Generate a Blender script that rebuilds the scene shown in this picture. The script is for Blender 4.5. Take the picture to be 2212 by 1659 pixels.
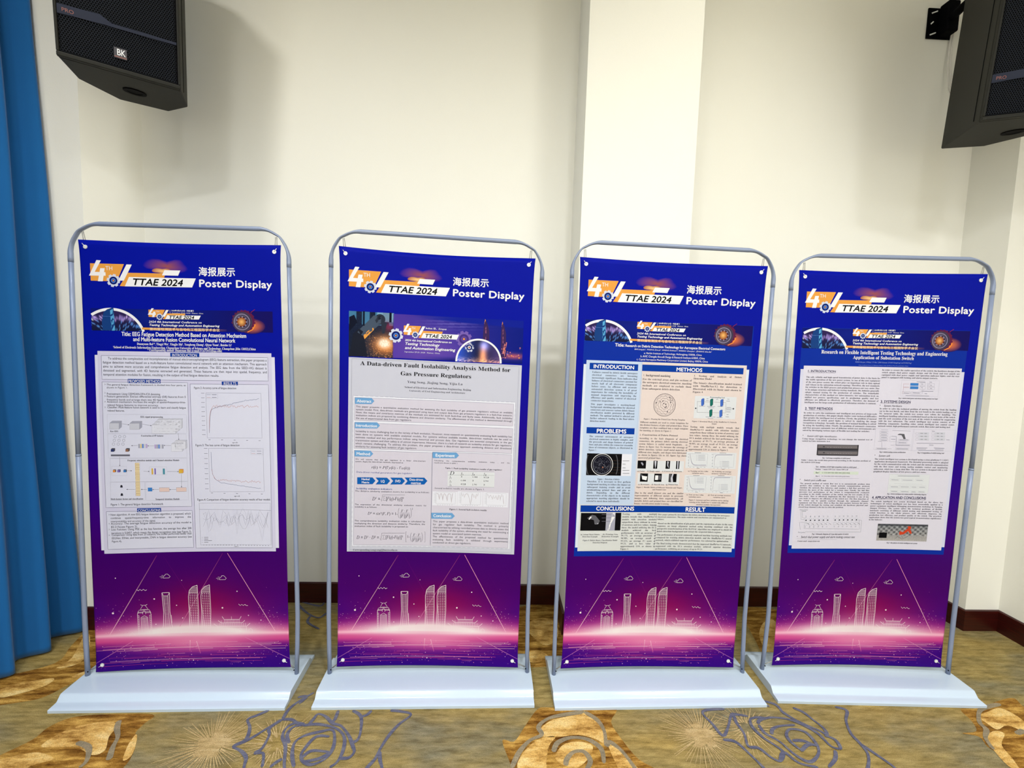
# Four poster stands in front of a cream hall wall, two wall speakers, a blue curtain and a patterned carpet.
import bpy, bmesh, math, random
import numpy as np
from mathutils import Vector, Matrix
from mathutils.geometry import tessellate_polygon

for o in list(bpy.data.objects):
    bpy.data.objects.remove(o, do_unlink=True)
scene = bpy.context.scene
col = scene.collection

# ---------------------------------------------------------------- camera, world, lights, exposure
CAM = Vector((0.0, 0.0, 1.486))
cd = bpy.data.cameras.new('camera')
cd.sensor_width = 36.0
cd.lens = 980.0 / 2212.0 * 36.0
cd.clip_start = 0.02
cam = bpy.data.objects.new('camera', cd)
col.objects.link(cam)
_r = Vector((0.99880162, -0.03753336, 0.03140976))
_u = Vector((-0.02820574, 0.08304071, 0.99614692))
_f = Vector((0.03999703, 0.99583909, -0.08188254))
cam.matrix_world = Matrix(((_r.x, _u.x, -_f.x, CAM.x), (_r.y, _u.y, -_f.y, CAM.y), (_r.z, _u.z, -_f.z, CAM.z), (0, 0, 0, 1)))
scene.camera = cam

world = bpy.data.worlds.new('world')
scene.world = world
world.use_nodes = True
world.node_tree.nodes['Background'].inputs[0].default_value = (0.75, 0.8, 0.9, 1)
world.node_tree.nodes['Background'].inputs[1].default_value = 0.05

vs = scene.view_settings
vs.view_transform = 'Standard'
vs.look = 'None'
vs.gamma = 1.0
vs.use_curve_mapping = False
vs.exposure = 0.0

CEIL = 3.72
# ceiling downlights: (x, y, watts, radius, colour); each gets its fitting further down
DOWNLIGHTS = [
    (-1.45, 1.15, 14, 0.09, (1.0, 0.97, 0.91)),
    (1.15, 1.30, 9, 0.09, (1.0, 0.97, 0.88)),
    (-2.15, -0.6, 14, 0.20, (0.96, 0.98, 1.0)),
    (-0.80, -0.6, 46, 0.16, (0.97, 0.98, 1.0)),
    (0.70, -0.6, 46, 0.16, (0.97, 0.98, 1.0)),
    (2.20, -0.6, 40, 0.20, (0.96, 0.97, 1.0)),
    (-1.6, -3.0, 66, 0.30, (0.97, 0.98, 1.0)),
    (0.3, -3.0, 66, 0.30, (0.97, 0.98, 1.0)),
    (2.1, -3.0, 66, 0.30, (0.97, 0.98, 1.0)),
]
for (x, y, w, r, c) in DOWNLIGHTS:
    ld = bpy.data.lights.new('downlight_lamp', 'AREA')
    ld.shape = 'DISK'; ld.size = 2 * r; ld.energy = w; ld.color = c; ld.spread = math.radians(165)
    lo = bpy.data.objects.new('downlight_lamp', ld)
    lo.location = (x, y, CEIL - 0.012)
    col.objects.link(lo)

# ---------------------------------------------------------------- helpers
def lin(c):
    c = c / 255.0
    return c / 12.92 if c <= 0.04045 else ((c + 0.055) / 1.055) ** 2.4
def rgb(r, g, b, k=1.0):
    return (lin(r) * k, lin(g) * k, lin(b) * k, 1.0)
def nlin(a):
    a = np.clip(np.asarray(a, float), 0, 255) / 255.0
    return np.where(a <= 0.04045, a / 12.92, ((a + 0.055) / 1.055) ** 2.4)

def mat(name, color, rough=0.6, metal=0.0, spec=0.5, emit=None, estr=0.0):
    m = bpy.data.materials.new(name); m.use_nodes = True
    b = m.node_tree.nodes['Principled BSDF']
    b.inputs['Base Color'].default_value = color
    b.inputs['Roughness'].default_value = rough
    b.inputs['Metallic'].default_value = metal
    b.inputs['Specular IOR Level'].default_value = spec
    if emit:
        b.inputs['Emission Color'].default_value = emit
        b.inputs['Emission Strength'].default_value = estr
    return m
def nodes(m):
    return m.node_tree.nodes, m.node_tree.links, m.node_tree.nodes['Principled BSDF']
def noise(m, scale, detail=4, rough=0.6, coord='Object', stretch=(1, 1, 1)):
    N, L, B = nodes(m)
    tc = N.new('ShaderNodeTexCoord'); mp = N.new('ShaderNodeMapping'); t = N.new('ShaderNodeTexNoise')
    mp.inputs['Scale'].default_value = stretch
    t.inputs['Scale'].default_value = scale; t.inputs['Detail'].default_value = detail; t.inputs['Roughness'].default_value = rough
    L.new(tc.outputs[coord], mp.inputs['Vector']); L.new(mp.outputs['Vector'], t.inputs['Vector'])
    return t
def ramp(m, src, stops):
    N, L, B = nodes(m)
    r = N.new('ShaderNodeValToRGB'); e = r.color_ramp.elements
    while len(e) < len(stops): e.new(0.5)
    for k, (p, c) in enumerate(stops):
        e[k].position = p; e[k].color = c
    L.new(src, r.inputs['Fac'])
    return r
def bump(m, src, strength, dist):
    N, L, B = nodes(m)
    b = N.new('ShaderNodeBump'); b.inputs['Strength'].default_value = strength; b.inputs['Distance'].default_value = dist
    L.new(src, b.inputs['Height']); L.new(b.outputs['Normal'], B.inputs['Normal'])
def mixc(m, fac, a, b, mode='MIX'):
    N, L, B = nodes(m)
    x = N.new('ShaderNodeMix'); x.data_type = 'RGBA'; x.blend_type = mode
    if isinstance(fac, float): x.inputs[0].default_value = fac
    else: L.new(fac, x.inputs[0])
    for s, v in ((6, a), (7, b)):
        if isinstance(v, tuple): x.inputs[s].default_value = v
        else: L.new(v, x.inputs[s])
    return x.outputs[2]

def obj(name, verts, faces, m=None, parent=None, smooth=False):
    me = bpy.data.meshes.new(name)
    me.from_pydata([tuple(v) for v in verts], [], [tuple(f) for f in faces])
    if m: me.materials.append(m)
    if smooth:
        me.polygons.foreach_set('use_smooth', [True] * len(me.polygons))
    me.update()
    o = bpy.data.objects.new(name, me); col.objects.link(o)
    if parent: o.parent = parent
    return o
def bmobj(name, bm, m=None, parent=None, smooth=False):
    me = bpy.data.meshes.new(name); bm.normal_update(); bm.to_mesh(me); bm.free()
    if m: me.materials.append(m)
    if smooth: me.polygons.foreach_set('use_smooth', [True] * len(me.polygons))
    o = bpy.data.objects.new(name, me); col.objects.link(o)
    if parent: o.parent = parent
    return o
def empty(name, loc, rz=0.0):
    o = bpy.data.objects.new(name, None); o.location = loc; o.rotation_euler = (0, 0, rz)
    o.empty_display_size = 0.1; col.objects.link(o); return o
def tag(o, label, cat, group=None):
    o['label'] = label; o['category'] = cat
    if group: o['group'] = group
def struct(o, label=None, cat=None):
    o['kind'] = 'structure'
    if label: o['label'] = label
    if cat: o['category'] = cat
    return o
def box(bm, x0, x1, y0, y1, z0, z1):
    v = [bm.verts.new((x, y, z)) for x in (x0, x1) for y in (y0, y1) for z in (z0, z1)]
    for f in ((0, 1, 3, 2), (4, 6, 7, 5), (0, 4, 5, 1), (2, 3, 7, 6), (0, 2, 6, 4), (1, 5, 7, 3)):
        bm.faces.new([v[i] for i in f])
def prism(poly, z0, z1):
    """closed vertical prism over a counter-clockwise ground polygon"""
    n = len(poly)
    V = [(x, y, z0) for x, y in poly] + [(x, y, z1) for x, y in poly]
    F = [tuple(range(n - 1, -1, -1)), tuple(range(n, 2 * n))] + [(i, (i + 1) % n, n + (i + 1) % n, n + i) for i in range(n)]
    return V, F
def bevel(o, w, seg=2, ang=0.6):
    md = o.modifiers.new('bevel', 'BEVEL'); md.width = w; md.segments = seg; md.limit_method = 'ANGLE'; md.angle_limit = ang
def sweep(path, rad, n=12, side=None, cap=True):
    """tube along a path; rad = radius, or a list of (in-plane, out-of-plane) pairs; side = fixed out-of-plane axis"""
    P = [Vector(p) for p in path]; V = []; F = []
    for k, p in enumerate(P):
        t = (P[min(k + 1, len(P) - 1)] - P[max(k - 1, 0)]).normalized()
        s = Vector(side) if side else (t.cross(Vector((0, 0, 1))) if abs(t.z) < 0.95 else t.cross(Vector((0, 1, 0))))
        s = (s - t * s.dot(t)).normalized(); w = t.cross(s)
        ra, rb = rad[k] if isinstance(rad, list) else (rad, rad)
        for j in range(n):
            a = 2 * math.pi * j / n
            V.append(p + w * (ra * math.cos(a)) + s * (rb * math.sin(a)))
    for k in range(len(P) - 1):
        for j in range(n):
            a = k * n + j; b = k * n + (j + 1) % n
            F.append((a, b, b + n, a + n))
    if cap:
        F.append(tuple(range(n - 1, -1, -1))); F.append(tuple(range((len(P) - 1) * n, len(P) * n)))
    return V, F
def merge(*parts):
    V = []; F = []
    for v, f in parts:
        k = len(V); V += list(v); F += [tuple(i + k for i in q) for q in f]
    return V, F
def disc(c, ax, r, h, n=20, r0=0.0):
    """short cylinder (or ring when r0) at c along axis ax"""
    ax = Vector(ax).normalized(); u = ax.orthogonal().normalized(); w = ax.cross(u); c = Vector(c); V = []; F = []
    rings = [(r, 0), (r, h)] if not r0 else [(r0, 0), (r, 0), (r, h), (r0, h)]
    for rr, hh in rings:
        for j in range(n):
            a = 2 * math.pi * j / n
            V.append(c + ax * hh + u * (rr * math.cos(a)) + w * (rr * math.sin(a)))
    m = len(rings)
    for k in range(m - 1 if not r0 else m):
        for j in range(n):
            a = k * n + j; b = k * n + (j + 1) % n; k2 = (k + 1) % m
            F.append((a, b, k2 * n + (j + 1) % n, k2 * n + j))
    if not r0:
        F.append(tuple(range(n - 1, -1, -1))); F.append(tuple(range(n, 2 * n)))
    return V, F

# ---------------------------------------------------------------- materials
M_wall = mat("cream_wall_paint", rgb(235, 234, 225), 0.75, spec=0.3)
t = noise(M_wall, 260, 3, 0.6); bump(M_wall, t.outputs['Fac'], 0.12, 0.002)
M_ceil = mat('white_ceiling', rgb(238, 238, 236), 0.9, spec=0.2)
M_wood = mat('dark_red_wood', rgb(70, 18, 12), 0.35)
N, L, B = nodes(M_wood); t = noise(M_wood, 6, 6, 0.65, 'Object', (1.2, 1.2, 22))
r_ = ramp(M_wood, t.outputs['Fac'], [(0.3, rgb(30, 2, 2)), (0.55, rgb(54, 8, 6)), (0.75, rgb(72, 16, 10))])
L.new(r_.outputs['Color'], B.inputs['Base Color'])
M_carpet = mat('olive_carpet', rgb(150, 138, 100), 0.95, spec=0.1)
N, L, B = nodes(M_carpet)
big = noise(M_carpet, 1.6, 4, 0.6, 'Object', (1, 2.2, 1)); mid = noise(M_carpet, 30, 5, 0.7, 'Object', (0.35, 1.6, 1)); fine = noise(M_carpet, 420, 2, 0.6)
r1 = ramp(M_carpet, big.outputs['Fac'], [(0.34, rgb(156, 150, 122)), (0.52, rgb(186, 166, 108)), (0.7, rgb(202, 174, 102))])
r2 = ramp(M_carpet, mid.outputs['Fac'], [(0.3, rgb(170, 165, 150)), (0.7, rgb(255, 255, 255))])
r3 = ramp(M_carpet, fine.outputs['Fac'], [(0.3, rgb(190, 190, 190)), (0.7, rgb(255, 255, 255))])
c_ = mixc(M_carpet, 1.0, r1.outputs['Color'], r2.outputs['Color'], 'MULTIPLY'); c_ = mixc(M_carpet, 1.0, c_, r3.outputs['Color'], 'MULTIPLY')
L.new(c_, B.inputs['Base Color']); bump(M_carpet, fine.outputs['Fac'], 0.5, 0.003)
def pile(name, dark, midc, light, sc=9.0, st=(0.6, 3.0, 1)):
    m = mat(name, midc, 0.95, spec=0.1); N, L, B = nodes(m)
    a = noise(m, sc, 6, 0.72, 'Object', st); f = noise(m, 420, 2, 0.6)
    r = ramp(m, a.outputs['Fac'], [(0.36, dark), (0.5, midc), (0.64, light)])
    g = ramp(m, f.outputs['Fac'], [(0.3, rgb(190, 190, 190)), (0.7, rgb(255, 255, 255))])
    L.new(mixc(m, 1.0, r.outputs['Color'], g.outputs['Color'], 'MULTIPLY'), B.inputs['Base Color']); bump(m, f.outputs['Fac'], 0.5, 0.003)
    return m
M_brown = pile('brown_gold_pile', rgb(92, 54, 14), rgb(158, 114, 46), rgb(222, 178, 92))
M_gold = pile('gold_pile', rgb(150, 104, 40), rgb(226, 182, 102), rgb(250, 220, 150), 7.0, (0.8, 2.4, 1))
M_blue = pile('slate_blue_pile', rgb(90, 92, 116), rgb(106, 108, 130), rgb(126, 126, 138), 20)
M_greyp = pile('grey_pile', rgb(136, 126, 104), rgb(152, 140, 114), rgb(168, 154, 124), 20)
M_tan = pile('tan_pile', rgb(180, 156, 104), rgb(200, 174, 122), rgb(214, 190, 140), 20)
M_tube = mat('grey_lacquered_tube', rgb(128, 140, 166), 0.34, 0.1)
M_steel = mat('white_lacquered_steel', rgb(184, 200, 216), 0.14, 0.0, 0.6)
M_chrome = mat('bright_wire', rgb(225, 225, 222), 0.35, 0.35)
M_wire = mat('dull_wire', rgb(150, 148, 142), 0.4, 0.6)
M_curtain = mat('blue_curtain_cloth', rgb(10, 88, 150), 0.85, spec=0.25)
t = noise(M_curtain, 500, 2, 0.6); bump(M_curtain, t.outputs['Fac'], 0.25, 0.001)
M_curtain.node_tree.nodes['Principled BSDF'].inputs['Sheen Weight'].default_value = 0.15
M_cab = mat('charcoal_cabinet', rgb(34, 34, 30), 0.6, spec=0.15)
t = noise(M_cab, 700, 2, 0.6); bump(M_cab, t.outputs['Fac'], 0.3, 0.0006)
M_black = mat('black_plastic', rgb(4, 4, 6), 0.7, spec=0.05)
M_grille = mat('dark_grille_steel', rgb(34, 38, 46), 0.6, 0.0, 0.1)
M_band = mat('slate_band', rgb(38, 42, 56), 0.6, spec=0.1)
M_badge = mat('dark_badge', rgb(40, 36, 44), 0.4)
M_wht = mat('white_print', rgb(240, 240, 240), 0.5)
M_redp = mat('red_print', rgb(118, 66, 56), 0.5)
M_cable = mat('white_cable', rgb(225, 222, 214), 0.5)
M_lens = mat('lamp_diffuser', (1, 1, 1, 1), 0.5, emit=(1, 0.97, 0.92, 1), estr=2.0)
M_back = mat('banner_reverse', rgb(225, 225, 225), 0.7)
# printed ink: colour comes from the print layout stored on each sheet
M_ink = mat('printed_ink', (1, 1, 1, 1), 0.5, spec=0.05)
N, L, B = nodes(M_ink); a_ = N.new('ShaderNodeAttribute'); a_.attribute_name = 'Col'; L.new(a_.outputs['Color'], B.inputs['Base Color'])

# ---------------------------------------------------------------- the room
WY = 2.52            # main wall
XL, XR, YF = -2.32, 2.83, -5.2
def slab(name, x0, x1, y0, y1, z0, z1, m):
    bm = bmesh.new(); box(bm, x0, x1, y0, y1, z0, z1); return bmobj(name, bm, m)
floor = struct(slab('floor', XL - .1, XR + .1, YF - .1, WY + .15, -0.08, 0, M_carpet), 'olive patterned hall carpet with brown roses and blue line roses', 'floor')
struct(slab('ceiling', XL - .1, XR + .1, YF - .1, WY + .15, CEIL, CEIL + .08, M_ceil), 'white ceiling', 'ceiling')
struct(slab('wall_back', XL - .1, XR + .1, WY, WY + .15, 0, CEIL, M_wall), 'cream wall behind the poster stands', 'wall')
struct(slab('wall_left', XL - .12, XL, YF, WY, 0, CEIL, M_wall), 'cream wall behind the blue curtain', 'wall')
struct(slab('wall_right', XR, XR + .12, YF, WY, 0, CEIL, M_wall), 'cream side wall at the right edge', 'wall')
struct(slab('wall_front', XL - .1, XR + .1, YF - .12, YF, 0, CEIL, M_wall), 'cream wall behind the camera', 'wall')
PIL = [(0.40, WY), (0.40, 2.245), (0.945, 2.245), (0.945, WY)]
struct(obj('wall_pillar', *prism(PIL, 0, CEIL), M_wall), 'cream pillar standing out from the wall between the middle stands', 'pillar')
PL = [(XL, WY), (XL, 2.26), (-1.945, 2.26), (-1.86, WY)]
struct(obj('wall_pilaster_left', *prism(PL, 0, CEIL), M_wall), 'cream corner pilaster beside the blue curtain', 'pilaster')
PR = [(2.615, WY), (2.637, 2.30), (XR, 2.30), (XR, WY)]
struct(obj('wall_pilaster_right', *prism(PR, 0, CEIL), M_wall), 'cream corner pilaster at the right', 'pilaster')
BH, BT = 0.118, 0.012
def board(name, pts, label):
    """skirting board along a polyline, room side on the right of travel"""
    V = []; F = []; n = len(pts)
    off = []
    for k in range(n):
        ns = []
        for a, b in ((k - 1, k), (k, k + 1)):
            if 0 <= a and b < n:
                d = Vector((pts[b][0] - pts[a][0], pts[b][1] - pts[a][1])).normalized(); ns.append(Vector((d.y, -d.x)))
        m = ns[0] if len(ns) == 1 else (ns[0] + ns[1]) / (1 + ns[0].dot(ns[1]))
        off.append(m * BT)
    for k, (x, y) in enumerate(pts):
        ox, oy = off[k]
        V += [(x, y, 0.0), (x + ox, y + oy, 0.0), (x + ox, y + oy, BH - .004), (x + ox * .6, y + oy * .6, BH), (x, y, BH)]
    for k in range(n - 1):
        for j in range(5):
            a = k * 5 + j; b = k * 5 + (j + 1) % 5
            F.append((a, b, b + 5, a + 5))
    F.append((4, 3, 2, 1, 0)); F.append(tuple(range((n - 1) * 5, n * 5)))
    o = obj(name, V, F, M_wood); struct(o, label, 'baseboard'); return o
board('baseboard_back', [(XL, 2.26), (-1.945, 2.26), (-1.86, WY), (.40, WY), (.40, 2.245), (.945, 2.245), (.945, WY), (2.615, WY), (2.637, 2.30), (XR, 2.30), (XR, YF)], 'dark red wooden baseboard along the cream wall')

# ---------------------------------------------------------------- carpet motifs (woven pattern, parts of the floor)
def ribbon(pts, w, z):
    """flat rounded ribbon along smoothed points"""
    P = [Vector((pts[i], pts[i + 1])) for i in range(0, len(pts), 2)]; Q = []
    for k in range(len(P) - 1):
        p0, p1, p2, p3 = P[max(k - 1, 0)], P[k], P[k + 1], P[min(k + 2, len(P) - 1)]
        for s in range(6):
            t = s / 6
            Q.append(0.5 * ((2 * p1) + (p2 - p0) * t + (2 * p0 - 5 * p1 + 4 * p2 - p3) * t * t + (3 * p1 - p0 - 3 * p2 + p3) * t ** 3))
    Q.append(P[-1]); V = []; F = []; n = len(Q)
    for k, q in enumerate(Q):
        d = (Q[min(k + 1, n - 1)] - Q[max(k - 1, 0)]).normalized(); nn = Vector((-d.y, d.x))
        ww = w * (0.5 + 0.1 * math.sin(k * 0.35)) * (0.35 if k in (0, n - 1) else 1)
        V += [(*(q + nn * ww), z + 8e-6 * k), (*(q - nn * ww), z + 8e-6 * k)]
    F = [(2 * k, 2 * k + 1, 2 * k + 3, 2 * k + 2) for k in range(n - 1)]
    return V, F
def smoothpoly(pts, z):
    P = [Vector((pts[i], pts[i + 1])) for i in range(0, len(pts), 2)]; n = len(P); V = []
    for k in range(n):
        p0, p1, p2, p3 = P[k - 1], P[k], P[(k + 1) % n], P[(k + 2) % n]
        for s in range(4):
            t = s / 4; q = 0.5 * ((2 * p1) + (p2 - p0) * t + (2 * p0 - 5 * p1 + 4 * p2 - p3) * t * t + (3 * p1 - p0 - 3 * p2 + p3) * t ** 3)
            V.append((q.x, q.y, z))
    return V, [tuple(range(len(V)))]
FLOOR = {'L': [[-0.382,1.74,-0.339,1.735,-0.295,1.719,-0.333,1.672,-0.359,1.624,-0.378,1.566,-0.387,1.523,-0.405,1.49,-0.423,1.448],[-0.378,1.554,-0.368,1.519,-0.354,1.49,-0.327,1.426],[-0.533,1.74,-0.491,1.71,-0.472,1.642,-0.472,1.603,-0.488,1.591],[-0.457,1.74,-0.469,1.719,-0.487,1.71],[-0.59,1.74,-0.588,1.701,-0.593,1.682],[-0.68,1.669,-0.672,1.696,-0.663,1.722,-0.629,1.71,-0.591,1.678,-0.553,1.664,-0.51,1.62,-0.481,1.575,-0.469,1.551,-0.481,1.528,-0.511,1.526],[-0.791,1.696,-0.758,1.696,-0.729,1.682,-0.696,1.673],[-0.696,1.673,-0.735,1.678,-0.758,1.656,-0.755,1.617,-0.725,1.576,-0.691,1.492,-0.646,1.429],[-0.701,1.667,-0.645,1.673,-0.572,1.655,-0.526,1.616,-0.511,1.559,-0.516,1.513,-0.535,1.491],[-0.717,1.588,-0.741,1.625,-0.734,1.66,-0.702,1.669],[-0.658,1.492,-0.687,1.544,-0.698,1.592,-0.675,1.621,-0.624,1.638,-0.58,1.646,-0.556,1.6,-0.551,1.555,-0.566,1.521,-0.599,1.502,-0.629,1.51,-0.65,1.529,-0.653,1.559,-0.63,1.616,-0.58,1.616],[-0.649,1.525,-0.627,1.555,-0.586,1.555,-0.559,1.547,-0.588,1.524,-0.637,1.513],[-0.791,1.696,-0.82,1.656,-0.806,1.621,-0.805,1.568,-0.819,1.549,-0.789,1.545,-0.767,1.492],[-0.864,1.741,-0.9,1.715,-0.924,1.696,-0.895,1.656,-0.883,1.605,-0.912,1.577,-0.874,1.557,-0.842,1.53,-0.829,1.493,-0.806,1.443],[-0.912,1.577,-0.872,1.605,-0.832,1.651,-0.795,1.696],[-0.791,1.696,-0.788,1.748,-0.761,1.793,-0.723,1.835],[-0.78,1.809,-0.745,1.812,-0.76,1.773],[-0.713,1.525,-0.729,1.51,-0.74,1.492],[1.489,1.757,1.525,1.738,1.481,1.686,1.452,1.624,1.452,1.577,1.443,1.531,1.399,1.479,1.326,1.416],[1.452,1.577,1.471,1.54,1.498,1.478,1.493,1.431],[1.302,1.753,1.331,1.729,1.345,1.691,1.359,1.65,1.35,1.62,1.33,1.64,1.269,1.691,1.238,1.74],[1.192,1.791,1.238,1.768,1.242,1.718],[1.005,1.746,0.932,1.742,0.9,1.724,0.915,1.671,0.93,1.616,0.972,1.656,1.015,1.713,1.036,1.718,1.083,1.708],[0.921,1.597,0.965,1.588,0.992,1.533,1.01,1.481,1.022,1.426],[1.027,1.718,1.017,1.676,1.02,1.626,1.005,1.569,1.04,1.56,1.065,1.52,1.089,1.507,1.123,1.542,1.112,1.569,1.085,1.606,1.071,1.656,1.083,1.692,1.116,1.702,1.148,1.697],[1.103,1.666,1.105,1.626,1.14,1.587,1.162,1.532,1.197,1.502,1.251,1.532,1.276,1.573,1.271,1.63,1.221,1.645,1.187,1.62,1.182,1.587,1.198,1.55],[1.102,1.671,1.127,1.692,1.187,1.702,1.257,1.686,1.314,1.63,1.327,1.568,1.357,1.558,1.365,1.596,1.337,1.615],[1.128,1.621,1.147,1.645,1.187,1.66,1.252,1.665],[1.193,1.592,1.235,1.591,1.269,1.568],[1.195,1.546,1.239,1.573,1.272,1.573],[1.089,1.507,1.127,1.541,1.154,1.498,1.213,1.48],[1.33,1.549,1.303,1.514,1.252,1.48],[1.132,1.809,1.178,1.791,1.203,1.757],[-1.085,2.507,-1.016,2.435,-0.953,2.384,-0.901,2.364,-0.88,2.406],[-1.063,2.516,-0.942,2.472,-0.93,2.509],[-0.953,2.384,-0.946,2.322,-0.863,2.264]],'R': {'a': [-1.728,1.497,-1.695,1.546,-1.648,1.608,-1.642,1.664,-1.598,1.708,-1.496,1.723,-1.305,1.723,-1.303,1.681,-1.305,1.64,-1.279,1.612,-1.248,1.554,-1.237,1.495,-1.274,1.409,-1.595,1.412],'b': [0.07,1.598,0.114,1.594,0.152,1.65,0.194,1.717,0.226,1.753,0.274,1.757,0.536,1.757,0.507,1.682,0.53,1.597,0.567,1.518,0.625,1.464,0.586,1.381,0.31,1.324,0.105,1.385,0.101,1.485],'c': [2.035,1.747,2.116,1.751,2.279,1.798,2.348,1.806,2.334,1.758,2.359,1.705,2.239,1.569,1.999,1.425,1.92,1.426,1.942,1.475,1.96,1.533,1.949,1.564,1.965,1.609,1.912,1.626,1.982,1.635,2.017,1.684],'d': [-2.195,1.877,-2.087,1.922,-1.94,2.01,-1.978,2.133,-2.007,2.292,-1.877,2.338,-1.689,2.135,-1.675,1.939,-1.741,1.915,-1.772,1.857,-1.812,1.801,-1.927,1.768,-2.03,1.73],'e': [0.096,2.398,0.259,2.509,0.435,2.512,0.528,2.361,0.476,2.096,0.282,1.998,0.11,2.044],'f': [1.456,2.416,1.53,2.5,1.695,2.474,1.848,2.377,1.567,2.052,1.386,2.061,1.403,2.21]},'P': [[0.218,1.618,0.225,1.657,0.276,1.694,0.364,1.717,0.41,1.738,0.413,1.717,0.455,1.683,0.467,1.639,0.457,1.585,0.425,1.605,0.365,1.622,0.292,1.614],[0.122,1.485,0.134,1.528,0.174,1.578,0.224,1.61,0.274,1.614,0.245,1.574,0.226,1.502,0.226,1.433,0.153,1.417],[0.467,1.597,0.497,1.573,0.533,1.519,0.561,1.447,0.502,1.414,0.481,1.483],[0.262,1.52,0.296,1.577,0.36,1.593,0.409,1.573,0.38,1.519,0.323,1.483],[-1.591,1.581,-1.578,1.63,-1.535,1.669,-1.441,1.687,-1.398,1.669,-1.385,1.618,-1.354,1.564,-1.381,1.544,-1.461,1.575,-1.528,1.576],[-1.297,1.629,-1.29,1.585,-1.26,1.523,-1.245,1.543,-1.276,1.607],[-1.697,1.507,-1.647,1.54,-1.575,1.555,-1.499,1.53,-1.548,1.506,-1.574,1.469],[-2.018,1.856,-1.952,1.892,-1.858,1.915,-1.853,1.871,-1.914,1.828,-1.968,1.808],[-1.905,1.977,-1.898,2.044,-1.975,2.19,-1.962,2.21,-1.855,2.079,-1.839,2.002],[-1.79,1.923,-1.76,1.962,-1.724,1.958,-1.734,1.919],[2.076,1.709,2.139,1.732,2.218,1.751,2.243,1.713,2.235,1.676,2.184,1.635,2.146,1.663,2.08,1.642,2.069,1.67],[1.992,1.602,2.054,1.635,2.086,1.622,2.014,1.57,1.988,1.509,1.953,1.453,1.938,1.486,1.958,1.551],[1.451,2.249,1.538,2.352,1.61,2.374,1.553,2.211,1.42,2.085,1.409,2.137],[0.206,2.315,0.3,2.379,0.371,2.338,0.367,2.219,0.299,2.146,0.235,2.218],[0.167,2.077,0.249,2.111,0.301,2.061,0.219,2.022]],'G': [[0.101,1.485,0.132,1.549,0.175,1.598,0.222,1.623,0.213,1.657,0.238,1.687,0.287,1.71,0.409,1.733],[0.409,1.733,0.453,1.692,0.469,1.639,0.462,1.577,0.48,1.589,0.516,1.547,0.545,1.473],[0.257,1.548,0.28,1.588,0.336,1.61,0.397,1.601,0.438,1.561,0.435,1.501],[0.295,1.493,0.304,1.52,0.334,1.548,0.372,1.548,0.387,1.51,0.363,1.474],[-1.408,1.693,-1.387,1.657,-1.353,1.618,-1.336,1.575,-1.308,1.524],[-1.48,1.596,-1.421,1.575,-1.382,1.524,-1.382,1.496],[2.245,1.774,2.152,1.754,2.097,1.728,2.043,1.677,2.032,1.642,1.984,1.602,1.958,1.551],[2.134,1.621,2.188,1.638]],'B': [[-0.992,1.585],[0.846,1.617],[-0.761,1.592],[1.05,1.656]]}
for j, k in enumerate(FLOOR['R']):
    obj('rose_motif', *smoothpoly(FLOOR['R'][k], 0.0005 + 3e-5 * j), M_brown, floor)
for q in FLOOR['P']:
    obj('rose_petal', *smoothpoly(q, 0.0012), M_gold, floor)
obj('rose_outline', *merge(*[ribbon(q, 0.016, 0.0016 + 3e-5 * k) for k, q in enumerate(FLOOR['G'])]), M_greyp, floor)
for sel in (lambda q: q[0] < 0.2, lambda q: q[0] >= 0.2):
    obj('line_rose', *merge(*[ribbon(q, 0.0112, 0.0019 + 3e-5 * k) for k, q in enumerate(FLOOR['L']) if sel(q)]), M_blue, floor)
rb = random.Random(6)
for (bx, by), n, rr in zip(FLOOR['B'], (70, 64, 40, 40), (0.17, 0.17, 0.15, 0.15)):
    parts = []
    for k in range(n):
        a = 2 * math.pi * (k + rb.uniform(-.3, .3)) / n; r0 = rb.uniform(.02, .05); r1 = rr * rb.uniform(.65, 1.1); w = rb.uniform(.0015, .003)
        d = Vector((math.cos(a), math.sin(a))); e = Vector((-d.y, d.x)); c = Vector((bx, by))
        z = .0009 + 1e-5 * k; V = [(*(c + d * r0 + e * w), z), (*(c + d * r0 - e * w), z), (*(c + d * r1 - e * w * .3), z), (*(c + d * r1 + e * w * .3), z)]
        parts.append((V, [(0, 1, 2, 3)]))
    c = [(bx + .05 * math.cos(a) * (1 + .25 * math.sin(5 * a)), by + .05 * math.sin(a) * (1 + .25 * math.sin(5 * a)), .0007) for a in [i * math.pi / 14 for i in range(28)]]
    if rr > .16: parts.append((c, [tuple(range(28))]))
    obj('starburst_motif', *merge(*parts), M_tan, floor)

# ---------------------------------------------------------------- ceiling lamp fittings
for (x, y, w, r, c) in DOWNLIGHTS:
    e = empty('downlight', (x, y, CEIL)); tag(e, 'round recessed white ceiling downlight above the stands', 'lamp', 'recessed ceiling downlights')
    obj('trim_ring', *disc((0, 0, -0.008), (0, 0, 1), r + .03, .008, 28, r + .004), M_ceil, e)
    obj('diffuser', *disc((0, 0, -0.004), (0, 0, 1), r, .003, 28), M_lens, e)

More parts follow.
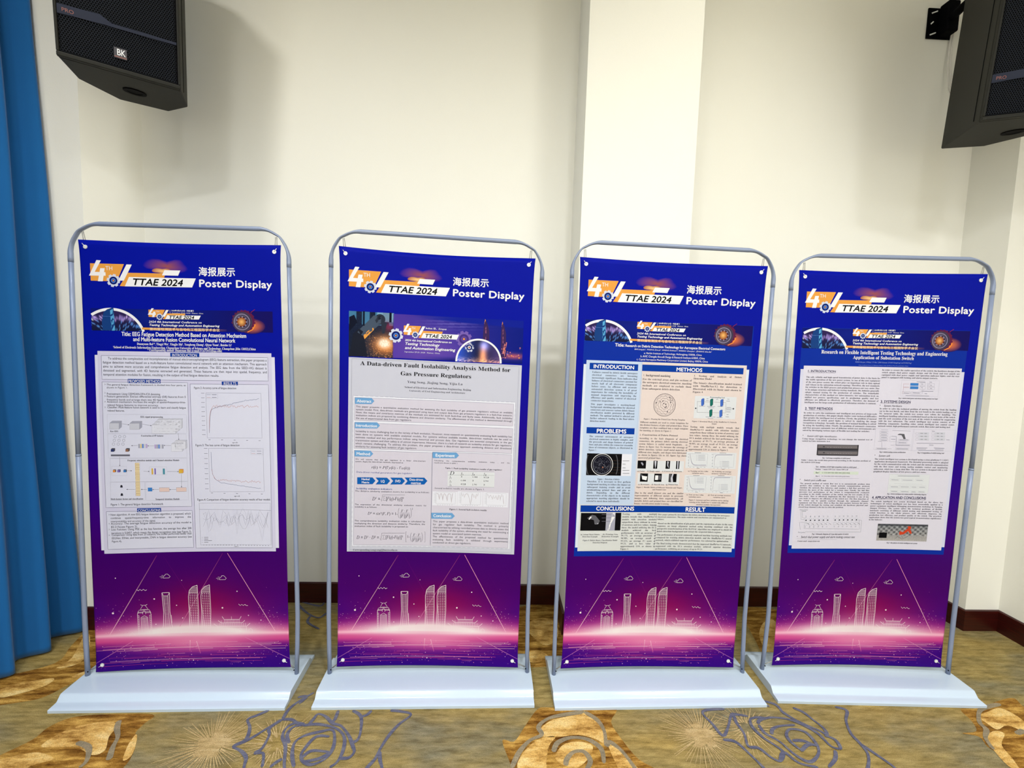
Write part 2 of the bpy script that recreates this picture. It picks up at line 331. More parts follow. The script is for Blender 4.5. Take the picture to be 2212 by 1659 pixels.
# ---------------------------------------------------------------- print machinery (flat print on the banners, millimetres from the top left corner)
PAL = {}
for k, v in dict(w=(246, 246, 250), k=(52, 52, 64), k2=(78, 78, 88), bk=(12, 12, 16), dk=(20, 20, 34), nk=(46, 40, 84), lb=(150, 175, 235), bt=(52, 82, 160),
    paper1=(214, 212, 238), paper1b=(226, 226, 246), box1=(222, 224, 244), ln1=(96, 100, 130), hd=(8, 60, 160), ax=(128, 130, 150), gr=(172, 174, 192), gr2=(130, 150, 140), gr3=(140, 150, 160),
    chb=(88, 110, 150), cho=(205, 130, 110), g1=(226, 228, 242), g2=(206, 208, 222), g3=(170, 172, 190), g4=(110, 110, 124), g5=(96, 96, 104), g6=(60, 58, 64), g7=(118, 112, 116),
    tan=(226, 206, 150), tan2=(232, 212, 170), bl2=(100, 140, 215), pu=(190, 170, 220), nv=(50, 60, 110), br=(150, 110, 90), br2=(110, 80, 60), pu2=(130, 110, 190), bl=(64, 130, 205), te=(80, 150, 170),
    ye=(222, 180, 70), pk=(232, 205, 200), te2=(120, 160, 160), te3=(90, 120, 120), gnl=(214, 226, 214), rd=(180, 120, 120), rd2=(190, 120, 120), rdo=(205, 70, 40),
    paper2=(204, 206, 222), box2=(214, 210, 226), wh=(232, 234, 246), wh2=(222, 226, 232), ln2=(120, 124, 150), tag=(112, 168, 220), tagd=(90, 140, 200), arr=(20, 96, 180),
    pblue=(10, 46, 160), paper3=(218, 222, 222), paper3b=(222, 230, 244), box3a=(196, 214, 240), box3b=(228, 214, 210), bl4=(70, 110, 200), gn=(30, 110, 100), gn2=(16, 70, 64), orr=(190, 120, 90),
    paper4=(222, 220, 236), paper4b=(214, 216, 240), lor=(236, 164, 74), lav=(214, 220, 240), nv2=(14, 30, 110), bl3=(90, 140, 220), crm=(250, 220, 180), cnv=(40, 30, 110),
    twb=(24, 64, 130), twc=(90, 170, 220), twr=(60, 40, 90), twl=(150, 90, 120), pk2=(220, 130, 130), pu3=(120, 96, 180), pu4=(70, 50, 130), pu5=(100, 76, 160), gry=(150, 150, 160), rob1=(28, 32, 46), rob2=(70, 84, 104), rob3=(44, 50, 66), rob4=(14, 20, 40),
    am0=(120, 20, 110), am1=(226, 130, 180), am2=(250, 190, 215), am3=(150, 80, 170), am4=(84, 4, 110), am5=(190, 60, 140), am6=(130, 10, 90), w2=(252, 228, 238)).items():
    PAL[k] = v
PAL['or'] = (232, 150, 70)
INK = 0.73
def pal(c):
    return tuple(x * INK for x in nlin(PAL[c] if isinstance(c, str) else c))

OFFSET = {'r': -0.006}      # outline weight of each lettering style
class Glyphs:
    """outline lettering made from Blender's built-in font"""
    def __init__(s):
        s.c = bpy.data.curves.new('lettering_source', 'FONT'); s.o = bpy.data.objects.new('lettering_source', s.c)
        s.cache = {}; s.bar = {}
    def raw(s, body, res, off):
        s.c.body = body; s.c.resolution_u = res; s.c.offset = off
        me = s.o.to_mesh(); n = len(me.vertices)
        v = np.empty(n * 3, np.float64); me.vertices.foreach_get('co', v)
        me.calc_loop_triangles(); m = len(me.loop_triangles); f = np.empty(m * 3, np.int32); me.loop_triangles.foreach_get('vertices', f)
        s.o.to_mesh_clear()
        return v.reshape(-1, 3)[:, :2].copy(), f.reshape(-1, 3).copy()
    def preload(s, chars, st, res):
        """all letters of one style in one evaluation, one letter a line, each followed by a thin l that marks its advance"""
        chars = [c for c in sorted(set(chars)) if c != ' ']
        off = OFFSET.get(st, 0.0)
        lb = s.raw('l', res, off)[0][:, 0]; s.c.space_line = 4.0
        v, f = s.raw('\n'.join(s.key(c, st) + 'l' for c in chars), res, off); ln = np.rint(-(v[:, 1] - .35) / 4.0).astype(int)
        s.c.space_line = 1.0
        for k, c in enumerate(chars):
            m = ln == k
            if not m.any(): continue
            xm = v[m, 0].max(); m &= v[:, 0] < xm - (lb.max() - lb.min()) - 1e-4
            idx = np.full(len(v), -1); idx[m] = np.arange(m.sum()); q = v[m].copy(); q[:, 1] += 4.0 * k; t = idx[f]; t = t[(t >= 0).all(1)]
            s.put(c, st, res, q, t, xm - lb.max())
    def put(s, ch, st, res, v, f, adv):
        if st in ('si', 'sbi') and len(v): v[:, 0] += v[:, 1] * 0.22
        if st == 'b' or st == 'cj': adv += .02
        if ch == ' ' and adv < 0.2: adv = 0.28
        s.cache[(ch, st, res)] = (v, f, adv)
    def key(s, ch, st):
        o = ord(ch); up, lo, dg = {'rb': (0x1D400, 0x1D41A, 0), 'r': (0x1D400, 0x1D41A, 0), 'i': (0x1D434, 0x1D44E, 0)}.get(st, (0, 0, 0))
        if up and 65 <= o <= 90: return chr(up + o - 65)
        if st == 'i' and ch == 'h': return '\u210e'
        if lo and 97 <= o <= 122: return chr(lo + o - 97)
        if dg and 48 <= o <= 57: return chr(dg + o - 48)
        return ch
    def get(s, ch, st, res):
        k = (ch, st, res)
        if k not in s.cache:
            off = OFFSET.get(st, 0.0)
            c = s.key(ch, st)
            if ('l', res) not in s.bar: s.bar[('l', res)] = s.raw('l', res, 0)[0][:, 0].max()
            adv = s.raw(c + 'l', res, 0)[0][:, 0].max() - s.bar[('l', res)]
            v, f = (np.zeros((0, 2)), np.zeros((0, 3), int)) if ch == ' ' else s.raw(c, res, off)
            s.put(ch, st, res, v, f, adv)
        return s.cache[k]
    def cap(s, st, res):
        k = ('cap', st, res)
        if k not in s.cache: s.cache[k] = s.get('示' if st == 'cj' else 'H', st, res)[0][:, 1].max()
        return s.cache[k]
GL = Glyphs()
def text_res(n, H): return 3 if H / n > 7 else 1
def preload_all(*lists):
    need = {}
    for L_ in lists:
        for t in L_:
            if t[0] == 't': need.setdefault((t[6], text_res(len(t[5]), abs(t[4] - t[2]))), set()).update(''.join(t[5]).replace('@', '') + ('示' if t[6] == 'cj' else 'H'))
    for (st, res), ch in need.items(): GL.preload(ch, st, res)

class Print:
    """collects flat print in millimetres (u right, v down) with colours and paint layers"""
    def __init__(s): s.V = []; s.F = []; s.C = []; s.n = 0; s.lay = 1
    def add(s, uv, tris, c, lay=None):
        uv = np.asarray(uv, float)
        if not len(uv): return
        l = s.lay if lay is None else lay
        s.V.append(np.column_stack([uv, np.full(len(uv), l)])); s.F += [tuple(int(i) + s.n for i in f) for f in tris]
        c = np.asarray(c, float); s.C.append(np.tile(c, (len(uv), 1)) if c.ndim == 1 else c); s.n += len(uv)
    def grid(s, x0, y0, x1, y1, fn, step, lay=None):
        nx = max(1, int(math.ceil((x1 - x0) / step))); ny = max(1, int(math.ceil((y1 - y0) / step)))
        gx, gy = np.meshgrid(np.linspace(x0, x1, nx + 1), np.linspace(y0, y1, ny + 1)); uv = np.column_stack([gx.ravel(), gy.ravel()])
        w = nx + 1; f = [(j * w + i, (j + 1) * w + i, (j + 1) * w + i + 1, j * w + i + 1) for j in range(ny) for i in range(nx)]
        s.add(uv, f, fn if not callable(fn) else fn((gx.ravel() - x0) / (x1 - x0), (gy.ravel() - y0) / (y1 - y0)), lay)
    def rect(s, x0, y0, x1, y1, c): s.grid(min(x0, x1), min(y0, y1), max(x0, x1), max(y0, y1), pal(c), 20)
    def line(s, p, c, w, c2=None):
        P = np.array(p, float).reshape(-1, 2); Q = [P[0]]; T = [0.0]
        tot = max(1e-6, np.hypot(*np.diff(P, axis=0).T).sum()); acc = 0
        for a, b in zip(P[:-1], P[1:]):
            d = np.hypot(*(b - a)); k = max(1, int(math.ceil(d / 22)))
            for j in range(1, k + 1): Q.append(a + (b - a) * j / k); T.append((acc + d * j / k) / tot)
            acc += d
        Q = np.array(Q); n = len(Q); D_ = np.zeros_like(Q); D_[1:-1] = Q[2:] - Q[:-2]; D_[0] = Q[1] - Q[0]; D_[-1] = Q[-1] - Q[-2]
        D_ /= np.maximum(np.hypot(D_[:, 0], D_[:, 1]), 1e-6)[:, None]; N_ = np.column_stack([-D_[:, 1], D_[:, 0]]) * w / 2
        uv = np.empty((2 * n, 2)); uv[0::2] = Q + N_; uv[1::2] = Q - N_
        cc = np.array(pal(c)); col_ = cc if c2 is None else np.repeat(cc + (np.array(pal(c2)) - cc) * np.array(T)[:, None], 2, axis=0)
        s.add(uv, [(2 * k, 2 * k + 1, 2 * k + 3, 2 * k + 2) for k in range(n - 1)], col_)
    def poly(s, p, c):
        P = np.array(p, float).reshape(-1, 2)
        if max(np.ptp(P[:, 0]), np.ptp(P[:, 1])) < 14: s.add(P, [tuple(range(len(P)))], pal(c)); return
        V = [tuple(q) for q in P]; T = [tuple(t) for t in tessellate_polygon([[Vector((x, y, 0)) for x, y in V]])]; mid = {}; out = []
        while T:
            t = T.pop(); e = [(math.dist(V[t[k]], V[t[(k + 1) % 3]]), k) for k in range(3)]; d, k = max(e)
            if d < 24: out.append(t); continue
            a, b, c3 = t[k], t[(k + 1) % 3], t[(k + 2) % 3]; key = (min(a, b), max(a, b))
            if key not in mid: mid[key] = len(V); V.append(((V[a][0] + V[b][0]) / 2, (V[a][1] + V[b][1]) / 2))
            T += [(a, mid[key], c3), (mid[key], b, c3)]
        s.add(V, out, pal(c))
    def disc(s, x, y, r, r0, c):
        n = 8 if r < 4 else 28; a = np.linspace(0, 2 * np.pi, n, endpoint=False); o = np.column_stack([x + r * np.cos(a), y + r * np.sin(a)])
        if r0 <= 0: s.poly(o.ravel(), c)
        else: s.add(np.concatenate([o, np.column_stack([x + r0 * np.cos(a), y + r0 * np.sin(a)])]), [(k, (k + 1) % n, n + (k + 1) % n, n + k) for k in range(n)], pal(c))
    def gear(s, x, y, r, n, c1, c2, c3):
        a = []; 
        for k in range(n):
            t = 2 * math.pi * k / n + .2
            for da, rr in ((-.32, .8), (-.2, 1), (.2, 1), (.32, .8)): a.append((x + r * rr * math.cos(t + da * 6.283 / n * 1.25), y + r * rr * math.sin(t + da * 6.283 / n * 1.25)))
        s.poly(np.array(a).ravel(), c1); l = s.lay
        s.lay = l + .5; s.disc(x, y, r * .6, 0, c2); s.lay = l + .7; s.disc(x, y, r * .34, r * .2, c3); s.disc(x, y, r * .13, 0, 'or'); s.lay = l
    def glow(s, x, y, rx, ry, c, bg, p=1.5, wob=0.0):
        n = 24; V = []; C = []; cc = np.array(pal(c)); bb = np.array(pal(bg)) if isinstance(bg, (str, tuple)) else bg
        for k in range(7):
            f = k / 6; w = (1 - f) ** p
            for j in range(n):
                a = 2 * math.pi * j / n; h = f * (1 + wob * (.5 * math.sin(2 * a + 1) + .3 * math.sin(3 * a + 4) + .2 * math.sin(5 * a))); V.append((x + rx * h * math.cos(a), y + ry * h * math.sin(a))); C.append(cc * w + bb * (1 - w))
        s.add(V, [(k * n + j, k * n + (j + 1) % n, (k + 1) * n + (j + 1) % n, (k + 1) * n + j) for k in range(6) for j in range(n)], np.array(C))
    def text(s, x0, y0, x1, y1, lines, st, c, al):
        W = x1 - x0; n = len(lines); H = abs(y1 - y0); res = text_res(n, H)
        cap = GL.cap(st, res)
        wid = lambda t: sum(GL.get(ch, st, res)[2] for ch in t)
        lines = [l.replace('@@', '      ') for l in lines]
        nat = [wid(l) for l in lines]; mx = max(nat)
        if n == 1: size = H / cap; pitch = 0; size = min(max(size, W / (mx * 1.18)), W / (mx * .78)); xs = W / (mx * size)
        else:
            pitch = H / (n - 1 + .66); size = pitch / 1.16; xs = W / (mx * size); xs = min(max(xs, .62), 1.12)
        base = y0 + (cap * size if n > 1 else (H + cap * size) / 2)
        V = []; F = []; k = 0; cc = pal(c)
        for i, l in enumerate(lines):
            w = nat[i] * size * xs; x = x0; sp = 0.0; nsp = l.strip().count(' ')
            if al == 'C': x = x0 + (W - w) / 2
            elif al == 'J' and i < n - 1 and nsp and w > .45 * W and not (l.endswith('.') and w < .8 * W): sp = (W - w) / nsp
            for ch in l:
                v, f, adv = GL.get(ch, st, res)
                if len(v):
                    V.append(np.column_stack([x + v[:, 0] * size * xs, base + i * pitch - v[:, 1] * size])); F.append(f + k); k += len(v)
                x += adv * size * xs + (sp if ch == ' ' else 0)
        if V:
            V = np.concatenate(V); F = np.concatenate(F).tolist(); d = size * {'b': .026, 'cj': .02, 'sb': .016, 'sbi': .026, 'ab': .028}.get(st, 0)
            for j, (dx, dy) in enumerate(((0, 0), (d, 0), (-d, 0), (0, d), (0, -d)) if d else ((0, 0),)): s.add(V + [dx, dy], F, cc, s.lay + .08 * j)
    def run(s, items, f=None):
        """f: affine (ax, bx, ay, by) applied to the millimetre layout"""
        g = f or (1, 0, 1, 0)
        X = lambda x: x * g[0] + g[1]
        Y = lambda y: y * g[2] + g[3]
        XY = lambda p: [X(q) if i % 2 == 0 else Y(q) for i, q in enumerate(p)]
        for it in items:
            k = it[0]
            if k == 'n': s.lay = it[1] + (s.base if hasattr(s, 'base') else 0)
            elif k == 'r': s.rect(X(it[1]), Y(it[2]), X(it[3]), Y(it[4]), it[5])
            elif k == 'o':
                x0, y0, x1, y1 = X(it[1]), Y(it[2]), X(it[3]), Y(it[4]); s.line([x0, y0, x1, y0, x1, y1, x0, y1, x0, y0], it[5], it[6])
            elif k == 'l': s.line(XY(it[1]), it[2], it[3])
            elif k == 'lg': s.line(XY(it[1:5]), it[5], it[7], it[6])
            elif k == 'g': s.poly(XY(it[1]), it[2])
            elif k == 'd': s.disc(X(it[1]), Y(it[2]), it[3] * g[0], it[4] * g[0], it[5])
            elif k == 't': s.text(X(it[1]), Y(it[2]), X(it[3]), Y(it[4]), *it[5:9])
            elif k == 'gear': s.gear(X(it[1]), Y(it[2]), it[3] * g[0], *it[4:8])
            elif k == 'img': s.grid(X(it[2]), Y(it[3]), X(it[4]), Y(it[5]), PICT[it[1]], 2.6)
            elif k == 'dome': s.oy = g[3]; s.dome(it[1], X(it[2]), Y(it[3]), it[4])
            elif k == 'bear': s.bearing(X(it[1]), Y(it[2]), it[3])
            elif k == 'logo':
                x0, y0, x1, y1 = X(it[1]), Y(it[2]), X(it[3]), Y(it[4]); a = (x1 - x0) / (452.1 - 30.6); b = (y1 - y0) / (173.7 - 78.4)
                l = s.lay; s.base = l + .3; s.run([q for k, q in enumerate(LOGO) if k != SKIP], (a, x0 - a * 30.6, b, y0 - b * 78.4)); s.base = 0; s.lay = l
    def dome(s, kind, x, y, R):
        """picture inside a half ring"""
        city = kind == 'city'; yb = 342.5 + s.oy if city else 443.0; xl = 33.0 if city else -1e9
        gx, gy = [], []
        n = 56; m = 14; V = []; C = []; F = []
        th0 = math.asin(min(1, max(-1, (yb - y) / -R)))
        for i in range(m + 1):
            for j in range(n + 1):
                a = th0 + (math.pi - 2 * th0) * j / n; r = R * .93 * i / m
                px, py = x + r * math.cos(a), y - r * math.sin(a); px = max(px, xl); py = min(py, yb); V.append((px, py))
        V = np.array(V); t = (yb - V[:, 1]) / (yb - (y - R)); w = (V[:, 0] - x) / R
        rn = np.random.default_rng(4); nz = rn.random(len(V))
        if city:
            c = np.outer(1 - t, (20, 26, 60)) + np.outer(t, (58, 40, 96)); c += np.outer((np.abs(t - .55) < .09) * nz, (170, 150, 190)); c += np.outer((t < .5) * (nz > .82), (60, 110, 150))
        else:
            c = np.outer(np.clip(-w, 0, 1), (30, 70, 170)) + np.outer(np.clip(w, 0, 1), (60, 40, 70)) + np.array((24, 26, 60))
            c += np.outer(np.exp(-((w - .18) / .16) ** 2 - ((t - .3) / .35) ** 2), (230, 140, 60)); c += np.outer(np.exp(-(t / .16) ** 2) * nz, (220, 150, 80)); c += np.outer(np.exp(-((w - .22) / .2) ** 2 - ((t - .72) / .2) ** 2), (110, 130, 200))
        for i in range(m):
            for j in range(n): a = i * (n + 1) + j; F.append((a, a + 1, a + n + 2, a + n + 1))
        s.add(V, F, nlin(c) * INK)
        l = s.lay; s.lay = l + .6; pts = []
        for j in range(49):
            a = th0 + (math.pi - 2 * th0) * j / 48; px, py = x + R * .965 * math.cos(a), y - R * .965 * math.sin(a)
            if px >= xl: pts += [px, py]
        s.line(pts, 'w', R * .075); s.lay = l
    def bearing(s, x, y, R):
        l = s.lay
        s.lay = l; s.glow(x + R * .75, y + R * .45, R * 1.3, R * .72, (250, 130, 50), (26, 18, 92), 1.2)
        s.lay = l + .3; q = random.Random(8); a = []
        for k in range(40):
            t = 2 * math.pi * k / 40; rr = R * (1.0 + .1 * (k % 2) + q.uniform(-.03, .05)); a += [x + rr * 1.02 * math.cos(t), y + rr * .95 * math.sin(t)]
        s.poly(a, (96, 30, 70)); s.lay = l + .5; s.disc(x - 4, y + 3, R * .93, R * .78, (70, 60, 84)); s.disc(x - 4, y + 3, R * .8, 0, (34, 26, 48)); 
        s.lay = l + .7; s.disc(x - 6, y + 3, R * .78, R * .66, (130, 122, 150)); s.disc(x - 7, y + 3, R * .62, R * .5, (92, 84, 110))
        s.lay = l + .9; s.glow(x - 8, y + 3, R * .44, R * .44, (252, 190, 110), (120, 34, 20), 1.0)
        s.lay = l + 1.1
        for k in range(9): t = k * .698; s.disc(x - 8 + R * .46 * math.cos(t), y + 3 + R * .46 * math.sin(t), R * .07, 0, (150, 140, 165))
        s.line([x + R * .35, y + R * 1.0, x + R * .85, y + R * .75, x + R * 1.1, y + R * .3], (250, 150, 60), 3.5); s.line([x + R * .7, y - R * .8, x + R * 1.1, y - R * 1.1], (150, 40, 60), 2); s.lay = l
    def build(s, name, parent, mapf):
        V = np.concatenate(s.V); C = np.concatenate(s.C)
        me = bpy.data.meshes.new(name); me.from_pydata(mapf(V[:, 0], V[:, 1], V[:, 2]).tolist(), [], s.F)
        at = me.color_attributes.new('Col', 'FLOAT_COLOR', 'POINT'); at.data.foreach_set('color', np.column_stack([C, np.ones(len(C))]).astype(np.float32).ravel())
        me.materials.append(M_ink); me.update()
        o = bpy.data.objects.new(name, me); col.objects.link(o); o.parent = parent
        return o

def gs(x, m, s): return np.exp(-((x - m) / s) ** 2)
def mixto(c, w, t): return c * (1 - w[:, None]) + np.outer(w, t)
def p_weld(a, b):
    rn = np.random.default_rng(1); c = np.outer(np.ones_like(a), (16, 26, 50)) + rn.random(len(a))[:, None] * 16
    c = mixto(c, .9 * (b < .28) * (np.sin(a * 21) > -.2), (70, 130, 170)); c = mixto(c, .7 * (b < .2) * (a > .62), (150, 190, 215)); c = mixto(c, .6 * gs(a, .9, .12) * gs(b, .3, .1), (180, 50, 90))
    c = mixto(c, np.clip(1.1 * gs(a, .82, .3) * gs(b, .72, .22), 0, 1), (225, 130, 60)); c = mixto(c, np.clip(1.5 * gs(a, .8, .13) * gs(b, .68, .1), 0, 1), (255, 244, 225))
    sp = (rn.random(len(a)) > .9) * gs(a, .8, .35) * (b > .5); c = mixto(c, sp, (250, 170, 100)); return nlin(c) * INK
def p_dusk(a, b):
    c = np.outer(1 - a, (78, 54, 160)) + np.outer(a, (10, 26, 128)); c = mixto(c, .8 * gs(a, .3, .3) * gs(b, .75, .45), (112, 78, 178)); c = mixto(c, .5 * gs(a, .45, .2) * gs(b, .15, .12) * (np.sin(b * 90 + a * 14) > 0), (130, 120, 200))
    c = mixto(c, np.clip((.06 + .13 * a - b) * 30, 0, 1) * .95 * np.clip((a - .15) * 3, 0, 1), (12, 30, 150)); c = mixto(c, .9 * gs(a, .93, .1) * gs(b, .83, .07), (190, 90, 110)); c = mixto(c, np.clip((b - .9) * 8, 0, .8) * np.clip((a - .2) * 4, 0, 1), (14, 24, 110)); return nlin(c) * INK
def p_strip(a, b):
    c = np.outer(np.ones_like(a), (10, 22, 120)); c = mixto(c, np.clip((a - .55) * 1.6, 0, .7), (24, 10, 86)); c = mixto(c, .5 * gs(a, .35, .2) * gs(b, .3, .4), (14, 40, 150)); return nlin(c) * INK
def p_plant(a, b):
    rn = np.random.default_rng(2); c = np.outer(1 - b, (120, 124, 130)) + np.outer(b, (176, 172, 170)); st = np.sin(a * 60) * np.sin(b * 23 + a * 9); c = mixto(c, .6 * (st > .35) * (b < .65), (52, 54, 60)); c = mixto(c, .5 * (st < -.55) * (b < .7), (196, 200, 205))
    c = mixto(c, .8 * (b < .12), (60, 62, 70)); c += rn.random(len(a))[:, None] * 24 - 12; return nlin(c) * INK
PICT = dict(weld=p_weld, dusk=p_dusk, strip=p_strip, plant=p_plant)

def sheet_colour(u, v):
    vs_ = [0, 400, 800, 1150, 1300, 1450, 1540, 1590, 1628, 1640, 1652, 1672, 1700, 1730, 1765, 1800]
    cs = [(2, 18, 160), (2, 18, 158), (34, 0, 142), (60, 0, 124), (64, 0, 106), (72, 0, 106), (98, 4, 110), (150, 24, 122), (216, 90, 150), (255, 176, 205), (220, 84, 150), (206, 66, 142), (168, 38, 132), (96, 8, 124), (58, 2, 124), (42, 0, 128)]
    cs = np.array(cs, float); c = np.column_stack([np.interp(v, vs_, cs[:, k]) for k in range(3)])
    e = np.clip(np.abs(u - 400) / 400, 0, 1)
    c = mixto(c, np.where((v > 1420) & (v < 1625), np.clip((e - .55) * 1.6, 0, .75) * np.clip((1625 - v) / 80, 0, 1) * np.clip((v - 1420) / 120, 0, 1), 0), (60, 0, 124))
    c = mixto(c, np.where(v > 1668, np.clip((e - .35) * 1.5, 0, .9) * np.clip((v - 1668) / 40, 0, 1), 0), (56, 0, 128))
    c = mixto(c, .85 * gs(u, 430, 190) * gs(v, 1530, 110) * (v < 1640), (140, 4, 78))
    c = mixto(c, np.clip(1.7 * gs(u, 400, 270) * gs(v, 1636, np.where(v < 1636, 34, 19)), 0, 1), (255, 250, 248))
    c = mixto(c, .45 * gs(u, 430, 230) * gs(v, 1600, 60) * (v < 1640), (236, 190, 205))
    c = mixto(c, .85 * gs(u, 400, 210) * gs(v, 1676, 44) * (v > 1640), (238, 142, 182))
    return nlin(c) * INK

# ---- print layouts in millimetres
LOGO = [
['n',1],
['g',[36.9,90,166.1,88.8,141.3,145.7,102,157.8,36.5,157.6],'lor'],
['g',[180,122.3,328.9,121.1,322.5,138.6,183.8,139.1],'lor'],
['g',[183.8,139.1,166.4,176.5,146.1,175.9,180,122.3],'lor'],
['n',2],
['g',[175.9,89.5,196.5,89.6,163.4,154.2,141.8,154.6],'w'],
['g',[183.8,138.7,451.1,138.4,435.1,174.7,166.4,176.5],'w'],
['g',[325,107.9,388.6,107.7,379.1,129,314.1,128.8],'w'],
['g',[62,76.5,78.9,77.2,53.1,122.8,94.1,123,94.2,136.8,31,137.9],'w'],
['g',[74.8,107.7,91.7,107.5,82.4,159,63.6,159.2],'w'],
['gear',123,154.8,26,8,'lav','nv2','bl3'],
['n',4],
['t',94.7,98.9,122.5,114.6,['TH'],'s','w','F'],
['t',193.8,146.6,396,168.3,['TTAE 2024'],'sbi','bk','F']]
HEAD = [
['n',3],
['t',461.8,95.2,614.8,124.7,['海报展示'],'cj','w','F'],
['t',461.8,144.5,764.4,170.1,['Poster Display'],'b','w','F']]
